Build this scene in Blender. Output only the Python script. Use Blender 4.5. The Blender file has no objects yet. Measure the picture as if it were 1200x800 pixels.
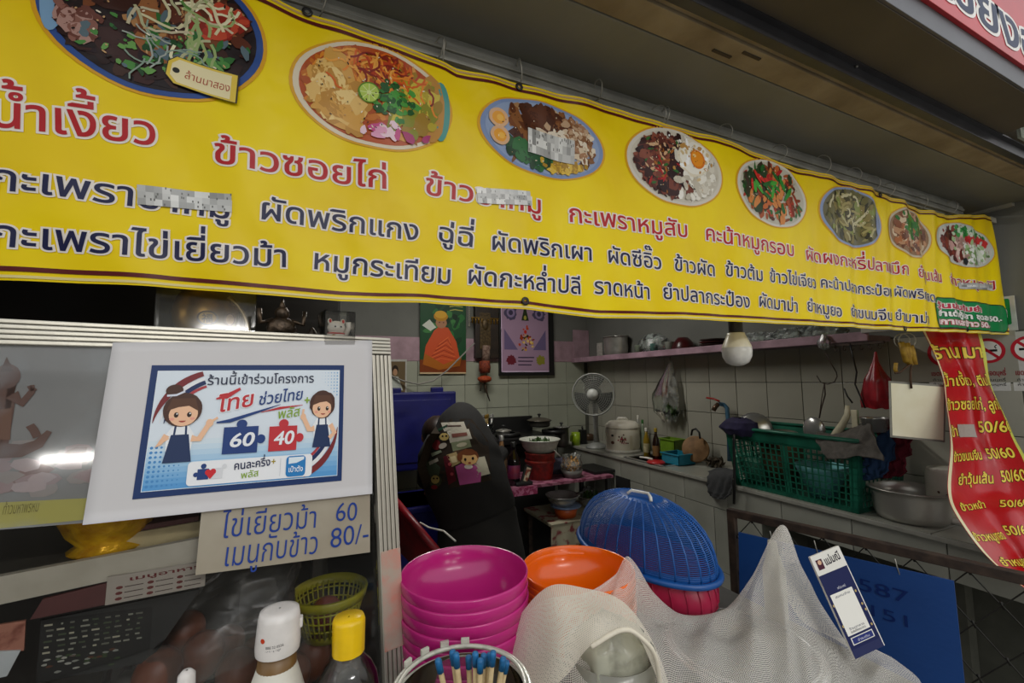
import bpy, bmesh, math, random
from mathutils import Vector, Matrix
from mathutils.bvhtree import BVHTree
from mathutils.geometry import delaunay_2d_cdt
V = Vector
PI = math.pi
sc = bpy.context.scene
col = sc.collection
rnd = random.Random(7)
def lin(h):
    h = h.lstrip('#'); o = []
    for i in (0, 2, 4):
        c = int(h[i:i+2], 16)/255; o.append(c/12.92 if c <= .04045 else ((c+.055)/1.055)**2.4)
    return (*o, 1.0)
# ---------------------------------------------------------------- camera
F = 505.0; EYE = 1.45
yaw, pit, rol = math.radians(24.5), math.radians(5.0), math.radians(.73)
fwd = V((math.sin(yaw)*math.cos(pit), math.cos(yaw)*math.cos(pit), math.sin(pit)))
r0 = V((math.cos(yaw), -math.sin(yaw), 0)); u0 = r0.cross(fwd)
RT = r0*math.cos(rol)-u0*math.sin(rol); UP_ = u0*math.cos(rol)+r0*math.sin(rol)
CAM = V((0, 0, EYE))
cd = bpy.data.cameras.new('camera'); cam = bpy.data.objects.new('camera', cd); col.objects.link(cam)
cd.sensor_width = 36; cd.lens = 36*F/1200; cd.clip_start = .02; cd.clip_end = 200
m = Matrix((RT, UP_, -fwd)).transposed().to_4x4(); m.translation = CAM; cam.matrix_world = m
sc.camera = cam
def ray(x, y): return fwd + RT*((x-600)/F) + UP_*((400-y)/F)
def at(x, y, D): return CAM + ray(x, y)*D
def onY(x, y, Y): r = ray(x, y); return CAM + r*(Y/r.y)
def onX(x, y, X): r = ray(x, y); return CAM + r*(X/r.x)
def onZ(x, y, Z): r = ray(x, y); return CAM + r*((Z-EYE)/r.z)
# ---------------------------------------------------------------- light
sc.view_settings.view_transform = 'Standard'; sc.view_settings.look = 'None'
sc.view_settings.gamma = 1; sc.view_settings.use_curve_mapping = False
sc.view_settings.exposure = 0.5
w = bpy.data.worlds.new('sky'); sc.world = w; w.use_nodes = True
nt = w.node_tree; bg = nt.nodes['Background']
tc = nt.nodes.new('ShaderNodeTexCoord'); sp = nt.nodes.new('ShaderNodeSeparateXYZ'); rp = nt.nodes.new('ShaderNodeValToRGB')
nt.links.new(tc.outputs['Generated'], sp.inputs[0]); nt.links.new(sp.outputs['Z'], rp.inputs[0]); nt.links.new(rp.outputs[0], bg.inputs[0])
rp.color_ramp.elements[0].position = 0; rp.color_ramp.elements[0].color = (.86, .84, .80, 1)
rp.color_ramp.elements[1].position = .6; rp.color_ramp.elements[1].color = (.92, .96, 1, 1)
bg.inputs[1].default_value = .80
def area_lamp(name, loc, target, sx, sy, power, colr):
    l = bpy.data.lights.new(name, 'AREA'); l.shape = 'RECTANGLE'; l.size = sx; l.size_y = sy; l.energy = power; l.color = colr
    o = bpy.data.objects.new(name, l); col.objects.link(o); o.location = loc
    o.rotation_euler = (V(target)-V(loc)).to_track_quat('-Z', 'Y').to_euler(); return o
# fluorescent tubes hanging in the passage behind the photographer
for (x, y, z, L_, pw_) in ((.58, -6.5, 2.66, .6, 12), (2.3, -6.5, 2.3, .9, 14), (-.4, -6.5, 1.95, .6, 10)):
    area_lamp('fluorescent_lamp', (x, y, z), (x, y+3, z-.6), L_, .03, pw_, (1, .97, .92))
area_lamp('fluorescent_lamp', (.5, -1.4, 2.5), (.6, .3, 1.1), 1.2, .04, 6, (1, .97, .92))
area_lamp('kitchen_fill_light', (.9, 2.35, 2.5), (.9, 2.35, 0), 1.2, .08, 14, (1, .97, .91))  # unseen fill light added under the ceiling to brighten the dim kitchen
# ---------------------------------------------------------------- materials
MATS = {}
def mat(name, c, rough=.6, metal=0, c2=None, nscale=30, bump=0, bscale=None, spec=.5, detail=4, nlo=.35, nhi=.65, coat=0, trans=0, alpha=1, sss=0):
    if name in MATS: return MATS[name]
    mt = bpy.data.materials.new(name); mt.use_nodes = True; n = mt.node_tree.nodes; L = mt.node_tree.links
    b = n['Principled BSDF']
    c = lin(c) if isinstance(c, str) else c
    b.inputs['Base Color'].default_value = c; b.inputs['Roughness'].default_value = rough; b.inputs['Metallic'].default_value = metal
    b.inputs['Specular IOR Level'].default_value = spec; b.inputs['Coat Weight'].default_value = coat
    b.inputs['Transmission Weight'].default_value = trans; b.inputs['Alpha'].default_value = alpha
    tcn = n.new('ShaderNodeTexCoord')
    no = n.new('ShaderNodeTexNoise'); no.inputs['Scale'].default_value = nscale; no.inputs['Detail'].default_value = detail
    L.new(tcn.outputs['Object'], no.inputs['Vector'])
    r = n.new('ShaderNodeValToRGB'); r.color_ramp.elements[0].position = nlo; r.color_ramp.elements[1].position = nhi
    if c2 is None: c2 = tuple(v*.82 for v in c[:3])+(1,)
    elif isinstance(c2, str): c2 = lin(c2)
    r.color_ramp.elements[0].color = c2; r.color_ramp.elements[1].color = c
    L.new(no.outputs['Fac'], r.inputs[0]); L.new(r.outputs[0], b.inputs['Base Color'])
    if bump:
        nb = n.new('ShaderNodeTexNoise'); nb.inputs['Scale'].default_value = bscale or nscale*3; nb.inputs['Detail'].default_value = 3
        L.new(tcn.outputs['Object'], nb.inputs['Vector'])
        bp = n.new('ShaderNodeBump'); bp.inputs['Strength'].default_value = 1; bp.inputs['Distance'].default_value = bump
        L.new(nb.outputs['Fac'], bp.inputs['Height']); L.new(bp.outputs[0], b.inputs['Normal'])
    MATS[name] = mt; return mt
def print_mat(name, rough=.4, spec=.4, bump=0, bscale=20):
    if name in MATS: return MATS[name]
    mt = bpy.data.materials.new(name); mt.use_nodes = True; n = mt.node_tree.nodes; L = mt.node_tree.links; b = n['Principled BSDF']
    a = n.new('ShaderNodeVertexColor'); a.layer_name = 'ink'; L.new(a.outputs[0], b.inputs['Base Color'])
    b.inputs['Roughness'].default_value = rough; b.inputs['Specular IOR Level'].default_value = spec
    if bump:
        t = n.new('ShaderNodeTexCoord'); nb = n.new('ShaderNodeTexNoise'); nb.inputs['Scale'].default_value = bscale; nb.inputs['Detail'].default_value = 3
        L.new(t.outputs['Object'], nb.inputs['Vector']); bp = n.new('ShaderNodeBump'); bp.inputs['Distance'].default_value = bump
        L.new(nb.outputs['Fac'], bp.inputs['Height']); L.new(bp.outputs[0], b.inputs['Normal'])
    MATS[name] = mt; return mt
def film_mat(name, c, haze=.25, rough=.15, ior=1.45, nscale=25, ramp=(.4, .7), lo=.0):
    """thin clear film or pane: transparent, with fresnel gloss and a milky share"""
    if name in MATS: return MATS[name]
    mt = bpy.data.materials.new(name); mt.use_nodes = True; n = mt.node_tree.nodes; L = mt.node_tree.links
    n.remove(n['Principled BSDF']); out = n['Material Output']
    tr = n.new('ShaderNodeBsdfTransparent'); gl = n.new('ShaderNodeBsdfGlossy'); df = n.new('ShaderNodeBsdfDiffuse'); fr = n.new('ShaderNodeFresnel')
    gl.inputs['Roughness'].default_value = rough; df.inputs['Color'].default_value = lin(c); fr.inputs[0].default_value = ior
    m1 = n.new('ShaderNodeMixShader'); m2 = n.new('ShaderNodeMixShader')
    if haze > 0:
        t = n.new('ShaderNodeTexCoord'); no = n.new('ShaderNodeTexNoise'); no.inputs['Scale'].default_value = nscale; no.inputs['Detail'].default_value = 5
        L.new(t.outputs['Object'], no.inputs['Vector'])
        r = n.new('ShaderNodeValToRGB'); r.color_ramp.elements[0].position = ramp[0]; r.color_ramp.elements[1].position = ramp[1]
        r.color_ramp.elements[0].color = (lo, lo, lo, 1); r.color_ramp.elements[1].color = (haze, haze, haze, 1)
        L.new(no.outputs['Fac'], r.inputs[0]); L.new(r.outputs[0], m1.inputs[0])
    else: m1.inputs[0].default_value = 0
    L.new(tr.outputs[0], m1.inputs[1]); L.new(df.outputs[0], m1.inputs[2])
    L.new(fr.outputs[0], m2.inputs[0]); L.new(m1.outputs[0], m2.inputs[1]); L.new(gl.outputs[0], m2.inputs[2]); L.new(m2.outputs[0], out.inputs[0])
    MATS[name] = mt; return mt
def net_mat(name, c, n_per_m, thread, tint=None):
    """woven net: real holes between threads, laid out in metres on the cloth's own UV"""
    mt = bpy.data.materials.new(name); mt.use_nodes = True; n = mt.node_tree.nodes; L = mt.node_tree.links; b = n['Principled BSDF']; out = n['Material Output']
    b.inputs['Base Color'].default_value = lin(c); b.inputs['Roughness'].default_value = .8
    uv = n.new('ShaderNodeUVMap'); s = n.new('ShaderNodeSeparateXYZ'); L.new(uv.outputs[0], s.inputs[0])
    def mth(op, a, bb=None):
        x = n.new('ShaderNodeMath'); x.operation = op
        for i, v in enumerate((a, bb)):
            if v is None: continue
            if isinstance(v, (int, float)): x.inputs[i].default_value = v
            else: L.new(v, x.inputs[i])
        return x.outputs[0]
    fu = mth('LESS_THAN', mth('FRACT', mth('MULTIPLY', s.outputs[0], n_per_m)), thread)
    fv = mth('LESS_THAN', mth('FRACT', mth('MULTIPLY', s.outputs[1], n_per_m)), thread)
    f = mth('MAXIMUM', fu, fv)
    tr = n.new('ShaderNodeBsdfTransparent'); mx = n.new('ShaderNodeMixShader'); tl = n.new('ShaderNodeBsdfTranslucent'); tl.inputs[0].default_value = lin(c)
    m0 = n.new('ShaderNodeMixShader'); m0.inputs[0].default_value = .3; L.new(b.outputs[0], m0.inputs[1]); L.new(tl.outputs[0], m0.inputs[2])
    L.new(f, mx.inputs[0]); L.new(tr.outputs[0], mx.inputs[1]); L.new(m0.outputs[0], mx.inputs[2]); L.new(mx.outputs[0], out.inputs[0])
    MATS[name] = mt; return mt
# ---------------------------------------------------------------- mesh helpers
def frame(o, z, x=None):
    z = V(z).normalized()
    if x is None: x = V((0, 0, 1)) if abs(z.z) < .9 else V((1, 0, 0))
    x = V(x); x = (x-z*x.dot(z)).normalized(); y = z.cross(x)
    mm = Matrix((x, y, z)).transposed().to_4x4(); mm.translation = V(o); return mm
def uvn(o, u, v):
    """frame whose x runs along u, y along v (plane coordinates)"""
    u = V(u).normalized(); v = V(v); v = (v-u*v.dot(u)).normalized(); n = u.cross(v)
    mm = Matrix((u, v, n)).transposed().to_4x4(); mm.translation = V(o); return mm
class MB:
    def __init__(s): s.v = []; s.f = []; s.sm = []; s.c = None; s.uv = None
    def add(s, vs, fs, M=None, smooth=True):
        k = len(s.v)
        s.v += [(M @ V(p)) if M is not None else V(p) for p in vs]
        s.f += [tuple(i+k for i in f) for f in fs]; s.sm += [smooth]*len(fs); return s
    def box(s, c, d, M=None, bev=0):
        x, y, z = d[0]/2, d[1]/2, d[2]/2; c = V(c)
        if bev <= 0:
            vs = [c+V((a*x, b*y, e*z)) for a in (-1, 1) for b in (-1, 1) for e in (-1, 1)]
            return s.add(vs, [(0, 1, 3, 2), (4, 6, 7, 5), (0, 4, 5, 1), (2, 3, 7, 6), (0, 2, 6, 4), (1, 5, 7, 3)], M, False)
        bm = bmesh.new(); bmesh.ops.create_cube(bm, size=1)
        for v in bm.verts: v.co = V((v.co.x*d[0], v.co.y*d[1], v.co.z*d[2]))+c
        bmesh.ops.bevel(bm, geom=bm.edges[:], offset=bev, segments=2, affect='EDGES', profile=.6)
        bm.verts.index_update(); s.add([v.co.copy() for v in bm.verts], [tuple(v.index for v in f.verts) for f in bm.faces], M, False); bm.free(); return s
    def lathe(s, prof, M=None, n=32, sx=1, sy=1, cap0=False, cap1=False, a0=0, a1=2*PI, wob=None):
        full = abs(a1-a0-2*PI) < 1e-6; cols = n if full else n+1; vs = []; fs = []
        for (r, z) in prof:
            for i in range(cols):
                a = a0+(a1-a0)*i/n; rr = r*(wob(a, z) if wob else 1); vs.append((rr*math.cos(a)*sx, rr*math.sin(a)*sy, z))
        for j in range(len(prof)-1):
            for i in range(n):
                a = j*cols+i; b = j*cols+(i+1) % cols; fs.append((a, b, b+cols, a+cols))
        if cap0: fs.append(tuple(range(cols))[::-1])
        if cap1: fs.append(tuple(range((len(prof)-1)*cols, len(prof)*cols)))
        return s.add(vs, fs, M)
    def tube(s, path, r, n=8, closed=False, cap=True, M=None):
        path = [V(p) for p in path]; N = len(path); vs = []; fs = []; px = None
        for i, p in enumerate(path):
            if closed: t = path[(i+1) % N]-path[i-1]
            else: t = path[min(i+1, N-1)]-path[max(i-1, 0)]
            t.normalize()
            if px is None: px = V((0, 0, 1)) if abs(t.z) < .9 else V((1, 0, 0))
            px = px-t*px.dot(t)
            if px.length < 1e-6: px = t.orthogonal()
            px.normalize(); py = t.cross(px); rr = r[i] if isinstance(r, (list, tuple)) else r
            for k in range(n): a = 2*PI*k/n; vs.append(p+px*rr*math.cos(a)+py*rr*math.sin(a))
        for i in range(N if closed else N-1):
            j = (i+1) % N
            for k in range(n): fs.append((i*n+k, i*n+(k+1) % n, j*n+(k+1) % n, j*n+k))
        if cap and not closed: fs.append(tuple(range(n))[::-1]); fs.append(tuple(range((N-1)*n, N*n)))
        return s.add(vs, fs, M)
    def ball(s, c, r, M=None, n=14, m=9, wob=None):
        r = (r, r, r) if isinstance(r, (int, float)) else r; c = V(c); vs = []; fs = []
        for j in range(m+1):
            t = PI*j/m
            for i in range(n):
                a = 2*PI*i/n; d = V((math.sin(t)*math.cos(a), math.sin(t)*math.sin(a), math.cos(t))); k = wob(d) if wob else 1
                vs.append(c+V((d.x*r[0], d.y*r[1], d.z*r[2]))*k)
        for j in range(m):
            for i in range(n): fs.append((j*n+i, (j+1)*n+i, (j+1)*n+(i+1) % n, j*n+(i+1) % n))
        return s.add(vs, fs, M)
    def grid(s, fn, nu, nv, M=None, uv=False):
        vs = [fn(i/nu, j/nv) for j in range(nv+1) for i in range(nu+1)]
        fs = [(j*(nu+1)+i, j*(nu+1)+i+1, (j+1)*(nu+1)+i+1, (j+1)*(nu+1)+i) for j in range(nv) for i in range(nu)]
        return s.add(vs, fs, M)
    def prism(s, poly, h, M=None, z0=0):
        n = len(poly); vs = [(p[0], p[1], z0) for p in poly]+[(p[0], p[1], z0+h) for p in poly]
        return s.add(vs, [tuple(range(n))[::-1], tuple(range(n, 2*n))]+[(i, (i+1) % n, n+(i+1) % n, n+i) for i in range(n)], M, False)
ORG = {}
def link(name, mb, mt, parent=None):
    if parent is not None: org = ORG[parent.name]
    else:
        org = V((0, 0, 0))
        if mb.v:
            xs = [p.x for p in mb.v]; ys = [p.y for p in mb.v]; zs = [p.z for p in mb.v]
            org = V(((min(xs)+max(xs))/2, (min(ys)+max(ys))/2, min(zs)))
    me = bpy.data.meshes.new(name); me.from_pydata([tuple(p-org) for p in mb.v], [], mb.f)
    me.polygons.foreach_set('use_smooth', mb.sm)
    if mb.c is not None:
        a = me.color_attributes.new('ink', 'FLOAT_COLOR', 'CORNER'); d = []
        for f, c in zip(mb.f, mb.c): d += list(c)*len(f)
        a.data.foreach_set('color', d)
    if mb.uv is not None:
        l = me.uv_layers.new(name='UVMap'); d = []
        for f in mb.f:
            for i in f: d += list(mb.uv[i])
        l.data.foreach_set('uv', d)
    me.materials.append(mt); me.update()
    o = bpy.data.objects.new(name, me); col.objects.link(o)
    if parent is not None: o.parent = parent
    else: o.location = org
    ORG[o.name] = org; return o
def T(name, label, cat, loc, group=None, kind=None):
    o = bpy.data.objects.new(name, None); col.objects.link(o); o.location = V(loc); o.empty_display_size = .05
    ORG[o.name] = V(loc)
    if label: o['label'] = label
    if cat: o['category'] = cat
    if group: o['group'] = group
    if kind: o['kind'] = kind
    return o
def S(name, mb, mt, label, cat, group=None, kind=None):
    o = link(name, mb, mt); o['label'] = label; o['category'] = cat
    if group: o['group'] = group
    if kind: o['kind'] = kind
    return o
def struct(name, mb, mt, parent=None):
    o = link(name, mb, mt, parent)
    if parent is None: o['kind'] = 'structure'
    return o
def dup(root, loc, label, rotz=0):
    r = root.copy(); col.objects.link(r); r.location = V(loc); r.rotation_euler = (0, 0, rotz); r['label'] = label
    for ch in list(root.children):
        c = ch.copy(); col.objects.link(c); c.parent = r
        for g in list(ch.children): e = g.copy(); col.objects.link(e); e.parent = c
    return r
# ---------------------------------------------------------------- printed matter
GL = {}
def glyph(ch, off):
    """outline of one character as flat faces; overlapping strokes are filled one by one, so none cancel out"""
    k = (ch, off)
    if k in GL: return GL[k]
    cu = bpy.data.curves.new('t', 'FONT'); cu.size = 1; cu.body = ch
    o = bpy.data.objects.new('t', cu); col.objects.link(o)
    dg = bpy.context.evaluated_depsgraph_get(); cv = o.evaluated_get(dg).to_curve(dg)
    pls = []
    for sp_ in cv.splines:
        if sp_.type != 'BEZIER': continue
        b = [(p.co.copy(), p.handle_left.copy(), p.handle_right.copy()) for p in sp_.bezier_points]
        if len(b) < 2: continue
        pl = []
        for i in range(len(b)):
            p0, h0, p1, h1 = b[i][0], b[i][2], b[(i+1) % len(b)][0], b[(i+1) % len(b)][1]
            N_ = 1 if (h0-p0).cross(p1-p0).length+(h1-p0).cross(p1-p0).length < 1e-5 else 4
            for q in range(N_):
                t = q/N_; v = ((1-t)**3*p0+3*(1-t)**2*t*h0+3*(1-t)*t*t*h1+t**3*p1).to_2d()
                if not pl or (v-pl[-1]).length > .002: pl.append(v)
        if len(pl) > 2 and (pl[0]-pl[-1]).length < .002: pl.pop()
        if len(pl) > 2: pls.append(pl)
    bpy.data.objects.remove(o); bpy.data.curves.remove(cu)
    if not pls: GL[k] = ([], []); return GL[k]
    area = sum(sum(pl[i-1].x*pl[i].y-pl[i].x*pl[i-1].y for i in range(len(pl))) for pl in pls); sgn = 1 if area > 0 else -1
    out = []
    for pl in pls:
        n = len(pl); q = []
        for i in range(n):
            a, b, c = pl[i-1], pl[i], pl[(i+1) % n]; d1 = (b-a).normalized(); d2 = (c-b).normalized()
            n1 = V((d1.y, -d1.x))*sgn; n2 = V((d2.y, -d2.x))*sgn; m = (n1+n2)/max(.6, 1+n1.dot(n2)); q.append(b+m*off)
        out.append(q)
    vc, ed = [], []
    for q in out: n0 = len(vc); vc += q; ed += [(n0+i, n0+(i+1) % len(q)) for i in range(len(q))]
    r = delaunay_2d_cdt(vc, ed, [], 0, 1e-5); vv, ff = r[0], []
    for f in r[2]:
        cx = sum(vv[i].x for i in f)/len(f); cy = sum(vv[i].y for i in f)/len(f); wn = 0
        for q in out:
            for i in range(len(q)):
                a, b = q[i-1], q[i]
                if a.y <= cy < b.y or b.y <= cy < a.y:
                    if a.x+(b.x-a.x)*(cy-a.y)/(b.y-a.y) > cx: wn += 1 if b.y > a.y else -1
        if wn*sgn > 0: ff.append(tuple(f))
    GL[k] = ([(v.x, v.y) for v in vv], ff); return GL[k]
ADV = {}
def adv(ch):
    if ch in ADV: return ADV[ch]
    if ch == ' ': ADV[ch] = .26; return .26
    a = glyph(ch+'H', 0)[0]; b = glyph('H', 0)[0]; ADV[ch] = max(p[0] for p in a)-max(p[0] for p in b); return ADV[ch]
UPV = set('\u0e34\u0e35\u0e36\u0e37\u0e31\u0e47'); TONE = set('\u0e48\u0e49\u0e4a\u0e4b\u0e4c'); LOWV = set('\u0e38\u0e39')
RAISE = .0
class Print(MB):
    """flat ink on a surface; fn(s, t, lift) -> world point"""
    def __init__(s, fn, maxlen=0): MB.__init__(s); s.fn = fn; s.c = []; s.maxlen = maxlen
    def poly(s, pts, c, h=0, faces=None):
        c = lin(c) if isinstance(c, str) else c
        fs = faces if faces is not None else [tuple(range(len(pts)))]
        if s.maxlen:
            pts = list(pts); out = []; cache = {}
            W_ = [s.fn(p[0], p[1], h) for p in pts]; st_ = []
            for f in fs:
                if len(f) > 4 and faces is None:
                    pts.append((sum(pts[i][0] for i in f)/len(f), sum(pts[i][1] for i in f)/len(f))); W_.append(s.fn(*pts[-1], h)); c0_ = len(pts)-1
                    st_ += [(c0_, f[i], f[(i+1) % len(f)]) for i in range(len(f))]
                else: st_ += [(f[0], f[i], f[i+1]) for i in range(1, len(f)-1)]
            while st_:
                t_ = st_.pop(); ls = [(W_[t_[i]]-W_[t_[(i+1) % 3]]).length for i in range(3)]; m_ = max(ls)
                if m_ < s.maxlen: out.append(t_); continue
                i = ls.index(m_); a_, b_, c_ = t_[i], t_[(i+1) % 3], t_[(i+2) % 3]; key = (min(a_, b_), max(a_, b_))
                if key not in cache:
                    pts.append(((pts[a_][0]+pts[b_][0])/2, (pts[a_][1]+pts[b_][1])/2)); W_.append(s.fn(*pts[-1], h)); cache[key] = len(pts)-1
                m2 = cache[key]; st_ += [(a_, m2, c_), (m2, b_, c_)]
            fs = out; k = len(s.v); s.v += W_
        else:
            k = len(s.v); s.v += [s.fn(p[0], p[1], h) for p in pts]
        s.f += [tuple(i+k for i in f) for f in fs]; s.sm += [False]*len(fs); s.c += [c]*len(fs)
    def rect(s, x0, y0, x1, y1, c, h=0, n=1, m=1):
        pts = [(x0+(x1-x0)*i/n, y0+(y1-y0)*j/m) for j in range(m+1) for i in range(n+1)]
        s.poly(pts, c, h, [(j*(n+1)+i, j*(n+1)+i+1, (j+1)*(n+1)+i+1, (j+1)*(n+1)+i) for j in range(m) for i in range(n)])
    def rrect(s, x0, y0, x1, y1, r, c, h=0):
        pts = []
        for (cx, cy, a) in ((x1-r, y0+r, -90), (x1-r, y1-r, 0), (x0+r, y1-r, 90), (x0+r, y0+r, 180)):
            for i in range(6): t = math.radians(a+18*i); pts.append((cx+r*math.cos(t), cy+r*math.sin(t)))
        s.poly(pts, c, h)
    def disc(s, x, y, rx, ry, c, h=0, n=36, rings=1, rot=0, wob=0, a0=0, a1=360):
        pts = [(x, y)]; cr, sr = math.cos(rot), math.sin(rot); full = a1-a0 >= 360; cols = n if full else n+1
        ws = [1+wob*(rnd.random()-.5) for _ in range(cols)]
        for k in range(1, rings+1):
            for i in range(cols):
                t = math.radians(a0+(a1-a0)*i/n); a = rx*k/rings*math.cos(t)*ws[i]; b = ry*k/rings*math.sin(t)*ws[i]; pts.append((x+a*cr-b*sr, y+a*sr+b*cr))
        fs = [(0, 1+i, 1+(i+1) % cols) for i in range(n)]
        for k in range(rings-1):
            for i in range(n): p = 1+k*cols+i; q = 1+k*cols+(i+1) % cols; fs.append((p, p+cols, q+cols, q))
        s.poly(pts, c, h, fs)
    def line(s, pts, w, c, h=0):
        L_, R_ = [], []; N = len(pts)
        for i, p in enumerate(pts):
            a = V(pts[max(i-1, 0)]); b = V(pts[min(i+1, N-1)]); d = (b-a); d = d.normalized() if d.length else V((1, 0)); ww = w[i] if isinstance(w, (list, tuple)) else w
            nn = V((-d.y, d.x))*ww/2; L_.append((p[0]+nn.x, p[1]+nn.y)); R_.append((p[0]-nn.x, p[1]-nn.y))
        s.poly(L_+R_, c, h, [(i, N+i, N+i+1, i+1) for i in range(N-1)])
    def text(s, body, p0, p1, size, layers, slant=0, xs=None, wild=0):
        """string set along p0 -> p1 (None: natural width); layers = [(bold, colour, lift)]"""
        body_adv = 0
        for ch in body: body_adv += adv(ch)
        p0 = V(p0)
        if p1 is None: d = V((1, 0)); sx = size*(xs or 1)
        else: p1 = V(p1); d = (p1-p0); sx = d.length/body_adv; d = d.normalized()
        nn = V((-d.y, d.x))
        for (off, c, h) in layers:
            x = 0; prev = ''
            for i, ch in enumerate(body):
                if ch != ' ':
                    vs, fs = glyph(ch, off); dy = dx = 0; nx = body[i+1] if i+1 < len(body) else ''
                    if ch in TONE and (prev in UPV or nx == '\u0e33'): dy = .22
                    if (ch in TONE or ch in UPV) and i > 0:
                        base = body[i-1] if body[i-1] not in UPV else (body[i-2] if i > 1 else '')
                        if base in 'ปฝฟฬ': dx = -.12
                    if ch in TONE and dy == 0: dy = -.03
                    jx = jy = 0
                    if wild: q = random.Random(i*7+len(body)); jy = q.uniform(-wild, wild)
                    s.poly([tuple(p0+d*(sx*(x+dx+px_+slant*py_))+nn*(size*(py_+dy+jy))) for (px_, py_) in vs], c, h, fs)
                x += adv(ch); prev = ch
    def tape(s, x0, y0, x1, y1, hgt, h=0):
        p = V((x0, y0)); q = V((x1, y1)); d = (q-p).normalized(); n_ = V((-d.y, d.x))*hgt; L = (q-p).length
        nx = 12
        for i in range(nx):
            for j in range(3):
                a = p+d*(L*i/nx)+n_*(j/3); b = a+d*(L/nx); cc = rnd.uniform(.25, .8)
                s.poly([tuple(a), tuple(b), tuple(b+n_/3), tuple(a+n_/3)], (cc, cc, cc*.96, 1), h)
        for i in range(26):
            a = p+d*(L*rnd.random())+n_*rnd.random()*.9; s.poly([tuple(a), tuple(a+d*.0016), tuple(a+d*.0016+n_*.12), tuple(a+n_*.12)], (.1, .1, .09, 1), h+.0001)
def flat(M, base=.0004): return lambda s_, t_, h: M @ V((s_, t_, base+h))
INK = print_mat('printed_ink', .45, .25); INKG = print_mat('printed_vinyl', .36, .3, .007, 8)
# ================================================================ STRUCTURE
YW, XR = 3.5, 2.4
TILE = mat('wall_tile_glaze', '#a19f92', .28, c2='#949285', nscale=2.5, spec=.45, bump=.0006, bscale=14)
TILE_B = mat('wall_tile_glaze_back', '#a3a696', .28, c2='#979a8a', nscale=2.5, spec=.45, bump=.0006, bscale=14)
CTILE = mat('counter_tile_glaze', '#9a9a90', .3, c2='#84857b', nscale=3, bump=.0005, bscale=12)
GROUT = mat('dirty_grout', '#55554b', .9, nscale=20)
GREY = mat('grey_wall_paint', '#6f706a', .75, c2='#656660', nscale=3, bump=.0006, bscale=60)
PINK = mat('pink_paint', '#a88a94', .6, c2='#937880', nscale=12, bump=.0005, bscale=60)
DARKCEIL = mat('dark_ceiling_paint', '#4c4b45', .55, c2='#403f39', nscale=2)
FLOOR = mat('dark_concrete', '#4a463f', .6, c2='#39352f', nscale=4, bump=.002, bscale=20)
def tiles(parent, o, u, v, nu, nv, pu, pv, mt, gap=.004, th=.006, skip=None):
    """one tile mesh shared by many tile children laid along u and v"""
    u = V(u); v = V(v); n = u.cross(v); proto = None
    for j in range(nv):
        for i in range(nu):
            if skip and skip(i, j): continue
            c = V(o)+u*(pu*(i+.5))+v*(pv*(j+.5))
            if proto is None:
                M = Matrix((u, v, n)).transposed().to_4x4(); M.translation = c
                proto = link('tile', MB().box((0, 0, th/2-.002), (pu-gap, pv-gap, th), M, .0012), mt, parent); p0 = c
            else:
                t = proto.copy(); col.objects.link(t); t.parent = parent; t.location = (c-p0)+n*rnd.uniform(-.0006, .0006)
floor = struct('floor', MB().box((.5, 2.2, -.05), (8, 3.2, .1)), FLOOR)
struct('ground', MB().box((.5, -7.4, -.07), (30, 16, .1)), mat('pale_street_concrete', '#8f8c84', .8, c2='#7a776f', nscale=2))
wb = struct('wall_back', MB().box((.4, YW+.06, 1.3), (4.1, .12, 2.6)), GREY)
struct('trim_8', MB().box((0, -8.6, 2.2), (26, .3, 4.4)), mat('opposite_shop_front', '#4c463d', .8, c2='#2f2b26', nscale=1.2))
# back wall: rows of square tile up to the pink strip
zs0 = onY(590, 423.5, YW).z; zs1 = onY(590, 398, YW).z
xb = onY(595, 450, YW).x; xb0 = xb-.2*7
struct('grout_bed', MB().box(((xb0+XR)/2, YW-.004, zs0/2), (XR-xb0, .008, zs0)), GROUT, wb)
tiles(wb, (xb0, YW-.008, zs0-1.6), (1, 0, 0), (0, 0, 1), 13, 8, .2, .2, TILE_B, skip=lambda i, j: xb0+.2*(i+1) > XR)
struct('pink_strip', MB().box(((xb0+XR)/2, YW-.008, (zs0+zs1)/2), (XR-xb0, .016, zs1-zs0), None, .002), PINK, wb)
wr = struct('wall_right', MB().box((XR+.06, 2.0, 1.3), (.12, 3.2, 2.6)), GREY)
zr = onX(900, 448, XR).z
struct('grout_bed', MB().box((XR-.004, 2.0, (zr+.2)/2), (.008, 3.1, zr+.2)), GROUT, wr)
yr = onX(901, 470, XR).y
k0 = int((yr-.5)/.2); ys = yr-.2*k0
tiles(wr, (XR-.008, ys+.2*15, zr-.6), (0, -1, 0), (0, 0, 1), 15, 4, .2, .2, TILE)
struct('wall_left', MB().box((-1.56, 2.0, 1.3), (.12, 3.2, 2.6)), mat('dark_left_wall', '#35332e', .8, nscale=4))  # even dark tone over the whole left wall
struct('ceiling', MB().box((.4, 2.15, 2.62), (4.1, 2.9, .04)), DARKCEIL)
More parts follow.
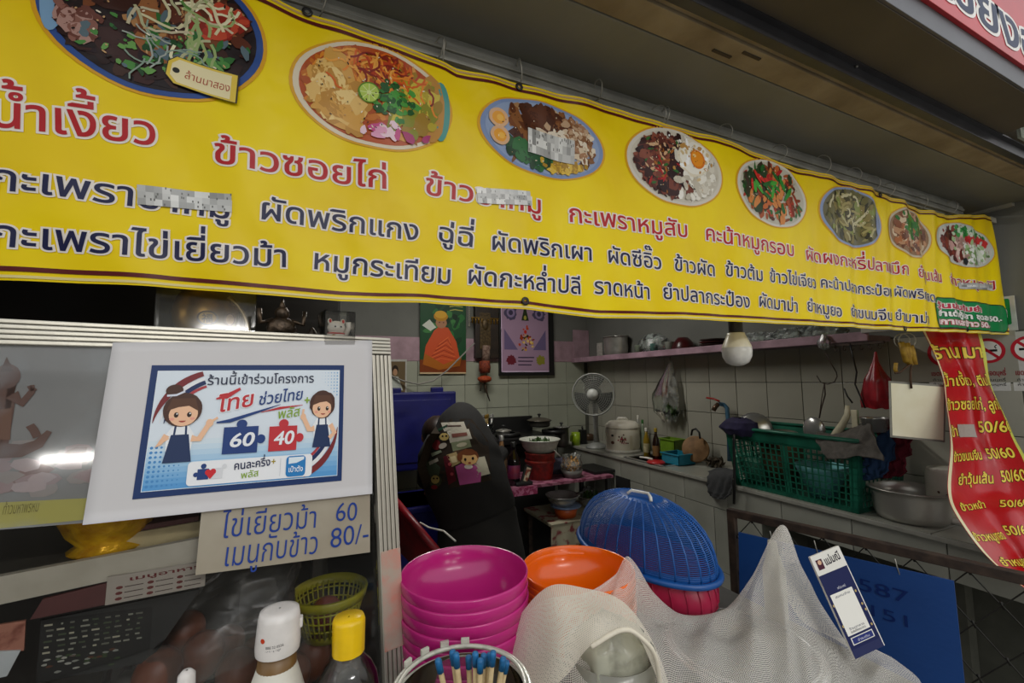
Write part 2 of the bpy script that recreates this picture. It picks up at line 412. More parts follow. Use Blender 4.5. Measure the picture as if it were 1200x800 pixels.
# beams above the stall opening, seen from below
X0, X1 = -1.6, 2.39
struct('trim_1', MB().box(((X0+X1)/2, .70, 2.38), (X1-X0, .25, .58), None, .004), mat('grey_lintel_paint', '#7c7b72', .6, c2='#6c6b63', nscale=2.2, bump=.0008, bscale=30))
BE = mat('bare_timber_form_concrete', '#9c8d72', .8, c2='#7d6d52', nscale=9, bump=.0015, bscale=40, detail=7)
t2 = struct('trim_2', MB().box(((X0+X1)/2, .5475, 2.24), (X1-X0, .051, .3), None, .002), BE)
t3 = struct('trim_3', MB().box(((X0+X1)/2, .516, 2.246), (X1-X0, .012-.002, .3)), BE)
for (x, y0) in ((.78, .536), (.72, .556)):
    struct('pour_mark', MB().box((x, y0, 2.0895), (.05, .006, .003)), mat('dark_stain', '#4a3f2f', .9), t2)
t4 = struct('trim_4', MB().box(((X0+X1)/2, .500, 2.105), (X1-X0, .02, .03), None, .002).box(((X0+X1)/2, .494, 2.119), (X1-X0, .03, .004)), mat('dark_steel_channel', '#46464a', .4, .5, nscale=20))
struct('screw', MB().ball((1.05, .487, 2.115), .003), mat('bolt_steel', '#8a8a86', .4, .8), t4)
struct('trim_5', MB().box(((X0+1.75)/2, .43, 2.17), (1.75-X0, .1, .1), None, .001), mat('dark_fascia_soffit', '#5a5144', .6, c2='#4a4338', nscale=3))
struct('trim_6', MB().box(((X0+1.9)/2, .377, 2.1465), (1.9-X0, .006, .049), None, .001), mat('grey_fascia_metal', '#66666a', .45, .3, nscale=8))
struct('trim_7', MB().box((XR-.012, .72, 2.086), (.025, .14, .012)).box((XR-.03, .71, 2.04), (.05, .02, .02)), mat('pale_plaster_edge', '#a8a496', .8, nscale=30))
# ================================================================ RED SHOP SIGN ABOVE
rs = T('shop_sign', 'red shop sign with large navy white-edged letters above the dark fascia', 'sign', (1.0, .372, 2.17))
link('sign_face', MB().box(((X0+2.0)/2, .370, 2.36), (2.0-X0, .008, .38), None, .001), mat('red_sign_vinyl', '#c8242c', .35, c2='#b81f28', nscale=6), rs)
Ms = uvn((0, .366, 0), (1, 0, 0), (0, 0, 1)); P = Print(flat(Ms, .0008))
a, b = onY(1095, -6, .366), onY(1212, 82, .366)
P.text('ร้านซอยเชียงฮา', (a.x-.62, a.z+.035), (b.x+.12, b.z+.015), .125, [(.075, '#f4f0ea', 0), (.02, '#1c2a50', .0005)])
P.disc(onY(1205, -4, .366).x, onY(1205, -4, .366).z, .03, .02, '#3f9a3a', .0002)
link('lettering', P, INK, rs)
ps = T('hanging_food_poster', 'small food picture poster behind the end of the dark fascia', 'poster', (1.98, .47, 2.125))
link('board', MB().box((2.0, .472, 2.19), (.34, .006, .13)), mat('pale_card', '#b9c2b0', .6), ps)
P = Print(flat(uvn((1.83, .468, 2.125), (1, 0, 0), (0, 0, 1)))); P.rect(.0, 0, .34, .13, '#9fb38a')
P.disc(.05, .05, .04, .03, '#5f8a4a', .0003, wob=.3); P.disc(.09, .03, .03, .02, '#d8d3b5', .0006, wob=.3); P.disc(.2, .06, .06, .06, '#d2543a', .0006)
link('picture', P, INK, ps)
# ================================================================ BANNER
YB = .70
tops = [(-200, -215), (240, -38), (335, 4), (377, 21), (450, 47), (520, 72), (534, 80), (610, 97), (700, 119), (779, 146), (854, 165), (917, 191), (967, 204), (1025, 223), (1075, 243), (1110, 252), (1160, 254.5)]
bots = [(-200, 318), (0, 329), (180, 336), (400, 352), (500, 354), (615, 362), (700, 373), (800, 374), (908, 379), (1000, 383), (1075, 388), (1133, 390), (1183, 392)]
TP = [(onY(x, y, YB).x, onY(x, y, YB).z) for x, y in tops]; BT = [(onY(x, y, YB).x, onY(x, y, YB).z) for x, y in bots]
XL = -.95; XE = BT[-1][0]
def interp(a, x):
    if x <= a[0][0]: return a[0][1]
    for (x0, z0), (x1, z1) in zip(a, a[1:]):
        if x <= x1: t = (x-x0)/(x1-x0); return z0+(z1-z0)*t
    return a[-1][1]
def sm(a, b, x): t = min(1, max(0, (x-a)/(b-a))); return t*t*(3-2*t)
def wy(x, z):
    k = .0016+.0040*sm(1.0, 1.7, x)*(1-.55*sm(1.85, 2.1, x)); v = (z-1.58)/.45
    y = k*math.sin(x*31+v*2.4)+k*.6*math.sin(x*67-v*3.5+1)+.0025*math.sin(x*9+v*4)
    y += .006*math.sin(x*5.1+.8)*(1-v)
    y += .0012*math.sin((x*1.3+z)*42)*(1-sm(.2, 1.2, x))
    y += .003*sm(1.98, 2.06, x)*(1-sm(2.06, 2.16, x))
    return y
BF = lambda s_, t_, h: V((s_, YB+wy(s_, t_)-.0009-h, t_))
bn = T('menu_banner', 'long yellow vinyl menu banner with dish photos and Thai lettering over the stall', 'banner', (1.0, YB, 1.58))
NU, NV = 330, 44
def bsurf(u, v):
    # right edge slants a little
    x = XL+(XE-XL)*u; z0 = interp(BT, x); z1 = interp(TP, x); xx = x-(XE-TP[-1][0])*v*sm(1.9, XE, x); z = z0+(z1-z0)*v; return V((xx, YB+wy(xx, z), z))
link('sheet', MB().grid(bsurf, NU, NV), mat('yellow_vinyl', '#f8dc00', .4, c2='#f0ce00', nscale=5, bump=.007, bscale=8, spec=.25), bn)
P = Print(BF, .010)
for i in range(NU):
    for (v0, v1, c) in ((.022, .034, '#5c1512'), (.006, .013, '#e8d890'), (.962, .975, '#5c1512'), (.984, .992, '#c9a46a')):
        q = [bsurf(i/NU, v0), bsurf((i+1)/NU, v0), bsurf((i+1)/NU, v1), bsurf(i/NU, v1)]
        P.poly([(p.x, p.z) for p in q], c, 0)
link('border_stripe', P, INKG, bn)
def bp(x, y): p = onY(x, y, YB); return (p.x, p.z)
RED, NAVY, WH = '#b5121b', '#1a1d45', '#efe6dc'
row = lambda c: [(.062, WH, 0), (.010, c, .0005)]
def bt(body, a, b, size, c): P = Print(BF, .010); P.text(body, bp(*a), bp(*b), size, row(c)); link('lettering', P, INKG, bn)
bt('น้ำเงี้ยว', (-12, 150), (186, 172), .058, RED)
bt('ข้าวซอยไก่', (248, 190), (456, 221), .052, RED)
bt('ข้าวขาหมู', (497, 226), (636, 252), .051, RED)
bt('กะเพราหมูสับ', (665, 260), (806, 279), .051, RED)
bt('คะน้าหมูกรอบ', (825, 281), (930, 301), .051, RED)
bt('ผัดผงกะหรี่ปลาหมึก', (944, 304), (1064, 322), .049, RED)
bt('ยำวุ้นเส้น', (1072, 325), (1103, 331), .049, RED)
bt('ข้าวหมูกะปิ', (1109, 333), (1166, 340), .045, RED)
bt('กะเพราขาหมู', (-14, 222), (272, 257), .044, NAVY)
bt('ผัดพริกแกง', (303, 256), (492, 281), .046, NAVY)
bt('ฉู่ฉี่', (512, 280), (557, 289), .046, NAVY)
bt('ผัดพริกเผา', (575, 292), (694, 306), .046, NAVY)
bt('ผัดซีอิ๊ว', (709, 308), (776, 316), .046, NAVY)
bt('ข้าวผัด', (788, 317), (838, 324), .046, NAVY)
bt('ข้าวต้ม', (849, 323), (893, 330), .046, NAVY)
bt('ข้าวไข่เจียว', (901, 330), (959, 338), .044, NAVY)
bt('คะน้าปลากระป๋อง', (964, 336), (1047, 348), .042, NAVY)
bt('ผัดพริกสด', (1051, 346), (1095, 354), .042, NAVY)
bt('กะเพราไข่เยี่ยวม้า', (-12, 289), (338, 313), .045, NAVY)
bt('หมูกระเทียม', (365, 314), (531, 332), .045, NAVY)
bt('ผัดกะหล่ำปลี', (548, 331), (681, 345), .045, NAVY)
bt('ราดหน้า', (695, 344), (761, 351), .045, NAVY)
bt('ยำปลากระป๋อง', (775, 350), (878, 361), .045, NAVY)
bt('ผัดมาม่า', (887, 359), (935, 366), .045, NAVY)
bt('ยำหมูยอ', (944, 364), (989, 371), .044, NAVY)
bt('ยำขนมจีน', (997, 370), (1046, 376), .043, NAVY)
bt('ยำมาม่า', (1052, 374), (1086, 380), .043, NAVY)
# green corner box
P = Print(BF, .010); g0, g1 = bp(1097, 384), bp(1176, 346)
gx0, gx1, gz0, gz1 = g0[0], g1[0], 1.604, 1.70
P.rrect(gx0-.004, gz0-.004, gx1+.004, gz1+.004, .03, '#1b3d25', 0); P.rrect(gx0, gz0, gx1, gz1, .028, '#17884a', .0003)
for k, (s_, c, o, wd) in enumerate((('วุ้นเส้นต้มยำ', '#c33a50', '#f2f2ea', .62), ('ยำเต้าหู้ปลา ชุดละ 50.-', '#f2f2ea', '#124d2a', .93), ('เกาเหลาข้าว 50.-', '#f6e4e0', '#b0354a', .75))):
    z = gz1-.032-.027*k; P.text(s_, (gx0+.012, z), (gx0+.012+(gx1-gx0-.02)*wd, z), .026, [(.11, o, .0006), (.045, c, .0009)])
link('green_price_box', P, INKG, bn)
def ell(l, r, t, b):
    a, c = bp(*l), bp(*r); cx, cz = (a[0]+c[0])/2, (a[1]+c[1])/2; z1, z0 = bp(*t)[1], bp(*b)[1]
    return (a[0]+c[0])/2, (z0+z1)/2, (c[0]-a[0])/2, (z1-z0)/2
class Dish:
    def __init__(s, e, rim, plate):
        s.P = Print(BF, .010); s.cx, s.cz, s.rx, s.rz = e; s.lay = .001
        s.P.disc(s.cx, s.cz, s.rx*1.04, s.rz*1.04, '#dfa51a', 0, 48, 8); s.P.disc(s.cx, s.cz, s.rx, s.rz, rim, .0004, 48, 8)
        if plate: s.P.disc(s.cx, s.cz, s.rx*.93, s.rz*.93, plate, .0007, 48, 8)
    def p(s, a, r): return (s.cx+s.rx*a, s.cz+s.rz*r)
    def ok(s, a, b, lim=.93): return a*a+b*b < lim*lim
    def scatter(s, n, ca, cb, sa, sb, r0, r1, cols, el=2, lim=.9, rot=None):
        n = int(n*2.4); r0 *= .75; r1 *= .9
        for _ in range(n):
            for _t in range(20):
                a, b = rnd.gauss(ca, sa*1.15), rnd.gauss(cb, sb*1.15)
                if s.ok(a, b, lim-.04): break
            else: continue
            r = rnd.uniform(r0, r1)*s.rz; e = rnd.uniform(1, el); x, z = s.p(a, b); s.lay += .000004
            m_ = max(0, lim-math.hypot(a, b))*s.rz; r = min(r, max(.002, m_/e+.002))
            s.P.disc(x, z, r*e, r, rnd.choice(cols), s.lay, 9, 1, rnd.uniform(0, PI) if rot is None else rot+rnd.uniform(-.4, .4), .5)
    def strands(s, n, ca, cb, sa, sb, L, wd, cols, lim=.9):
        for _ in range(n):
            a, b = rnd.gauss(ca, sa), rnd.gauss(cb, sb); th = rnd.uniform(0, 2*PI); pts = []
            for k in range(7):
                if not s.ok(a, b, lim): break
                pts.append(s.p(a, b)); th += rnd.uniform(-.7, .7); a += L/7*math.cos(th)*s.rz/s.rx; b += L/7*math.sin(th)
            s.lay += .000004
            if len(pts) > 2: s.P.line(pts, wd*s.rz, rnd.choice(cols), s.lay)
    def spot(s, a, b, ra, rb, c, wob=0, rot=0, n=20): s.lay += .00003; x, z = s.p(a, b); s.P.disc(x, z, ra*s.rz, rb*s.rz, c, s.lay, n, 1, rot, wob)
    def fill(s, n, cols, x0=-1, x1=1):
        # a full bed of food over the plate, so that little china shows between the pieces
        for _ in range(n):
            t, q = rnd.uniform(0, 2*PI), math.sqrt(rnd.random())*.84; a, b = q*math.cos(t), q*math.sin(t)
            if not x0 <= a <= x1: continue
            s.lay += .000003; x, z = s.p(a, b); s.P.disc(x, z, s.rz*rnd.uniform(.07, .17), s.rz*rnd.uniform(.04, .09), rnd.choice(cols), s.lay, 8, 1, rnd.uniform(0, 3), .5)
    def done(s):
        for _ in range(70):
            t, q = rnd.uniform(0, 2*PI), math.sqrt(rnd.random())*.8; x, z = s.p(q*math.cos(t), q*math.sin(t))
            s.P.disc(x, z, s.rz*rnd.uniform(.01, .035), s.rz*.012, rnd.choice(['#e8dcc0', '#f4ecd8', '#1a100a', '#24160e', '#c8a070']), s.lay+.0001, 6, 1, rnd.uniform(0, 3))
        link('dish_picture', s.P, INKG, bn)
BR = ['#3a1a10', '#5b2c18', '#2a120c', '#7a4020', '#46201a']
d = Dish(ell((40, 8), (308, 76), (200, -52), (250, 125)), '#2f4f92', '#1f1416')
d.fill(120, ['#1f1416','#2a1614','#33201a','#180f10','#40261c'])
d.spot(-.86, .0, .12, .5, '#7fa6c9'); d.spot(-.76, .0, .1, .42, '#35161a', .1)
d.scatter(60, -.45, -.1, .3, .4, .05, .2, ['#1c0f10', '#2a1412', '#3a1c18', '#241018'], 2)
d.scatter(70, .15, .3, .35, .3, .04, .16, ['#7a4424', '#9a6238', '#5c2c1a', '#b08050', '#3a1c14'], 2.4)
d.scatter(14, -.65, -.3, .07, .1, .04, .1, ['#8a5c50', '#b08a80', '#6a3b30'], 1.6)
d.scatter(50, .1, -.35, .3, .2, .02, .07, ['#2f6a30', '#4b8a40', '#1f4a24', '#6aa050', '#5b6f78'], 2.5)
d.scatter(14, .62, .2, .1, .1, .06, .12, ['#a83222', '#c24a30', '#8a2418'], 1.6)
d.strands(34, .35, .2, .22, .25, .6, .035, ['#d8d2a8', '#e8e4c0', '#b8b890', '#9ab070', '#c9bfa0'])
d.strands(14, .1, .6, .35, .2, .5, .04, ['#c8c8a0', '#5a8a40', '#e0d8b0'])
d.strands(12, .1, -.5, .2, .2, .5, .02, ['#8aa090', '#a8b0a8'])
a = d.p(.34, -.66); q = [(-.03, .012), (-.022, .022), (.05, .022), (.052, -.018), (-.02, -.018), (-.03, -.008)]
tr = lambda k: [(a[0]+(x_*1.0+z_*.1)*k, a[1]+(z_-x_*.12)*k) for x_, z_ in q]
L0 = d.lay+.0004; d.P.poly(tr(1.04), '#3a3022', L0); d.P.poly(tr(1), '#e6c84a', L0+.0002); d.P.poly(tr(.86), '#efe3b4', L0+.0004); d.P.disc(a[0]-.02, a[1]+.004, .004, .004, '#2a2a24', L0+.0006)
d.P.text('ล้านนาสอง', (a[0]-.011, a[1]-.004), (a[0]+.043, a[1]-.010), .016, [(.0, '#b0462a', L0+.0007)])
d.done()
d = Dish(ell((343, 74), (527, 142), (400, 44), (465, 177)), '#e3d6bc', '#b8501c')
d.fill(160, ['#c87020','#d88a30','#b05018','#e0a048','#a8641c'])
d.spot(.86, .0, .2, .62, '#4f9a92'); d.spot(.72, 0, .3, .7, '#c08a3a', .1)
d.scatter(50, -.5, .3, .2, .3, .08, .2, ['#e08a24', '#c9701c', '#b0501a', '#e8a040'], 2)
d.scatter(36, -.5, -.25, .14, .25, .1, .26, ['#d8a24a', '#e6bd6e', '#c08a36', '#efcf88'], 1.8)
d.scatter(30, .55, -.15, .14, .28, .08, .2, ['#b8a428', '#d0bc40', '#8a8a20', '#a07c20'], 2.2, rot=1.2)
d.strands(90, .1, .55, .28, .2, .45, .04, ['#d8641c', '#e88a2c', '#b8401a', '#8a2414', '#f0a848'])
d.scatter(30, .2, -.05, .1, .13, .03, .08, ['#2f7a2c', '#4a9a3c', '#1c5520'], 1.8)
for i in range(15):
    d.spot(rnd.gauss(.15, .24), rnd.gauss(-.66, .1), rnd.uniform(.08, .15), rnd.uniform(.06, .1), rnd.choice(['#c84a88', '#e4a0c0', '#a82e6a', '#f0d0dc']), .5, rnd.uniform(0, 3), 7)
d.spot(-.1, .02, .2, .2, '#5a8a1c'); d.spot(-.1, .02, .175, .175, '#b8d25a'); d.spot(-.1, .02, .04, .04, '#e4efb0')
for i in range(8): t = i*PI/4; x, z = d.p(-.1, .02); d.P.line([(x, z), (x+.165*d.rz*math.cos(t), z+.165*d.rz*math.sin(t))], .0012, '#dcebA0', d.lay+.0001)
d.done()
d = Dish(ell((562, 124), (707, 178), (603, 110), (665, 212)), '#7f94bd', '#93a5c6')
d.fill(90, ['#7a5030','#a88058','#c8ac88','#5c3820'], -.55, .8)
d.scatter(46, .1, .35, .28, .22, .12, .26, ['#5c3018', '#7a4622', '#4a2412', '#8a5830'], 2)
d.scatter(60, .5, .1, .18, .3, .05, .12, ['#a87c5a', '#d8c4a8', '#8a6040', '#c0a080', '#e4d8c4'], 2)
d.scatter(30, -.1, -.55, .2, .12, .08, .16, ['#1c5028', '#2a6a34', '#143c1c'], 2)
d.scatter(26, .35, -.68, .16, .09, .06, .14, ['#c8a028', '#dcb844', '#a8801c'], 2)
for (x, y) in ((-.74, .22), (-.72, -.22)):
    d.spot(x, y, .26, .24, '#dcb088', .05); d.spot(x, y, .17, .16, '#e8a02c', .08); d.spot(x+.02, y, .09, .08, '#f0b848', .1)
a = d.p(-.25, -.12); b = d.p(.45, -.28); d.P.tape(a[0]-.008, a[1]-.028, b[0], b[1]-.02, .05, .0042); d.done()
d = Dish(ell((735, 172), (843, 202), (775, 149), (808, 243)), '#d9d3c6', '#cfc8b8')
d.fill(150, ['#3a1a16','#5c2c22','#2a1210','#74402c'], -1, .05); d.fill(150, ['#efeadc','#dcd6c6','#cfc8b6','#f6f2e8'], 0, 1)
d.scatter(120, -.42, .05, .28, .42, .05, .15, ['#3a1a18', '#5c2a22', '#7a3c2c', '#2a1012', '#8c4c38'], 2)
d.scatter(20, -.4, .1, .28, .4, .02, .05, ['#a8641c', '#d8b088', '#2f6a2c'], 3)
for i in range(8): d.spot(rnd.gauss(-.35, .22), rnd.gauss(0, .35), .14, .03, '#b01c1c', .2, rnd.uniform(0, 3), 10)
d.scatter(70, .5, -.25, .18, .34, .05, .12, ['#f0ece0', '#dcd6c6', '#c8c0ae'], 2)
d.spot(.36, .36, .60, .50, '#e8dfc8', .16, .4, 26); d.spot(.38, .36, .53, .43, '#f4f0e4', .14, .4, 24); d.scatter(20, .4, .42, .2, .2, .03, .07, ['#c09048', '#d8c090', '#ffffff'], 2)
d.lay += .0003; d.spot(.44, .34, .27, .26, '#e07c14'); d.spot(.43, .35, .22, .21, '#f0961c'); d.spot(.37, .42, .07, .05, '#fbd28c'); d.done()
d = Dish(ell((861, 206), (946, 236), (890, 185), (916, 267)), '#d8d4c8', '#c4bfae')
d.fill(170, ['#8a3c18','#a85020','#5a2a14','#2f6a28','#b4301c','#c87038'])
d.scatter(30, -.4, .3, .25, .3, .12, .24, ['#23401c', '#3a2a18', '#5a6a40'], 2)
for i in range(34): d.spot(rnd.gauss(.05, .28), rnd.gauss(-.05, .3), rnd.uniform(.12, .26), rnd.uniform(.07, .12), rnd.choice(['#a84c1c', '#c8682c', '#8a3414', '#d88844']), .4, rnd.uniform(.6, 2.2), 9)
for i in range(12): d.spot(rnd.gauss(-.2, .25), rnd.gauss(.25, .22), rnd.uniform(.12, .26), .06, rnd.choice(['#b81c1c', '#d02c20']), .3, rnd.uniform(0, 3), 9)
for i in range(14): d.spot(rnd.gauss(0, .28), rnd.gauss(.1, .28), rnd.uniform(.14, .3), .07, rnd.choice(['#2c8a2c', '#49a83a', '#1c6420']), .3, rnd.uniform(0, 3), 9)
d.done()
d = Dish(ell((962, 240), (1032, 266), (985, 217), (1005, 289)), '#8fa0c4', '#6f6a4c')
d.fill(150, ['#4a4824','#6a6834','#827a48','#38361c','#98905c'], -1, .6)
d.scatter(60, -.05, 0, .3, .42, .1, .2, ['#4a4420', '#6a6430', '#8a7c44', '#34301a', '#8a9448'], 2)
d.strands(24, -.1, 0, .25, .35, .6, .08, ['#b8b080', '#a89c60', '#ccc49c'])
d.spot(.8, 0, .14, .5, '#8fa0c4'); d.done()
d = Dish(ell((1042, 260), (1091, 288), (1058, 243), (1075, 303)), '#c9bda4', '#96704c')
d.fill(140, ['#a0714c','#c49c78','#7c4c30','#dcc4a4'])
d.scatter(60, 0, 0, .35, .4, .1, .2, ['#8a5030', '#c09068', '#dcc4a4', '#6a3a20', '#b46c3c'], 2.2)
d.scatter(20, 0, .3, .2, .2, .06, .14, ['#2c7428', '#4c9438'], 2); d.done()
d = Dish(ell((1096, 285), (1160, 278), (1122, 261), (1135, 313)), '#c8cfc4', '#d8d4cc')
d.fill(120, ['#8a3a24','#6c2818','#a85438'], -1, -.2); d.fill(120, ['#b8ccac','#d8e0cc','#8cac74','#c4a898'], -.2, 1)
d.scatter(50, -.55, 0, .2, .35, .1, .22, ['#6a2014', '#8a3420', '#4c140c'], 2)
d.scatter(24, -.1, .1, .15, .3, .1, .2, ['#d0a098', '#e4c8bc', '#a88478'], 2)
d.scatter(34, .2, .65, .25, .12, .06, .13, ['#1c7430', '#3c9c44', '#c8e0c0'], 2)
d.scatter(16, .4, .3, .18, .07, .08, .16, ['#b81c24', '#d43434'], 2)
d.scatter(40, .4, -.3, .25, .25, .06, .16, ['#a8c48c', '#e0e8d4', '#7ca05c', '#f0f0ea'], 2)
d.spot(-.05, -.75, .2, .2, '#22262a', .3, 0, 5); d.done()
P = Print(BF, .010)
for (a, b, h) in (((163, 241), (272, 249), .026), ((560, 238), (622, 242), .028), ((1124, 338), (1163, 340), .022)):
    a, b = bp(*a), bp(*b); P = Print(BF, .010); P.tape(a[0], a[1], b[0], b[1], h, .0016); link('silver_tape', P, print_mat('silver_tape_foil', .3, .8), bn)
# eyelets, wire ties, rail
MET = mat('zinc_wire', '#b0ada2', .45, .4, nscale=60); DKM = mat('dark_eyelet', '#3c3c3c', .4, .7)
for (x, y) in ((609, 101), (615, 353), (1062, 385), (1133, 386), (1032, 228), (360, 14)):
    p = bp(x, y); c = V((p[0], YB+wy(*p)-.002, p[1]))
    e = link('eyelet', MB().lathe([(.0035, 0), (.0065, -.001), (.008, .0005), (.0065, .002), (.0035, .0015)], frame(c, (0, -1, 0)), 16), DKM, bn)
rail = T('banner_rail', 'grey ribbed metal rail that the yellow banner hangs from', 'rail', (.9, .74, 2.03))
RX0, RX1 = -1.2, 2.2
for k in range(4): link('rib', MB().box(((RX0+RX1)/2, .726+.003*(k % 2), 2.0385+.0105*k), (RX1-RX0, .01, .0095), None, .002), mat('dull_grey_steel', '#9a9a94', .5, .15, c2='#83837d', nscale=15, bump=.0004), rail)
link('back_plate', MB().box(((RX0+RX1)/2, .742, 2.058), (RX1-RX0, .02, .062)), mat('dull_grey_steel', '#7b7b78'), rail)
for (x, y, s_) in ((378, 8, .9), (515, 60, 1), (523, 66, 1.1), (612, 88, 1.2), (705, 108, .9), (776, 138, 1), (784, 140, 1.1), (855, 158, .9), (918, 182, 1), (970, 196, 1.3), (1006, 208, 1), (1028, 218, 1.1), (1046, 226, 1.2), (1085, 240, 1.1), (1120, 246, 1.2)):
    p = bp(x, y); r = .019*s_; a0 = rnd.uniform(0, 6)
    pts = [V((p[0]+.006*math.sin(a0+t)+rnd.uniform(-.001, .001), .719+.021*math.cos(t)-.006, p[1]+.014+r*math.sin(t)*1.05)) for t in [2*PI*i/18 for i in range(17)]]
    pts.append(pts[-1]+V((.008, -.01, -.012)))
    link('wire_tie', MB().tube(pts, .0012, 5), MET, bn)
# ================================================================ COMMON OBJECT MATERIALS
ALU = mat('scratched_aluminium', '#b9b7b0', .34, .65, c2='#a19f98', nscale=14, bump=.0004, bscale=60)
STEEL = mat('kitchen_steel', '#c4c4c0', .25, .7, c2='#a9a9a5', nscale=8)
BLK = mat('black_plastic', '#161616', .4); IRON = mat('brown_painted_iron', '#2f2520', .55, .3, c2='#4a3a30', nscale=30, bump=.0004)
WPL = mat('white_plastic', '#dcd9cf', .35); FILM = film_mat('clear_bag_film', '#c9ccc6', .42, .2, 1.4, 22)
GLASS = film_mat('clear_glass', '#b8c0bc', .10, .03, 1.5, 5); GREEN = mat('leaf_green', '#3c5c22', .6, c2='#22380f', nscale=60)
CERA = mat('cream_enamel', '#f0eada', .25, c2='#e4decb', nscale=10)
# ================================================================ RIGHT COUNTER
XC, ZC = 2.0, .885
ct = T('tiled_counter', 'long grey tiled counter under the shelf along the right wall', 'counter', (2.2, 2.0, 0))
link('body', MB().box((2.20, .975, (ZC-.01+.735)/2), (.36, 1.05, ZC-.01-.735)).box((2.20, 1.82, (ZC-.01)/2), (.36, .64, ZC-.01)).box((2.34, .9, .3675), (.06, .06, .735)).box((2.08, .48, .3675), (.06, .06, .735)).box((2.20, 2.99, (ZC-.01)/2), (.36, .96, ZC-.01)).box((2.20, 2.33, .31), (.36, .38, .62)), GROUT, ct)
tiles(ct, (XC+.02, 3.45, .735), (0, -1, 0), (0, 0, 1), 10, 1, .295, .138, CTILE)
tiles(ct, (XC+.02, 3.45, .405), (0, -1, 0), (0, 0, 1), 7, 1, .28, .33, CTILE)
tiles(ct, (XC+.02, 3.45, .01), (0, -1, 0), (0, 0, 1), 7, 1, .28, .395, CTILE)
link('vent_hole', MB().box((XC+.012, 2.54, .70), (.012, .15, .085)), mat('hole_shade_black', '#080808', .9), ct)  # black box painted as the shade inside a hole in the tiles
def ctile(y0, y1):
    n = max(1, round((y1-y0)/.3)); p = (y1-y0)/n
    for i in range(n):
        for j in range(2):
            link('tile', MB().box((XC+.096+.19*j, y0+p*(i+.5), ZC-.004), (.186, p-.004, .010), None, .001), CTILE, ct)
ctile(.5, 2.14); ctile(2.52, 3.49)
link('edge_trim', MB().box((XC+.008, 2.0, ZC-.012), (.016, 2.98, .018), None, .003), mat('worn_counter_edge', '#8e8d84', .5, nscale=20), ct)
sk = T('sink', 'steel sink sunk in the counter beside the wooden chopping board', 'sink', (2.2, 2.33, .64))
link('basin', MB().box((2.2, 2.33, .70), (.33, .36, .01)).box((2.03, 2.33, .79), (.01, .36, .18)).box((2.37, 2.33, .79), (.01, .36, .18)).box((2.2, 2.145, .79), (.33, .01, .18)).box((2.2, 2.515, .79), (.33, .01, .18)), mat('dull_sink_steel', '#6e6d66', .4, .7), sk)
link('rim', MB().box((2.025, 2.33, ZC+.003), (.02, .40, .006)).box((2.38, 2.33, ZC+.003), (.02, .40, .006)).box((2.2, 2.14, ZC+.003), (.36, .02, .006)).box((2.2, 2.52, ZC+.003), (.36, .02, .006)), STEEL, sk)
# ================================================================ SHELF ON RIGHT WALL
sh = T('wall_shelf', 'long pink painted shelf on the right wall under the banner', 'shelf', (2.31, 2.3, 1.60))
SX = 2.22; sz = 1.6
link('board', MB().box(((SX+XR)/2-.002, 2.28, sz+.0125), (XR-SX-.01, 2.42, .025), None, .002), mat('pink_shelf_top', '#86727a', .6, c2='#6f5d64', nscale=14), sh)
link('front_edge', MB().box((SX-.006, 2.28, sz+.02), (.014, 2.42, .042), None, .003), mat('chipped_pink_paint', '#b08f9d', .6, c2='#8b6f7a', nscale=11, bump=.001, bscale=70), sh)
link('side_panel', MB().box((2.31, YW-.025, 1.76), (.17, .02, .30)), PINK, sh)
tb = T('conduit_box', 'pale grey cable trunking piece at the near end of the pink shelf', 'trunking', (2.2, 1.0, 1.6))
p = onX(1036, 385, 2.2); link('cover', MB().box((2.2, p.y, p.z+.005), (.03, .16, .035), None, .004), mat('pale_grey_plastic', '#b5b3ad', .5), tb)
def pot(name, label, c, r, h, mt, lip=.012, cat='pot', n=40, bulge=.02, handle=False, group=None):
    t = T(name, label, cat, c, group); M = Matrix.Translation(V(c))
    link('body', MB().lathe([(.001, 0), (r*.86, 0), (r*.95, h*.08), (r*(1+bulge), h*.35), (r*1.0, h*.93), (r+lip*.4, h), (r+lip, h+.002), (r+lip, h-.004), (r*.97, h*.98), (r*.97, h*.4), (r*.85, .006), (.001, .006)], M, n), mt, t)
    return t
def lid(t, c, r, hh, mt, knob=BLK):
    l = link('lid', MB().lathe([(r, 0), (r+.006, .004), (r*.9, hh*.35), (r*.5, hh*.8), (.001, hh)], Matrix.Translation(V(c)), 36), mt, t)
    link('knob', MB().lathe([(.008, 0), (.007, .01), (.016, .016), (.014, .026), (.001, .028)], Matrix.Translation(V(c)+V((0, 0, hh))), 16), knob, l); return l
p = onX(722, 400, 2.31); q = pot('lidded_pot', 'big aluminium pot on the far end of the pink shelf', (2.305, p.y, sz+.026), .09, .17, ALU)
q.scale = (.95, 1.3, 1)
q = S('price_notice', MB().box((2.26, p.y+.17, sz+.09), (.004, .07, .125)).box((2.263, p.y+.17, sz+.09), (.002, .08, .135)), mat('white_notice_paper', '#a9a49c', .7, c2='#8f8b84', nscale=50), 'small white notice card left of the big pot on the pink shelf', 'notice')
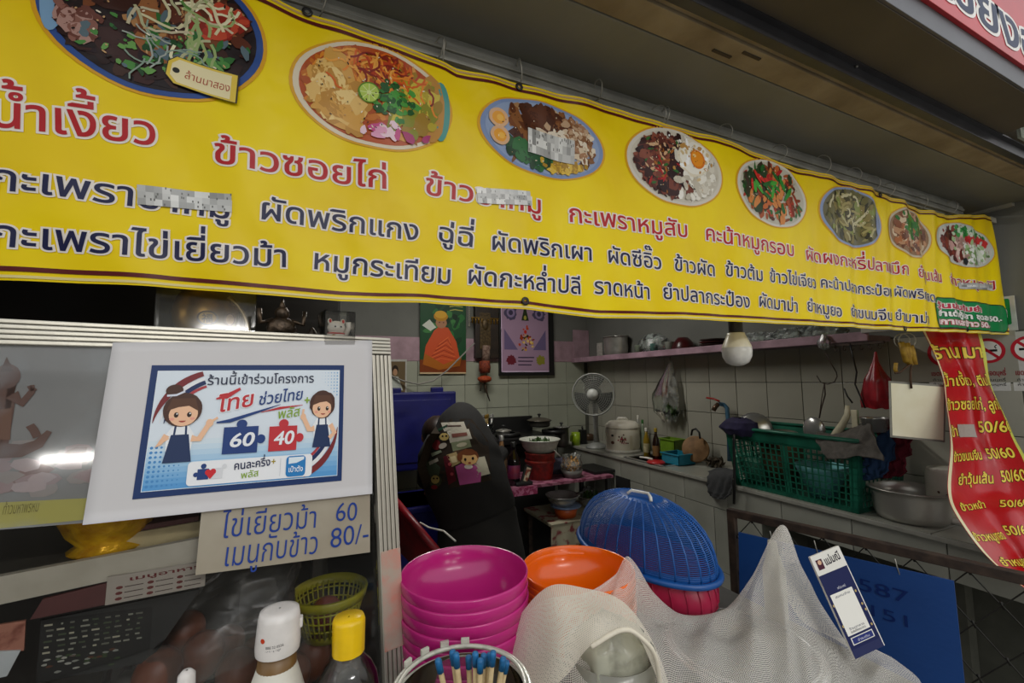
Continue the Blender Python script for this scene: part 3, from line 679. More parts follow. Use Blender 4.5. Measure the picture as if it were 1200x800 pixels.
def bagmb(path, seed=1, n=26, m=16, crease=.12):
    """crumpled sack: rings (centre, rx, ry) stacked along the path"""
    g = random.Random(seed); ph = [g.uniform(0, 6) for _ in range(4)]; mb = MB(); vs = []; fs = []; N = len(path)
    steps = []
    for k in range((N-1)*4+1):
        i = min(k//4, N-2); f = (k-4*i)/4; f = f*f*(3-2*f); a, b = path[i], path[i+1]
        steps.append((V(a[0]).lerp(V(b[0]), f), a[1]+(b[1]-a[1])*f, a[2]+(b[2]-a[2])*f))
    for k, (c, rx, ry) in enumerate(steps):
        for i in range(n):
            a = 2*PI*i/n; w_ = 1+crease*math.sin(5*a+ph[0]+k*.15)*.6+crease*math.sin(9*a+ph[1]-k*.2)*.5+crease*g.uniform(-.3, .3)
            vs.append(c+V((rx*w_*math.cos(a), ry*w_*math.sin(a), g.uniform(-.2, .2)*min(rx, .02))))
    for k in range(len(steps)-1):
        for i in range(n): a = k*n+i; b = k*n+(i+1) % n; fs.append((a, b, b+n, a+n))
    return mb.add(vs, fs)
def clump(c, r, n, size, seed=3, el=(1, 1, 1)):
    g = random.Random(seed); mb = MB()
    for _ in range(n):
        d = V((g.gauss(0, 1), g.gauss(0, 1), g.gauss(0, 1))).normalized()*g.random()**.4; p_ = V(c)+V((d.x*r*el[0], d.y*r*el[1], d.z*r*el[2]))
        M = frame(p_, (g.gauss(0, 1), g.gauss(0, 1), g.gauss(0, 1))); s_ = size*g.uniform(.6, 1.2)
        mb.add([(-s_, 0, 0), (-s_*.3, s_*.35, s_*.1), (s_*.4, s_*.3, s_*.1), (s_, 0, 0), (s_*.4, -s_*.3, s_*.1), (-s_*.3, -s_*.35, s_*.1)], [(0, 5, 4, 3, 2, 1)], M)
    return mb
c = V((2.31, onX(765, 395, 2.31).y, sz+.026)); S('plastic_bag', bagmb([(c, .05, .05), (c+V((0, 0, .05)), .08, .13), (c+V((0, 0, .11)), .07, .12), (c+V((0, 0, .15)), .03, .05)], 5), film_mat('milky_bag_film', '#b9c4bd', .7, .3, 1.45, 30), 'bundle of clear plastic bags right of the big pot on the pink shelf', 'bag')
for i in range(3):
    y = onX(748+i*18, 395, 2.27).y; S('food_tub', MB().lathe([(.001, 0), (.026, 0), (.032, .07), (.034, .072), (.031, .07), (.025, .003)], Matrix.Translation(V((2.27, y, sz+.026))), 20), [mat('sage_tub', '#8f9a86', .5), mat('teal_tub', '#5f8a80', .4), mat('pale_tub', '#a3a79c', .4)][i], ['squat sage tub beside the big pot on the pink shelf', 'small teal tub in the middle of the shelf bags', 'pale tub next to the maroon bowl on the pink shelf'][i], 'tub')
MAR = mat('maroon_plastic', '#4c1519', .3, c2='#34100f', nscale=10)
c = V((2.31, onX(800, 392, 2.31).y, sz+.026)); S('serving_bowl', MB().lathe([(.075, 0), (.079, .02), (.065, .06), (.035, .095), (.001, .10)], Matrix.Translation(c), 32), MAR, 'maroon bowl turned upside down on the middle of the pink shelf', 'bowl')
for i in range(4):
    c = V((2.31, onX(835, 392, 2.31).y-.0, sz+.027+.016*i)); S('stacked_plate', MB().lathe([(.001, 0), (.06, 0), (.092-.004*i, .012), (.088-.004*i, .014), (.058, .004), (.001, .004)], Matrix.Translation(c), 32), mat('dark_brown_melamine', '#2c1b17', .35) if i % 2 else MAR, ['maroon plate at the bottom of the short stack behind the bulb', 'dark brown plate second from the bottom behind the bulb', 'maroon plate second from the top behind the bulb', 'dark brown plate topmost of the stack behind the bulb'][i], 'plate', 'dark plates behind the bulb')
for (x, sd) in ((885, 3), (925, 8), (960, 12)):
    c = V((2.30, onX(x, 390, 2.30).y, sz+.026)); S('plastic_bag', bagmb([(c, .03, .05), (c+V((0, 0, .02)), .06, .11), (c+V((.01, 0, .05)), .05, .1), (c+V((0, 0, .075)), .02, .05)], sd, crease=.3), film_mat('milky_bag_film', '#b9c4bd'), {885: 'crumpled clear bag on the shelf just right of the light bulb', 925: 'middle crumpled clear bag on the near half of the shelf', 960: 'crumpled clear bag nearest the shelf end above the hooks'}[x], 'bag')
c = onX(966, 400, 2.19); S('plastic_bag', bagmb([(c+V((0, 0, .035)), .006, .006), (c, .022, .024), (c-V((0, 0, .03)), .016, .018), (c-V((0, 0, .04)), .004, .004)], 9, crease=.3), film_mat('milky_bag_film', '#b9c4bd'), 'small wad of clear plastic bag hanging off the shelf edge', 'bag')
# hook rail, wires, ladle
hk = T('hook_rail', 'dark rail with small hooks screwed under the shelf end', 'hook rail', (2.3, 1.2, 1.58))
ya, yb_ = onX(975, 400, 2.21).y, onX(1036, 400, 2.21).y
link('bar', MB().box((2.21, (ya+yb_)/2, 1.588), (.012, abs(ya-yb_), .010)), IRON, hk)
for i in range(6):
    y = ya+(yb_-ya)*(i+.5)/6; link('hook', MB().tube([(2.205, y, 1.584), (2.195, y, 1.572), (2.188, y-.006, 1.562), (2.182, y-.015, 1.560), (2.178, y-.021, 1.567)], .0022, 6), IRON, hk)
def pxpath(pts, X): return [onX(x, y, X) for x, y in pts]
S('wire_hook', MB().tube(pxpath([(967, 412), (973, 424), (980, 436), (981, 441), (978, 447), (970, 450), (962, 448), (957, 440)], 2.17), .0024, 6), IRON, 'bent wire hook hanging under the bag wad and holding the ladle', 'hook')
ld = T('ladle', 'round steel ladle hanging from the bent wire hook', 'ladle', onX(955, 515, 2.17))
link('handle', MB().tube(pxpath([(966, 449), (967, 462), (962, 480), (960, 490)], 2.17), .003, 6).tube(pxpath([(966, 449), (963, 466), (961, 482)], 2.172), .002, 5), IRON, ld)
c = onX(954, 503, 2.13); link('bowl', MB().ball(c, (.02, .05, .058), None, 20, 12), STEEL, ld)
S('metal_skewer', MB().tube(pxpath([(996, 402), (1000, 420), (1004, 436), (1002, 450), (1009, 466), (1014, 478)], 2.16), .0032, 6), BLK, 'crooked black metal rod hanging from the hook rail', 'rod')
S('metal_prong', MB().tube(pxpath([(989, 455), (993, 464), (999, 472)], 2.15), .0034, 6), BLK, 'short dark rod poking up left of the white sticks in the basket', 'rod')
c = onX(1027, 450, 2.2); S('red_net_bag', bagmb([(onX(1026, 412, 2.2), .004, .004), (onX(1026, 424, 2.2), .012, .01), (onX(1027, 445, 2.2), .04, .042), (onX(1028, 468, 2.2), .045, .055), (onX(1028, 478, 2.2), .035, .05)], 21, crease=.16), mat('red_plastic_sheet', '#a8202c', .35, c2='#7c141e', nscale=20), 'bright red plastic bag hanging from the hook rail', 'bag')
c = onX(1026, 502, 2.06); S('hanging_steel_cup', MB().lathe([(.001, 0), (.036, 0), (.05, .055), (.053, .056), (.048, .052), (.034, .003)], Matrix.Translation(c-V((0, 0, .012))), 28), STEEL, 'bright steel cup below the red bag and above the red cloth', 'cup')
# switch plate marks
# ================================================================ HANGING BAG OF GREENS, FAUCET
X = 2.32; hb = T('greens_bag', 'clear plastic bag of green leaves hanging on the right wall', 'bag', onX(782, 500, X))
link('film', bagmb([(onX(786, 421, X), .006, .01), (onX(785, 428, X), .012, .02), (onX(782, 445, X), .025, .07), (onX(779, 465, X), .045, .12), (onX(781, 482, X), .05, .11), (onX(785, 494, X), .03, .05)], 31, crease=.18), FILM, hb)
c = onX(784, 482, X); link('leaves', clump(c, .075, 170, .028, 5, (.55, 1, .62)), GREEN, hb)['kind'] = 'stuff'
link('hook', MB().tube([onX(787, 415, X+.07), onX(785, 420, X), onX(787, 424, X)], .002, 5), IRON, hb)
fa = T('tap', 'blue pipe tap with a red lever on the right wall', 'tap', onX(853, 510, 2.33))
BP = mat('blue_pipe', '#36607a', .45, nscale=20)
link('pipe', MB().tube(pxpath([(855, 540), (854, 500), (852, 478)], 2.32)+[onX(848, 474, 2.32), onX(842, 473, 2.30)], .013, 10), BP, fa)
link('spout', MB().tube([onX(842, 473, 2.30), onX(838, 477, 2.28), onX(836, 481, 2.27)], .014, 10), mat('tap_brass_dark', '#5c4636', .4, .6), fa)
link('lever', MB().tube(pxpath([(828, 466), (836, 467), (843, 470)], 2.28), .006, 8), mat('red_lever', '#a12a22', .4), fa)
# ================================================================ COUNTER THINGS, FAR TO NEAR
def onC(x, y): return onZ(x, y, ZC+.002)
fn = T('table_fan', 'grey table fan with a round wire guard in the far corner', 'fan', onC(697, 527))
GP = mat('grey_fan_plastic', '#8b8d88', .45); fc = at(695, 462, 3.12); b0 = onC(698, 524); b0 = V((b0.x, b0.y-.02, b0.z))
FM = frame(fc, (CAM-fc).normalized()+V((-.25, 0, 0)), (0, 0, 1)); R_ = .15
link('base', MB().lathe([(.001, 0), (.095, 0), (.095, .012), (.07, .028), (.03, .045), (.001, .048)], Matrix.Translation(b0), 32, sy=.85), GP, fn)
link('neck', MB().tube([b0+V((0, 0, .03)), b0+V((-.005, 0, .12)), fc-FM.to_3x3() @ V((0, 0, .07))-V((0, 0, .06))], [.024, .019, .022], 12), GP, fn)
link('motor', MB().lathe([(.001, -.13), (.04, -.12), (.055, -.06), (.05, -.035), (.001, -.035)], FM, 24), GP, fn)
gd = MB()
for k in range(9): gd.tube([FM @ V((R_*(.28+.09*k)*math.cos(t), R_*(.28+.09*k)*math.sin(t), .03*math.cos((.28+.09*k)*PI/2))) for t in [2*PI*i/36 for i in range(36)]], .0015, 4, True)
for s_ in (1, -1):
    for i in range(40): t = 2*PI*i/40; gd.tube([FM @ V((R_*k*math.cos(t+.3*k), R_*k*math.sin(t+.3*k), s_*.032*math.cos(k*PI/2))) for k in (.2, .5, .8, 1)], .0009, 3, cap=False)
link('guard', gd, mat('fan_guard_wire', '#9a9b94', .4, .3), fn)['kind'] = 'stuff'
link('guard_ring', MB().tube([FM @ V((R_*math.cos(t), R_*math.sin(t), 0)) for t in [2*PI*i/48 for i in range(48)]], .006, 8, True), GP, fn)
link('hub_cap', MB().lathe([(.04, .028), (.038, .038), (.001, .042)], FM, 28), mat('pale_hub', '#b9bab4', .4), fn)
for i in range(3):
    bl = MB(); t0 = i*2*PI/3; bl.grid(lambda u, v, t0=t0: FM @ V(((.03+.11*v)*math.cos(t0+(u-.5)*1.3), (.03+.11*v)*math.sin(t0+(u-.5)*1.3), .01*(u-.5)*2)), 8, 5); link('blade', bl, mat('smoky_blade', '#3a3c3a', .3), fn)
rc = T('rice_cooker', 'cream rice cooker printed with red flowers on the far counter', 'rice cooker', onC(730, 531)); c = V((2.19, onX(730, 520, 2.19).y, ZC+.002)); M = Matrix.Translation(c); r = .128
link('body', MB().lathe([(.001, 0), (r*.95, 0), (r, .015), (r*1.03, .08), (r*1.03, .17), (r*.98, .18), (.001, .18)], M, 40), CERA, rc)
link('base_ring', MB().lathe([(r*1.04, 0), (r*1.07, .006), (r*1.03, .02), (r*.9, .02)], M, 36), WPL, rc)
l_ = link('lid', MB().lathe([(r*1.04, .18), (r*1.03, .20), (r*.8, .225), (r*.4, .235), (.001, .236)], M, 40), CERA, rc)
link('lid_handle', MB().tube([c+V((-.04, .02, .228)), c+V((-.025, .012, .25)), c+V((.025, -.012, .25)), c+V((.04, -.02, .228))], .009, 8), WPL, l_)
link('side_handle', MB().box(c+V((-.03, .112, .15)), (.04, .02, .03), None, .004), BLK, rc)
n_ = (CAM-c); n_.z = 0; n_.normalize(); tt = V((-n_.y, n_.x, 0))
def cyl(c, r, lift=.001): return lambda s_, t_, h: c+(n_*math.cos(s_/r)+tt*math.sin(s_/r))*(r+lift+h)+V((0, 0, t_))
P = Print(cyl(c, r*1.03)); g = random.Random(4)
for i in range(34): P.disc(g.gauss(-.004, .02), .1+g.gauss(0, .016), .006*g.uniform(.5, 1.2), .006, g.choice(['#8c2a34', '#b04a50', '#5c3a30', '#7c8a60', '#a05a64']), .0002*i, 7, wob=.4)
P.disc(-.08, .075, .016, .012, '#6b4636', 0, 12); P.rect(-.09, .12, -.07, .135, '#3c3c38')
P.rect(.05, .03, .075, .13, '#d8d0b8', 0, 4, 1)
link('floral_print', P, INK, rc)
def bottle(name, label, c, r, h, mt, capm, lab=None, neck=.35, cat='bottle', liquid=None, group=None):
    t = T(name, label, cat, c, group); M = Matrix.Translation(V(c)); hn = h*(1-neck)
    link('body', MB().lathe([(.001, 0), (r*.9, 0), (r, r*.15), (r, hn*.85), (r*.85, hn), (r*.42, hn+h*neck*.45), (r*.36, h*.93), (.001, h*.93)], M, 24), mt, t)
    link('cap', MB().lathe([(r*.44, h*.9), (r*.46, h), (r*.4, h*1.02), (.001, h*1.02)], M, 18), capm, t)
    if lab: link('label_band', MB().lathe([(r*1.01, hn*.25), (r*1.02, hn*.26), (r*1.02, hn*.72), (r*1.01, hn*.73)], M, 24), lab, t)
    if liquid: link('liquid', MB().lathe([(.001, .004), (r*.88, .004), (r*.95, r*.2), (r*.95, hn*.6), (.001, hn*.6)], M, 20), liquid, t)
    return t
def oX(x, X): p = onX(x, 500, X); return V((X, p.y, ZC+.002))
OIL = mat('golden_oil', '#8a7220', .15, spec=.6); SOY = mat('dark_soy', '#24130c', .12, spec=.6); PALE = mat('cream_label', '#b5ab86', .6, c2='#8d8460', nscale=60)
bottle('oil_bottle', 'yellow oil bottle with cream label right of the rice cooker', oX(757, 2.17), .024, .20, OIL, WPL, PALE)
bottle('soy_sauce_bottle', 'dark soy sauce bottle in front of the green plastic box', oX(768, 2.12), .024, .215, SOY, mat('yellow_cap', '#a88f22', .4), mat('gold_brown_label', '#7a5a30', .6, nscale=50))
bottle('vinegar_bottle', 'thin pale bottle with green cap behind the oil bottle', oX(753, 2.30), .02, .235, mat('pale_green_glass', '#93a08a', .2), mat('green_cap', '#3f7a3a', .4))
bottle('sauce_bottle', 'tall clear bottle with white cap behind the rice cooker', oX(748, 2.34), .02, .26, mat('cloudy_bottle', '#a9aaa0', .3), WPL)
def tray(name, label, c, d, h, mt, rot=0, cat='box'):
    t = MB(); M = Matrix.Translation(V(c)) @ Matrix.Rotation(rot, 4, 'Z'); w_ = .004
    t.box((0, 0, w_/2), (d[0], d[1], w_), M)
    for s_ in (1, -1): t.box((s_*(d[0]/2-w_/2), 0, h/2), (w_, d[1], h), M); t.box((0, s_*(d[1]/2-w_/2), h/2), (d[0], w_, h), M)
    for s_ in (1, -1): t.box((s_*(d[0]/2+.004), 0, h-.004), (.008, d[1]+.016, .008), M, .002); t.box((0, s_*(d[1]/2+.004), h-.004), (d[0], .008, .008), M, .002)
    return S(name, t, mt, label, cat)
tray('plastic_box', 'lime green plastic box behind the blue one by the sink', oX(787, 2.32)+V((0, 0, 0)), (.1, .14, .13), .13, mat('lime_box', '#6f9424', .4))
tray('plastic_box', 'teal blue plastic box between the soy bottle and chopping board', oX(793, 2.18), (.14, .15, .1), .07, mat('teal_box', '#1f7f98', .4))
ts = T('red_lid_pan', 'small red pan lid with a pale handle at the counter edge', 'lid', oX(765, 2.06)); c = oX(767, 2.06)
link('disc', MB().lathe([(.001, .006), (.05, .004), (.058, 0), (.06, .006), (.05, .016), (.001, .018)], Matrix.Translation(c), 28), mat('red_lid', '#b02024', .35), ts)
link('handle', MB().tube([c+V((.0, .03, .02)), c+V((-.01, .09, .022)), c+V((-.02, .13, .02))], .007, 8), WPL, ts)
c = onX(811, 522, 2.22); c = V((2.25, c.y, 0)); cb = T('chopping_board', 'round wooden chopping board standing on edge beside the sink', 'chopping board', (c.x, c.y, ZC))
BM = frame((c.x, c.y, .985), (-.75, -.55, .25)); link('disc', MB().lathe([(.001, -.012), (.078, -.012), (.083, -.008), (.083, .008), (.078, .012), (.001, .012)], BM, 36), mat('worn_wood', '#94714a', .7, c2='#6d4f30', nscale=16, bump=.0008, bscale=60), cb)
hp = V((c.x, c.y, .985)); link('handle_loop', MB().tube([hp+V((.0, .03, .085)), hp+V((.0, .02, .12)), hp+V((0, -.01, .13)), hp+V((0, -.035, .11)), hp+V((0, -.04, .07))], .006, 8), BLK, cb)
S('wire_scourers', clump(V((2.3, onX(838, 520, 2.3).y, ZC+.03)), .06, 60, .03, 14, (.7, 1, .45)), mat('dull_brown_scrub', '#4a4030', .8), 'heap of brown scrubbers between the chopping board and tap', 'scrubber', None, 'stuff')
# cloth hanging off counter corner by the sink
def cloth(fn, nu, nv, th=.004):
    g = MB().grid(fn, nu, nv); k = len(g.v); nn = [V((0, 0, 0)) for _ in range(k)]
    for f in g.f:
        a, b, c_, d_ = (g.v[i] for i in f); n__ = (c_-a).cross(d_-b)
        if n__.length: n__.normalize()
        for i in f: nn[i] += n__
    g.v += [p_+n__.normalized()*th if n__.length else p_+V((0, 0, th)) for p_, n__ in zip(g.v[:k], nn)]
    m_ = len(g.f); g.f += [tuple(i+k for i in f[::-1]) for f in g.f[:m_]]
    w2 = nu+1
    edge = [(j*w2+i, j*w2+i+1) for j in (0, nv) for i in range(nu)]+[(j*w2+i, (j+1)*w2+i) for i in (0, nu) for j in range(nv)]
    g.f += [(a, b, b+k, a+k) for a, b in edge]; g.sm = [True]*len(g.f); return g
def ctrl(rows):
    """smooth surface through rows of control points"""
    def cr(p0, p1, p2, p3, t): return .5*((2*p1)+(p2-p0)*t+(2*p0-5*p1+4*p2-p3)*t*t+(3*p1-p0-3*p2+p3)*t*t*t)
    def line(ps, t):
        n = len(ps)-1; x = min(t*n, n-1e-6); i = int(x); f = x-i
        return cr(ps[max(i-1, 0)], ps[i], ps[i+1], ps[min(i+2, n)], f)
    return lambda u, v: line([line(r_, u) for r_ in rows], v)
def wr(fn, k, a=23, b=17): return lambda u, v: fn(u, v)+V((math.sin(a*u+b*v*.7), math.cos(b*u-a*v), math.sin(a*v+5*u)))*k
X = 1.985; cf = wr(ctrl([[onX(830, 552, 2.05), onX(840, 549, 2.05), onX(852, 548, 2.05), onX(862, 550, 2.05)], [onX(829, 560, X), onX(840, 556, X), onX(850, 556, X), onX(859, 556, X)], [onX(828, 572, X), onX(838, 575, X-.01), onX(848, 578, X), onX(858, 574, X)], [onX(832, 580, X), onX(838, 583, X-.01), onX(846, 585, X), onX(856, 580, X)]]), .004)
S('dish_cloth', cloth(cf, 20, 16), mat('charcoal_cloth', '#38393a', .9, nscale=40, bump=.001), 'dark grey cloth draped over the counter edge at the sink corner', 'cloth')
# ================================================================ GREEN CRATE
GC = mat('green_crate_plastic', '#1d6650', .4, c2='#164f3e', nscale=12, spec=.4)
c0, c1 = onX(1012, 588, 2.02), onX(863, 568, 2.02); y0, y1 = c0.y+.02, c1.y; zt = onX(935, 508, 2.02).z
cr = T('green_crate', 'large green slotted plastic crate full of kitchenware on the counter', 'crate', (2.18, (y0+y1)/2, ZC+.002))
zb = ZC+.002; xa, xb2 = 2.02, 2.34; ft = .03   # walls flare a little
def crw(P0, P1, parent, cols, rows, nm):
    """one slotted wall: bars across and down between P0 and P1 (bottom), flaring outwards"""
    mb = MB(); d = (P1-P0); L = d.length; d.normalize(); n__ = V((d.y, -d.x, 0)); h = zt-zb
    def pt(s_, z_): return P0+d*(s_-(ft*z_/h)*(1-2*s_/L))+n__*(ft*z_/h)+V((0, 0, z_))
    def bar(s0, z0_, s1, z1_):
        q = [pt(s0, z0_), pt(s1, z0_), pt(s1, z1_), pt(s0, z1_)]; t_ = n__*.003; mb.add(q+[a-t_ for a in q], [(0, 1, 2, 3), (7, 6, 5, 4), (0, 4, 5, 1), (2, 6, 7, 3), (1, 5, 6, 2), (3, 7, 4, 0)], None, False)
    bar(0, 0, L, h*.06); bar(0, h*.80, L, h*.98)
    for i in range(cols+1): s_ = .02+(L-.04)*i/cols; bar(s_-.0028, 0, s_+.0028, h*.82)
    for j in range(rows+1): z_ = h*(.06+.76*j/rows); bar(0, z_-.0025, L, z_+.0025)
    bar(0, 0, .03, h*.9); bar(L-.03, 0, L, h*.9); bar(L*.5-.006, 0, L*.5+.006, h*.85)
    return link(nm, mb, GC, parent)
cs = [V((xa, y1, zb)), V((xa, y0, zb)), V((xb2, y0, zb)), V((xb2, y1, zb))]
for i in range(4): crw(cs[i], cs[(i+1) % 4], cr, 21 if i % 2 == 0 else 10, 8, 'slotted_wall')
link('base', MB().box(((xa+xb2)/2, (y0+y1)/2, zb+.004), (xb2-xa, y1-y0, .006)), GC, cr)
e_ = ft+.006; link('rim', MB().tube([(xa-e_, y0-e_, zt), (xa-e_, y1+e_, zt), (xb2+e_-.01, y1+e_, zt), (xb2+e_-.01, y0-e_, zt)], .009, 8, True), GC, cr)
# things inside the crate
PC = mat('brown_colander', '#5a4a30', .6, nscale=20)
c = V((2.15, onX(915, 520, 2.15).y, zb+.02)); S('brown_colander', MB().lathe([(.10, .22), (.104, .225), (.09, .10), (.05, .02), (.001, .012), (.001, .016), (.048, .025), (.086, .10), (.098, .22)], Matrix.Translation(c), 32), PC, 'brown colander in the middle of the green crate', 'colander')
c = V((2.14, onX(962, 540, 2.14).y, zb+.012)); S('pale_blue_bowl', MB().lathe([(.001, 0), (.05, 0), (.10, .12), (.105, .14), (.1, .14), (.05, .008)], Matrix.Translation(c), 32), mat('pale_blue_bowl_plastic', '#7cc0c4', .4), 'pale blue bowl seen through the slots in the near crate end', 'bowl')
c = V((2.14, onX(885, 540, 2.14).y, zb+.012)); S('pale_green_bowl', MB().lathe([(.001, 0), (.05, 0), (.09, .1), (.093, .13), (.088, .13), (.05, .008)], Matrix.Translation(c), 32), mat('pale_green_bowl_plastic', '#5f9c84', .4), 'pale green bowl seen through the slots in the far crate end', 'bowl')
c = onX(884, 502, 2.22); S('pan_lid', MB().lathe([(.085, 0), (.088, .004), (.07, .014), (.02, .02), (.001, .02)], frame(c, (-.8, -.55, .2)), 36).lathe([(.006, .02), (.012, .032), (.001, .034)], frame(c, (-.8, -.55, .2)), 12), STEEL, 'steel pan lid standing up at the far end of the crate', 'lid')
c = onX(915, 512, 2.17); S('frying_pan', MB().lathe([(.001, 0), (.06, 0), (.085, .03), (.088, .031), (.06, .004), (.001, .004)], frame(c-V((0, 0, .02)), (-.25, -.1, 1)), 32), mat('pan_brown_grey', '#5c5a4c', .45, .5), 'shallow grey pan lying across the top of the crate', 'pan')
PURP = mat('dark_purple_cloth', '#262046', .85, c2='#1a1634', nscale=30, bump=.001)
X = 2.0; cp = bagmb([(onX(868, 510, X), .04, .07), (onX(866, 502, X), .055, .10), (onX(868, 494, X), .05, .085), (onX(866, 489, X), .02, .03)], 41, crease=.12); S('purple_cap', cp, PURP, 'dark purple cloth cap hung on the far corner of the crate', 'cap')
S('strap_pole', MB().tube([onX(861, 498, 1.965), onX(860, 520, 1.965), onX(861, 560, 1.965), onX(860, 590, 1.965)], [.008, .006, .007, .007], 8), BLK, 'dark cord hanging down at the far corner of the crate', 'cord')
BW = mat('bone_white_handle', '#c9c2a6', .5)
S('curved_handle', MB().tube(pxpath([(993, 475), (993, 486), (988, 496), (980, 508), (975, 516)], 2.08), [.008, .012, .014, .016, .016], 10), BW, 'curved cream handle sticking out of the crate', 'handle')
S('flat_stick', MB().box(onX(1002, 497, 2.07), (.006, .022, .12), None, .002), BW, 'straight white stick standing beside the curved handle', 'stick')
S('flat_stick', MB().box(onX(1005, 497, 2.10), (.006, .012, .12), None, .002), mat('pale_green_stick', '#7f9a70', .5), 'thin pale green stick just right of the white stick', 'stick')
X = 2.0
gcl = wr(ctrl([[onX(957, 506, 2.06), onX(980, 508, 2.1), onX(1003, 498, 2.1), onX(1016, 493, 2.06)], [onX(954, 510, X), onX(976, 511, 2.0), onX(1003, 505, 2.01), onX(1019, 497, X)], [onX(960, 524, 1.975), onX(980, 526, 1.975), onX(1004, 522, 1.98), onX(1027, 517, X)], [onX(969, 537, 1.97), onX(984, 537, 1.965), onX(1008, 535, 1.97), onX(1036, 540, X-.02)]]), .003)
S('grey_towel', cloth(gcl, 26, 18, .006), mat('grey_towel_cloth', '#5f5a54', .95, c2='#504c47', nscale=50, bump=.0015, bscale=200), 'grey towel draped over the near corner of the green crate', 'towel')
X = 2.05
bcl = wr(ctrl([[onX(1006, 528, X), onX(1020, 520, X), onX(1042, 500, X+.02)], [onX(1004, 548, X), onX(1022, 545, X), onX(1048, 530, X+.02)], [onX(1008, 560, X), onX(1024, 562, X), onX(1036, 556, X)]]), .006)
S('blue_cloth', cloth(bcl, 20, 14, .006), mat('navy_blue_cloth', '#1c3a5e', .9, nscale=30, bump=.001), 'navy blue cloth hanging behind the grey towel', 'cloth')
X = 2.12
rcl = wr(ctrl([[onX(1026, 500, X), onX(1045, 496, X), onX(1070, 496, X)], [onX(1026, 530, X), onX(1046, 528, X), onX(1066, 525, X)], [onX(1030, 558, X), onX(1044, 560, X), onX(1058, 558, X)]]), .008)
S('maroon_cloth', cloth(rcl, 22, 16, .006), mat('maroon_cloth_fabric', '#6c1428', .9, nscale=30, bump=.001), 'maroon cloth hanging between the blue cloth and big pot', 'cloth')
# ================================================================ BIG POT AND NEAR COOKER
c = onX(1054, 600, 2.09); c = V((2.13, c.y-.02, ZC+.002))
q = T('basin_pot', 'big round aluminium basin on the near end of the counter', 'basin', c); M = Matrix.Translation(c); r = .118; h = .118
link('body', MB().lathe([(.001, 0), (r*.8, 0), (r*.9, .008), (r*.97, .03), (r, h*.8), (r+.004, h*.95), (r+.014, h), (r+.016, h-.003), (r+.014, h+.003), (r-.004, h), (r*.95, h*.7), (r*.9, .02), (r*.75, .005), (.001, .005)], M, 48), mat('brushed_basin_aluminium', '#bab7ae', .35, .6, c2='#a5a299', nscale=5, bump=.0005, bscale=30), q)
c2_ = V((2.285, onX(1127, 590, 2.285).y+.01, ZC+.002)); q = T('rice_cooker', 'white flowered rice cooker behind the red price banner', 'rice cooker', c2_); M = Matrix.Translation(c2_); r = .09
link('body', MB().lathe([(.001, .02), (r*.95, .02), (r, .03), (r*1.0, .17), (r*.9, .19), (.001, .19)], M, 36), CERA, q)
link('base_ring', MB().lathe([(r*.8, 0), (r*.99, .0), (r*1.02, .02), (r*.9, .022)], M, 36), WPL, q)
n_ = (CAM-c2_); n_.z = 0; n_.normalize(); tt = V((-n_.y, n_.x, 0)); P = Print(cyl(c2_, r*1.0))
for i in range(20): P.disc(g.gauss(-.01, .02), .09+g.gauss(0, .02), .005, .005, g.choice(['#5c2a28', '#8a4038', '#6a5040']), .0002*i, 7, wob=.4)
link('floral_print', P, INK, q)
# ================================================================ BACK WALL PICTURES
def wallframe(x0, y0, x1, y1, Y): a = onY(x0, y1, Y); b = onY(x1, y0, Y); return a, b.x-a.x, b.z-a.z
Yp = YW-.03
a, W_, H_ = wallframe(492, 350, 546, 438, Yp)
mk = T('portrait_poster', 'poster of a person in orange robe and yellow hat on the back wall', 'poster', (a.x+W_/2, Yp, a.z))
link('sheet', MB().box((a.x+W_/2, Yp+.006, a.z+H_/2), (W_, .006, H_)), mat('green_poster_paper', '#24402a', .5), mk)
P = Print(flat(uvn((a.x, Yp+.002, a.z), (1, 0, 0), (0, 0, 1)))); w_, h_ = W_, H_
P.rect(0, 0, w_, h_, '#1f4a2c')
for i in range(26): P.disc(w_*rnd.uniform(.1, .9), h_*rnd.uniform(.4, .95), w_*rnd.uniform(.05, .14), h_*rnd.uniform(.02, .06), rnd.choice(['#2c6a34', '#1a3c26', '#3f7a40', '#17301e']), .0002+i*1e-5, 8, wob=.4, rot=rnd.uniform(0, 3))
P.poly([(w_*.04, h_*.62), (w_*.22, h_*.55), (w_*.34, h_*.6), (w_*.2, h_*.7)], '#c8ccc0', .0005)
P.rect(0, 0, w_, h_*.18, '#7a3a18', .0005); P.rect(0, 0, w_, h_*.02, '#c8b088', .0006)
P.poly([(w_*.06, h_*.12), (w_*.12, h_*.36), (w_*.3, h_*.56), (w_*.42, h_*.62), (w_*.6, h_*.6), (w_*.78, h_*.42), (w_*.86, h_*.2), (w_*.7, h_*.1), (w_*.3, h_*.08)], '#c4502a', .0008)
for i in range(9): P.line([(w_*(.16+.03*i), h_*(.14+.03*i)), (w_*(.45+.02*i), h_*(.2+.035*i)), (w_*(.8-.02*i), h_*(.16+.03*i))], w_*.012, '#8c3018' if i % 2 else '#dc7040', .001+i*1e-5)
P.poly([(w_*.06, h_*.12), (w_*.1, h_*.26), (w_*.5, h_*.12), (w_*.9, h_*.22), (w_*.86, h_*.1), (w_*.4, h_*.05)], '#a8601c', .0013)
P.disc(w_*.45, h_*.66, w_*.12, h_*.07, '#a87858', .0014); P.disc(w_*.44, h_*.745, w_*.155, h_*.06, '#b8841c', .0015, wob=.05); P.disc(w_*.44, h_*.77, w_*.13, h_*.05, '#d0a02c', .0016)
for dx in (-.04, .05): P.disc(w_*(.45+dx), h_*.665, w_*.014, h_*.007, '#2a1a12', .0017)
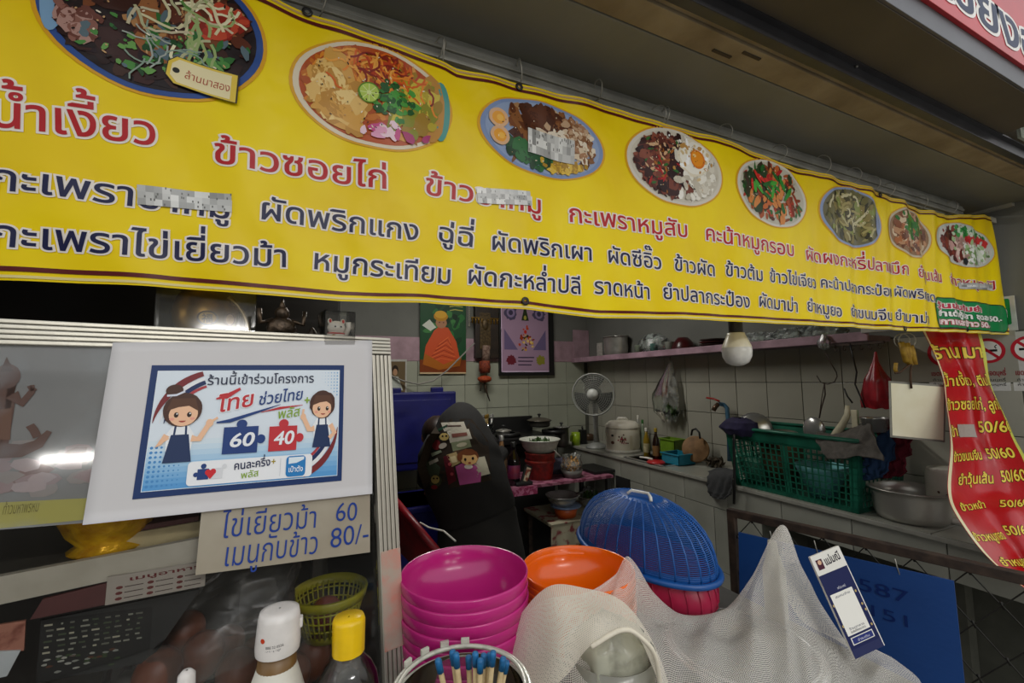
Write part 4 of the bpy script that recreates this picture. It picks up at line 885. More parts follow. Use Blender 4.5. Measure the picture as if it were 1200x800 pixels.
for k in range(3): P.line([(w_*(.62+.01*k), h_*(.93-.05*k)), (w_*.75, h_*(.945-.05*k)), (w_*.93, h_*(.935-.05*k))], w_*.02, '#a8a850', .0016)
link('picture', P, INK, mk)
a, W_, H_ = wallframe(588, 352, 642, 436, Yp-.02)
am = T('framed_print', 'pink framed talisman print hanging on the back wall', 'picture', (a.x+W_/2, Yp-.02, a.z))
link('frame', MB().box((a.x+W_/2+.02, Yp, a.z+H_/2-.01), (W_+.075, .03, H_+.04), None, .003), BLK, am)
P = Print(flat(uvn((a.x, Yp-.016, a.z), (1, 0, 0), (0, 0, 1)))); w_, h_ = W_, H_
P.rect(0, 0, w_, h_, '#a2859c'); P.rect(0, 0, w_, h_*.015, '#d8c0dc', .0002); P.rect(0, 0, w_*.015, h_, '#d8c0dc', .0002)
for cx in (.2, .8):
    P.disc(w_*cx, h_*.80, w_*.13, h_*.10, '#4f4762', .0003, 26, wob=.35); P.disc(w_*cx, h_*.80, w_*.085, h_*.065, '#8c7a9c', .0005); P.disc(w_*cx, h_*.80, w_*.045, h_*.035, '#3f3850', .0006)
P.poly([(w_*.42, h_*.70), (w_*.5, h_*.92), (w_*.58, h_*.70)], '#2f3a22', .0004); P.disc(w_*.5, h_*.74, w_*.03, h_*.03, '#a8a040', .0006)
P.poly([(w_*.06, h_*.30), (w_*.06, h_*.58), (w_*.34, h_*.30)], '#6a5c80', .0003); P.poly([(w_*.94, h_*.30), (w_*.94, h_*.58), (w_*.66, h_*.30)], '#6a5c80', .0003)
g = random.Random(2)
for i in range(40): P.disc(w_*g.gauss(.5, .07), h_*g.gauss(.46, .08), w_*g.uniform(.01, .035), h_*g.uniform(.008, .025), g.choice(['#b8401c', '#d0a03c', '#3a2c1c', '#8a3018', '#e0c070']), .0004+i*1e-5, 7, wob=.5, rot=g.uniform(0, 3))
P.disc(w_*.5, h_*.545, w_*.03, h_*.025, '#c02c1c', .001)
P.disc(w_*.2, h_*.16, w_*.1, h_*.065, '#6c2430', .0004, wob=.4); P.disc(w_*.82, h_*.16, w_*.1, h_*.065, '#8a8430', .0004, wob=.4)
for k in range(3): P.rect(w_*.34, h_*(.19-.05*k), w_*(.68-.03*k), h_*(.205-.05*k), '#3c3048', .0004)
link('print', P, INK, am)
a, W_, H_ = wallframe(440, 421, 477, 462, Yp)
pt_ = T('small_photo', 'small white-edged portrait photo on the tiles left of the robed poster', 'photo', (a.x+W_/2, Yp, a.z))
link('sheet', MB().box((a.x+W_/2, Yp+.01, a.z+H_/2), (W_, .006, H_)), mat('white_photo_edge', '#b9b9b2', .5), pt_)
P = Print(flat(uvn((a.x, Yp+.006, a.z), (1, 0, 0), (0, 0, 1)))); w_, h_ = W_, H_
P.rect(w_*.04, h_*.02, w_*.95, h_*.94, '#6a5a40'); P.disc(w_*.62, h_*.70, w_*.10, h_*.13, '#2a2018', .0002); P.disc(w_*.62, h_*.63, w_*.07, h_*.10, '#b08868', .0003)
P.poly([(w_*.5, h_*.1), (w_*.52, h_*.5), (w_*.72, h_*.5), (w_*.88, h_*.1)], '#b8beb4', .0004)
link('picture', P, INK, pt_)
# carved shrine clock with beads and garland
Yg = YW-.06; a, W_, H_ = wallframe(548, 350, 584, 420, Yg)
sh_ = T('carved_shrine', 'dark carved wooden shrine with gold trim on the back wall', 'shrine', (a.x+W_/2, Yg, a.z))
SB = mat('dark_carved_wood', '#2a1d12', .5, c2='#1a120b', nscale=20)
link('body', MB().box((a.x+W_*.62, Yg+.02, a.z+H_*.5), (W_*.75, .05, H_*.98), None, .004), SB, sh_)
gm = MB(); GOLD = mat('aged_gold', '#8c6c2c', .35, .8, c2='#5c4418', nscale=60)
for i in range(9): gm.lathe([(.001, -.02), (.009, -.008), (.007, .01), (.011, .02), (.001, .03)], Matrix.Translation((a.x+W_*(.14+.1*i), Yg-.008, a.z+H_*.60)), 8)
gm.box((a.x+W_*.55, Yg-.006, a.z+H_*.66), (W_*.9, .014, .012), None, .003)
link('gold_fringe', gm, GOLD, sh_)
link('gold_panel', MB().box((a.x+W_*.55, Yg-.008, a.z+H_*.45), (W_*.34, .012, H_*.6), None, .005).ball((a.x+W_*.55, Yg-.014, a.z+H_*.56), (.03, .012, .05)), mat('tarnished_gold_panel', '#5c4a2c', .5, .4, c2='#3a2e1a', nscale=60), sh_)
bd = MB()
for i in range(16): bd.ball((a.x+.008, Yg-.02, a.z+H_*.98-.016*i), .0065, None, 8, 5)
link('bead_string', bd, mat('pearl_beads', '#a39c8c', .3), sh_)
gl_ = T('flower_garland', 'orange flower garland with tassels hanging below the carved shrine', 'garland', onY(568, 450, Yg-.02))
OR = mat('marigold_orange', '#b8501c', .8, c2='#7c2410', nscale=80); gc = onY(568, 433, Yg-.02)
link('rope', MB().tube([onY(570, 405, Yg-.015), onY(569, 424, Yg-.02)], .035, 10), mat('dried_white_flowers', '#8a7466', .9, c2='#5c4438', nscale=60, bump=.003), gl_)
link('upper_ring', MB().lathe([(.001, -.02), (.045, -.02), (.05, .03), (.045, .08), (.001, .085)], Matrix.Translation(onY(568, 434, Yg-.02)), 14, wob=lambda a_, z_: 1+.08*math.sin(7*a_)), mat('dark_red_petals', '#8a3c1c', .8, c2='#5c1f14', nscale=60), gl_)
link('lower_ring', MB().ball(onY(568, 444, Yg-.02), (.062, .05, .03), None, 18, 9, lambda d_: 1+.1*math.sin(9*math.atan2(d_.y, d_.x))*math.sin(7*d_.z)), OR, gl_)
link('tassel', MB().tube([onY(568, 448, Yg-.02), onY(570, 458, Yg-.02), onY(574, 470, Yg-.02)], [.012, .008, .004], 6).tube([onY(564, 448, Yg-.02), onY(563, 458, Yg-.02)], .006, 6), mat('tassel_brown', '#3c2c1a', .9), gl_)
S('power_cable', MB().tube([onY(x, y, YW-.03-.03*k) for x, y, k in ((440, 432, 0), (458, 440, 0), (472, 446, 1), (490, 450, 2), (508, 446, 2.4), (524, 434, 2.4), (542, 416, 2.2), (556, 402, 2))], .006, 8), mat('grey_cable', '#8d8a82', .5), 'pale electric cable swooping across the robed poster', 'cable')
# blue plastic panels / bin lid
BLU = mat('deep_blue_plastic', '#14186a', .4, c2='#0f1256', nscale=6, bump=.0006, bscale=20)
Yq = 3.36; a, W_, H_ = wallframe(430, 458, 534, 556, Yq)
bl = T('blue_plastic_panel', 'dark blue plastic panel with two lugs leaning on the tiled back wall', 'panel', (a.x+W_/2, Yq, a.z))
link('panel', MB().box((a.x+W_/2, Yq, a.z+H_/2), (W_, .035, H_), None, .016), BLU, bl)
link('inner_ridge', MB().box((a.x+W_/2, Yq-.02, a.z+H_*.5), (W_-.09, .012, H_-.12), None, .005), BLU, bl)
for fx in (.28, .77): link('hinge_lug', MB().box((a.x+W_*fx, Yq, a.z+H_+.012), (.10, .03, .045), None, .008), BLU, bl)
a2, W2, H2 = wallframe(430, 572, 512, 655, 3.2)
bb = T('blue_bin', 'big dark blue plastic bin in front of the leaning blue panel', 'bin', (a2.x+W2/2, 3.0, 0))
link('tub', MB().box((a2.x+W2/2, 3.0, a2.z*.5+H2*.5+.0), (W2, .42, a2.z+H2), None, .02), BLU, bb)
link('rim', MB().box((a2.x+W2/2, 3.0, a2.z+H2-.02), (W2+.04, .46, .04), None, .012), BLU, bb)
# ================================================================ STOVE AREA ALONG THE BACK
st = T('stove_counter', 'black stove bench along the back wall behind the pink table', 'stove', (1.45, 3.2, 0))
zt_ = onY(620, 512, 3.05).z; xs0, xs1 = onY(545, 500, 3.2).x, onY(641, 500, 3.2).x
link('top', MB().box(((xs0+xs1)/2, 3.22, zt_-.02), (xs1-xs0, .44, .04), None, .004), BLK, st)
link('front', MB().box(((xs0+xs1)/2, 3.24, zt_/2-.03), (xs1-xs0-.04, .38, zt_-.06)), mat('black_sooty_steel', '#1c1b19', .5, .3), st)
for i in range(2): link('burner', MB().lathe([(.05, 0), (.10, .0), (.105, .02), (.10, .03), (.06, .03)], Matrix.Translation((xs0+.35+.42*i, 3.18, zt_)), 24), BLK, st)
link('splash_panel', MB().box(((xs0+xs1)/2+.12, 3.42, zt_+.06), (xs1-xs0-.3, .02, .14)), BLK, st)
def onS(x, Y=3.15): p = onY(x, 500, Y); return V((p.x, Y, zt_+.001))
um = T('utensil_jar', 'clear jar of spoons on the stove bench behind the person', 'jar', onS(572)); c = onS(572)
link('jar', MB().lathe([(.001, 0), (.04, 0), (.042, .11), (.038, .11), (.036, .004)], Matrix.Translation(c), 20), GLASS, um)
for i in range(5): link('spoon', MB().tube([c+V((.012*math.cos(i*1.3), .012*math.sin(i*1.3), .01)), c+V((.035*math.cos(i*1.3), .03*math.sin(i*1.3), .15))], .004, 6).ball(c+V((.037*math.cos(i*1.3), .032*math.sin(i*1.3), .165)), (.012, .005, .018)), [STEEL, mat('brass_spoon', '#8a6c2c', .4, .6)][i % 2], um)
q = pot('small_pan', 'small grey pan with a dark knob beside the utensil jar', onS(590), .05, .05, ALU); lid(q, onS(590)+V((0, 0, .05)), .05, .015, ALU)
q = pot('wok', 'low grey wok with domed lid on the black stove', onS(632, 3.25)+V((0, 0, .05)), .09, .05, mat('wok_grey', '#4a4842', .5, .5)); lid(q, onS(632, 3.25)+V((0, 0, .1)), .10, .03, mat('wok_lid_grey', '#6a6458', .4, .5))
c = onC(659, 515); c = V((c.x-.02, 3.2, zt_)) if False else V((onY(659, 500, 3.15).x, 3.15, ZC+.002))
q = pot('stock_canister', 'tall dark steel canister right of the stove', c+V((-.01, 0, 0)), .06, .16, mat('smoked_steel', '#4c4a44', .35, .7)); lid(q, c+V((-.01, 0, .16)), .066, .012, STEEL)
c = V((2.03, onX(671, 515, 2.03).y-.05, ZC+.002)); mg = T('lime_mug', 'lime green mug at the far corner of the tiled counter', 'mug', c)
link('cup', MB().lathe([(.001, 0), (.034, 0), (.038, .05), (.036, .105), (.033, .105), (.032, .01)], Matrix.Translation(c), 24), mat('lime_plastic', '#8aa81c', .35), mg)
link('handle', MB().tube([c+V((-.035, -.01, .09)), c+V((-.06, -.015, .08)), c+V((-.06, -.015, .04)), c+V((-.036, -.01, .03))], .006, 8), mat('lime_plastic', '#8aa81c'), mg)
S('knife_block', MB().box(c+V((.09, .03, .06)), (.05, .06, .12), None, .004).tube([c+V((.085, .02, .12)), c+V((.08, .02, .15))], .009, 6), BLK, 'black knife block right of the lime green mug', 'knife block')
S('brown_jar', MB().lathe([(.001, 0), (.04, 0), (.042, .05), (.03, .06), (.001, .06)], Matrix.Translation(V((2.28, onX(690, 500, 2.28).y, ZC+.002))), 20), mat('brown_pot_glaze', '#4a3420', .4), 'small brown jar behind the fan base', 'jar')
# ================================================================ PINK TABLE
zt2 = .76; A = onZ(588, 573, zt2); B = onZ(718, 556, zt2)
tb = T('pink_table', 'small metal table with a pink patterned top beside the person', 'table', ((A.x+B.x)/2, A.y+.2, 0))
D_ = .40; tm = mat('pink_patterned_sheet', '#9c6478', .45, c2='#6c2c44', nscale=26, nlo=.45, nhi=.5)
link('top', MB().box(((A.x+B.x)/2, A.y+D_/2, zt2-.01), (B.x-A.x, D_, .02), None, .003), tm, tb)
link('cloth_edge', MB().box((A.x+.12, A.y-.004, zt2-.03), (.26, .006, .05)).box((A.x-.004, A.y+.12, zt2-.03), (.006, .26, .05)), mat('magenta_patterned_edge', '#8c2450', .5, c2='#b86a8c', nscale=50, nlo=.45, nhi=.5), tb)
for (x, y) in ((A.x+.05, A.y+.03), (B.x-.03, A.y+.03), (A.x+.05, A.y+D_-.03), (B.x-.03, A.y+D_-.03)): link('leg', MB().box((x, y, zt2/2-.01), (.03, .03, zt2-.02)), mat('grey_table_leg', '#4c4c4a', .5, .4), tb)
def onT(x, dy): p = onY(x, 550, A.y+dy); return V((p.x, A.y+dy, zt2+.001))
c = onT(602, .07); q = bottle('cola_bottle', 'tall dark cola bottle with purple label on the pink table', c, .042, .27, mat('dark_cola', '#120b0c', .1, spec=.7), BLK, mat('purple_red_label', '#5a2c5c', .45, c2='#8c2c44', nscale=14))
c = onT(588, .2); q = bottle('oil_bottle', 'clear amber bottle between the person and cola bottle', c, .036, .30, mat('amber_bottle', '#5c3c20', .12, c2='#8a6c4c', spec=.7, nscale=30), STEEL, mat('tan_label', '#7c6448', .6))
c = onT(633, .16); bk = T('red_bucket', 'red plastic bucket with net bag under an enamel bowl on the pink table', 'bucket', c)
link('body', MB().lathe([(.001, 0), (.085, 0), (.105, .17), (.11, .175), (.108, .18), (.10, .175), (.08, .005)], Matrix.Translation(c), 32), mat('brick_red_plastic', '#9c2c20', .5, c2='#742418', nscale=30, nlo=.4, nhi=.6), bk)
link('band', MB().lathe([(.101, .11), (.106, .112), (.107, .125), (.104, .13)], Matrix.Translation(c), 32), mat('brick_red_plastic', '#9c2c20'), bk)
eb = T('enamel_bowl', 'white enamel bowl of greens sitting on the red bucket', 'bowl', c+V((0, 0, .18))); M = Matrix.Translation(c+V((0, 0, .18)))
link('bowl', MB().lathe([(.001, 0), (.09, 0), (.12, .035), (.138, .082), (.146, .085), (.143, .09), (.132, .085), (.11, .035), (.08, .006), (.001, .006)], M, 40), mat('enamel_white', '#c2c4b8', .25), eb)
link('greens', clump(c+V((-.01, -.01, .245)), .07, 90, .03, 8, (1, 1, .25)), GREEN, eb)['kind'] = 'stuff'
c = onT(613, .03); ph = T('leaning_tin', 'small dark box of pens leaning on the pink table front', 'box', c); PM = Matrix.Translation(c) @ Matrix.Rotation(.45, 4, 'Y') @ Matrix.Rotation(-.2, 4, 'X')
link('case', MB().box((0, 0, .065), (.05, .02, .13), PM, .004), BLK, ph)
link('card', MB().box((.0, -.012, .07), (.03, .003, .09), PM), mat('red_brown_card', '#7c3c2c', .5, c2='#b8a890', nscale=30, nlo=.5, nhi=.55), ph)
link('stand', MB().box(c+V((.0, .01, .012)), (.12, .07, .024), None, .008), BLK, ph)
c = onT(670, .09); jr = T('snack_jar', 'open clear bag of yellow snacks in a grey bowl on the pink table', 'snack bag', c); M = Matrix.Translation(c)
link('bowl', MB().lathe([(.001, 0), (.06, 0), (.078, .05), (.074, .05), (.055, .005)], M, 24), mat('grey_bowl', '#6c6a66', .4), jr)
link('snacks', clump(c+V((0, 0, .085)), .055, 110, .016, 12), mat('snack_gold', '#c89a4c', .6, c2='#8c5c24', nscale=60), jr)['kind'] = 'stuff'
link('bag', bagmb([(c+V((0, 0, .045)), .06, .06), (c+V((0, 0, .08)), .075, .07), (c+V((0, 0, .13)), .06, .055), (c+V((0, 0, .15)), .075, .06)], 13, crease=.14), FILM, jr)
c = onT(655, .24); S('bundled_cloth', bagmb([(c, .06, .05), (c+V((0, 0, .04)), .10, .07), (c+V((0, 0, .09)), .08, .06), (c+V((0, 0, .11)), .02, .02)], 17, crease=.1), mat('lilac_grey_cloth', '#5c5c70', .9, nscale=20), 'lilac grey bundle between the red bucket and snack bag', 'cloth')
S('scoop', MB().tube([onT(655, .25)+V((.03, 0, .1)), onT(643, .25)+V((0, 0, .2))], .007, 8), WPL, 'white stick handle leaning right of the red bucket', 'utensil')
S('black_tray', MB().box(onT(697, .2)+V((0, 0, .01)), (.2, .28, .02), None, .005), BLK, 'flat black tray at the right end of the pink table', 'tray')
# ================================================================ LOW TABLE WITH FLORAL CLOTH
zl = .50; A2 = onZ(650, 613, zl); lt = T('low_table', 'low table under a white cloth with red flowers below the pink table', 'table', (A2.x+.25, A2.y+.3, 0))
FL = mat('floral_table_cloth', '#a39c84', .6, c2='#7c3034', nscale=13, nlo=.38, nhi=.46)
link('top', MB().box((A2.x+.22, A2.y+.20, zl-.012), (.50, .42, .024), None, .006), FL, lt)
link('cloth_skirt', cloth(lambda u, v: V((A2.x-.035+.51*u, A2.y-.014+.012*math.sin(u*22)*v, zl-.004-.17*v*(1+.15*math.sin(u*9)))), 40, 8, .003), FL, lt)
for (x, y) in ((.0, .03), (.44, .03), (.0, .37), (.44, .37)): link('leg', MB().box((A2.x+x, A2.y+y, zl/2-.014), (.03, .03, zl-.026)), IRON, lt)
def onL(x, y): return onZ(x, y, zl+.001)
c = onL(663, 604); ob = T('orange_tub', 'orange round tub under a blue lid on the floral low table', 'tub', c); M = Matrix.Translation(c)
link('body', MB().lathe([(.001, 0), (.07, 0), (.085, .065), (.08, .065), (.066, .004)], M, 32), mat('dull_orange_plastic', '#b8501c', .4), ob)
link('lid', MB().lathe([(.10, .066), (.108, .07), (.10, .078), (.001, .078)], M, 36), mat('grey_blue_lid', '#7487a8', .4), ob)
S('steel_mixing_bowl', MB().lathe([(.001, 0), (.065, 0), (.095, .035), (.115, .07), (.122, .071), (.11, .064), (.06, .006), (.001, .006)], Matrix.Translation(c+V((-.03, -.01, .079))), 36), STEEL, 'shiny steel bowl on top of the blue-lidded orange tub', 'bowl')
c = onL(706, 593); c.x = min(c.x, 1.88); sb = T('greens_bowl', 'steel bowl of chopped greens on the right of the floral table', 'bowl', c); M = Matrix.Translation(c)
link('bowl', MB().lathe([(.001, 0), (.06, 0), (.10, .045), (.113, .09), (.122, .092), (.118, .096), (.108, .09), (.09, .04), (.001, .01)], M, 40), STEEL, sb)
link('greens', clump(c+V((0, 0, .075)), .085, 120, .03, 18, (1, 1, .3)), GREEN, sb)['kind'] = 'stuff'
c = onL(690, 588); S('crumpled_bag', bagmb([(c, .04, .04), (c+V((0, 0, .05)), .06, .05), (c+V((0, 0, .1)), .04, .03), (c+V((0, 0, .12)), .01, .01)], 23, crease=.3), FILM, 'crumpled clear bag between the orange tub and greens bowl', 'bag')
# red folded stool / chair
rf = T('red_folding_chair', 'red folding chair leaning in the dark beside the glass case', 'chair', at(490, 640, 1.9)); RC = mat('red_lacquer', '#8c1420', .4, c2='#640e18', nscale=10)
p0, p1 = at(462, 585, 1.9), at(520, 655, 1.75); p2, p3 = at(462, 640, 2.05), at(500, 680, 1.9)
link('back_rail', MB().tube([p0, p1], .016, 10), RC, rf)
link('panel', MB().add([p0, p1, p3, p2, p0+V((0, .012, 0)), p1+V((0, .012, 0)), p3+V((0, .012, 0)), p2+V((0, .012, 0))], [(0, 1, 2, 3), (7, 6, 5, 4), (0, 4, 5, 1), (1, 5, 6, 2), (2, 6, 7, 3), (3, 7, 4, 0)], None, False), RC, rf)
for q0, q1 in ((p0, V((p0.x-.05, p0.y+.1, 0))), (p1, V((p1.x, p1.y, 0)))): link('leg', MB().tube([q0, q1], .012, 8), RC, rf)
S('hanging_cable', MB().tube([at(492, 612, 1.85), at(503, 618, 1.83), at(520, 622, 1.8), at(534, 634, 1.75)], .004, 6), WPL, 'thin white cable looping over the red folding chair', 'cable')
# ================================================================ PERSON, bent over, seen from behind
per = T('person', 'person bending forward in a black jacket covered with patches', 'person', (1.06, 2.0, 0), None)
HIP = at(556, 598, 2.30); CH = at(534, 530, 2.44); NK = at(516, 508, 2.62); HD = at(512, 510, 2.62)
FZ = lambda p, z: V((p.x, p.y, z))
JT = [HIP, at(548, 562, 2.36), CH, NK, HD,
      at(532, 612, 2.29), FZ(at(532, 690, 2.25), .46), FZ(at(532, 690, 2.25), .07), FZ(at(528, 690, 2.40), .04),
      at(580, 612, 2.27), FZ(at(584, 690, 2.25), .46), FZ(at(584, 690, 2.25), .07), FZ(at(580, 690, 2.40), .04),
      at(512, 530, 2.46), at(504, 560, 2.52), at(508, 572, 2.75),
      at(556, 522, 2.46), at(576, 540, 2.6), at(590, 528, 2.78)]
HR, HL = JT[18], JT[15]
ED = [(0, 1), (1, 2), (2, 3), (3, 4), (0, 5), (5, 6), (6, 7), (7, 8), (0, 9), (9, 10), (10, 11), (11, 12), (2, 13), (13, 14), (14, 15), (2, 16), (16, 17), (17, 18)]
RD = [.12, .11, .11, .055, .055, .095, .065, .045, .04, .095, .065, .045, .04, .06, .042, .028, .06, .042, .028]
def skin(name, joints, edges, radii, mt, parent, lv=2):
    org = ORG[parent.name]; me = bpy.data.meshes.new(name); me.from_pydata([tuple(p-org) for p in joints], edges, [])
    o = bpy.data.objects.new(name, me); col.objects.link(o); md = o.modifiers.new('s', 'SKIN'); me.skin_vertices or None
    for v, r in zip(me.skin_vertices[0].data, radii): v.radius = (r, r) if isinstance(r, float) else r
    me.skin_vertices[0].data[0].use_root = True
    o.modifiers.new('u', 'SUBSURF').levels = lv; dg = bpy.context.evaluated_depsgraph_get(); m2 = bpy.data.meshes.new_from_object(o.evaluated_get(dg))
    bpy.data.objects.remove(o); m2.name = name; m2.materials.clear(); m2.materials.append(mt)
    for p_ in m2.polygons: p_.use_smooth = True
    ob = bpy.data.objects.new(name, m2); col.objects.link(ob); ob.parent = parent; ORG[ob.name] = org; return ob
SKIN = mat('skin', '#a8765c', .6)
skin('body', JT, ED, RD, SKIN, per)
hd = MB().ball(HD+V((0, .02, 0)), (.078, .10, .092), None, 22, 14)
hd.ball(HD+V((-.01, .12, -.03)), (.012, .02, .016)); 
for s_ in (-1, 1): hd.ball(HD+V((s_*.078, .02, -.01)), (.012, .02, .03))
link('head', hd, SKIN, per)
fe = MB()
for s_ in (-1, 1): fe.ball(HD+V((s_*.03, .105, .0)), (.012, .008, .008), None, 8, 6)
link('eye', fe, mat('dark_eye', '#1a120e', .3), per)
link('mouth', MB().ball(HD+V((0, .105, -.055)), (.022, .008, .005)), mat('lip', '#7c3c34', .5), per)
def loft(secs, n=36):
    """secs: (centre, axis direction, width vector, rx, ry)"""
    vs = []; fs = []; fine = []
    cr = lambda p0, p1, p2, p3, t: ((p1*2)+(p2-p0)*t+(p0*2-p1*5+p2*4-p3)*t*t+(p1*3-p0-p2*3+p3)*t*t*t)*.5
    secs = [(V(a), V(b), V(c), d, e) for a, b, c, d, e in secs]; M_ = len(secs)
    for i in range(M_-1):
        g4 = [secs[max(i-1, 0)], secs[i], secs[i+1], secs[min(i+2, M_-1)]]
        for q in range(6): fine.append(tuple(cr(*[g_[z] for g_ in g4], q/6) for z in range(5)))
    secs = fine+[secs[-1]]
    for kk, (c_, ax, wv, rx, ry) in enumerate(secs):
        ax = V(ax).normalized(); wv = V(wv); wv = (wv-ax*wv.dot(ax)).normalized(); hv = ax.cross(wv)
        for i in range(n):
            a_ = 2*PI*i/n; w_ = 1+.018*math.sin(3*a_+kk*.55)+.014*math.sin(7*a_-kk*.35)*math.sin(kk*.21)+.010*math.sin(kk*.9+a_*2); vs.append(V(c_)+wv*rx*w_*math.cos(a_)+hv*ry*w_*math.sin(a_))
    for k in range(len(secs)-1):
        for i in range(n): a_ = k*n+i; b_ = k*n+(i+1) % n; fs.append((a_, b_, b_+n, a_+n))
    fs.append(tuple(range(n))[::-1]); fs.append(tuple(range((len(secs)-1)*n, len(secs)*n))); return MB().add(vs, fs)
link('hair', MB().ball(HD+V((0, -.015, .025)), (.092, .105, .095), None, 24, 14, lambda d_: 1+.03*math.sin(14*math.atan2(d_.y, d_.x))).ball(HD+V((.05, -.08, .01)), (.06, .07, .06)), mat('dark_brown_hair', '#1c110c', .5, c2='#2c1a12', nscale=80), per)
JK = mat('black_jacket_cloth', '#141311', .9, c2='#0e0d0c', nscale=14, bump=.003, bscale=14)
P3 = lambda x, y, D: at(x, y, D)
up1 = (V((-.55, .45, .55))).normalized()
def mid(l, r_, D, dz): return (at(*l, D)+at(*r_, D))/2, (at(*r_, D)-at(*l, D)).length/2
secs = []
for (l, r_, D, ry) in (((509, 618), (606, 616), 2.13, .13), ((498, 590), (599, 588), 2.13, .15), ((489, 560), (591, 562), 2.16, .16), ((492, 533), (582, 535), 2.21, .16), ((502, 513), (572, 512), 2.27, .15), ((512, 500), (562, 498), 2.34, .13), ((524, 493), (550, 491), 2.44, .09)):
    c_, hw = mid(l, r_, D, 0); secs.append([c_+fwd*ry*.9, None, at(*r_, D)-at(*l, D), hw, ry])
for i, s_ in enumerate(secs): s_[1] = secs[min(i+1, len(secs)-1)][0]-secs[max(i-1, 0)][0]
jk = link('jacket', loft(secs, 48), JK, per)
sl = MB()
sl.tube([at(512, 515, 2.44), at(502, 535, 2.44), at(500, 562, 2.50), at(507, 571, 2.7)], [.06, .06, .055, .045], 16)
sl.tube([at(550, 508, 2.46), at(568, 520, 2.5), at(578, 540, 2.6), at(588, 530, 2.72)], [.07, .075, .06, .045], 16)
link('sleeve', sl, JK, per)
sk_ = []
for (l, r_, D, ry) in (((506, 605), (603, 605), 2.16, .14), ((508, 630), (609, 630), 2.15, .15), ((507, 680), (618, 680), 2.14, .16), ((508, 770), (624, 770), 2.12, .15)):
    c_, hw = mid(l, r_, D, 0); sk_.append((c_+fwd*ry, (0, 0, -1), at(*r_, D)-at(*l, D), hw, ry))
link('skirt', loft(sk_, 32), mat('dark_trousers_cloth', '#181715', .9, c2='#201e1b', nscale=8, bump=.004, bscale=9), per)
for i, (fc0, sgn) in enumerate(((HL, 1), (HR, 1))):
    js = [fc0, fc0+V((0, .05, -.02))]; es = [(0, 1)]; rr = [.026, .03]
    for k in range(4):
        b_ = len(js); o_ = -.027+.018*k; L3 = (.030, .034, .031, .025)[k]
        js += [fc0+V((o_, .075, -.03)), fc0+V((o_, .075+L3, -.045)), fc0+V((o_, .075+L3*1.5, -.07))]; es += [(1, b_), (b_, b_+1), (b_+1, b_+2)]; rr += [.009, .008, .007]
    b_ = len(js); js += [fc0+V((.04, .04, -.03)), fc0+V((.05, .07, -.05))]; es += [(1, b_), (b_, b_+1)]; rr += [.010, .008]
    skin('hand', js, es, rr, SKIN, per, 1)
# patches sewn on the jacket
org = ORG[per.name]
bv = BVHTree.FromPolygons([v.co+org for v in jk.data.vertices], [tuple(p_.vertices) for p_ in jk.data.polygons])
def onJ(x, y, h):
    r_ = ray(x, y).normalized(); loc, nn_, idx, dist = bv.ray_cast(CAM, r_)
    return (loc-r_*(.004+h)) if loc else at(x, y, 2.2)
class PJ(Print):
    def shape(s, pts, c, h=0, n=4):
        """outline in the jacket's own view, gridded so it follows the cloth"""
        cx = sum(p[0] for p in pts)/len(pts); cy = sum(p[1] for p in pts)/len(pts); dense = []
        for i, p in enumerate(pts):
            q = pts[(i+1) % len(pts)]
            for k in range(3): dense.append((p[0]+(q[0]-p[0])*k/3, p[1]+(q[1]-p[1])*k/3))
        m_ = len(dense); vs = [(cx, cy)]
        for r_ in range(1, n+1): vs += [(cx+(p[0]-cx)*r_/n, cy+(p[1]-cy)*r_/n) for p in dense]
        fs = [(0, 1+i, 1+(i+1) % m_) for i in range(m_)]
        for r_ in range(n-1):
            for i in range(m_): a_ = 1+r_*m_+i; b_ = 1+r_*m_+(i+1) % m_; fs.append((a_, a_+m_, b_+m_, b_))
        s.poly(vs, c, h, fs)
    def blob(s, x, y, rx, ry, c, h, rot=0): s.shape([(x+rx*math.cos(t)*math.cos(rot)-ry*math.sin(t)*math.sin(rot), y+rx*math.cos(t)*math.sin(rot)+ry*math.sin(t)*math.cos(rot)) for t in [2*PI*i/10 for i in range(10)]], c, h, 3)
def patch(items):
    P = PJ(onJ); xs_ = []
    for it in items: xs_ += list(it[1]) if it[0] == 's' else [(it[1], it[2])]
    mx, my = sum(p[0] for p in xs_)/len(xs_), sum(p[1] for p in xs_)/len(xs_); K_ = 1.28
    items = [(it[0], [(mx+(x-mx)*K_, my+(y-my)*K_) for x, y in it[1]])+tuple(it[2:]) if it[0] == 's' else (it[0], mx+(it[1]-mx)*K_, my+(it[2]-my)*K_, it[3]*K_, it[4]*K_)+tuple(it[5:]) for it in items]
    for it in items: (P.shape if it[0] == 's' else P.blob)(*it[1:])
    link('patch', P, print_mat('patch_fabric', .9, .2), per)
W1 = '#b9b4a6'
patch([('s', [(506, 520), (520, 500), (548, 500), (563, 520), (566, 556), (540, 562), (505, 566), (498, 545)], '#2c241c', -.0015)])
patch([('s', [(499, 545), (506, 540), (514, 548), (512, 558), (501, 556)], '#3c4838', -.0003)])
patch([('s', [(533, 527), (545, 525), (547, 531), (535, 533)], '#4c3424', -.0003)])
patch([('s', [(529, 483), (545, 484), (548, 492), (532, 491)] if False else [(520, 496), (541, 495), (544, 503), (523, 504)], W1, 0), ('s', [(525, 498.5), (538, 498), (539, 499.5), (526, 500)], '#5c4a44', .001)])
patch([('s', [(527, 506), (547, 504), (550, 513), (530, 517)], W1, 0), ('s', [(531, 508.5), (545, 507), (546, 510), (532, 512)], '#7c4c44', .001)])
patch([('s', [(531, 519), (548, 516), (550, 523), (533, 527)], '#7c8468', 0), ('blob', 541, 521, 5, 2, '#b9b49c', .001, -.2)])
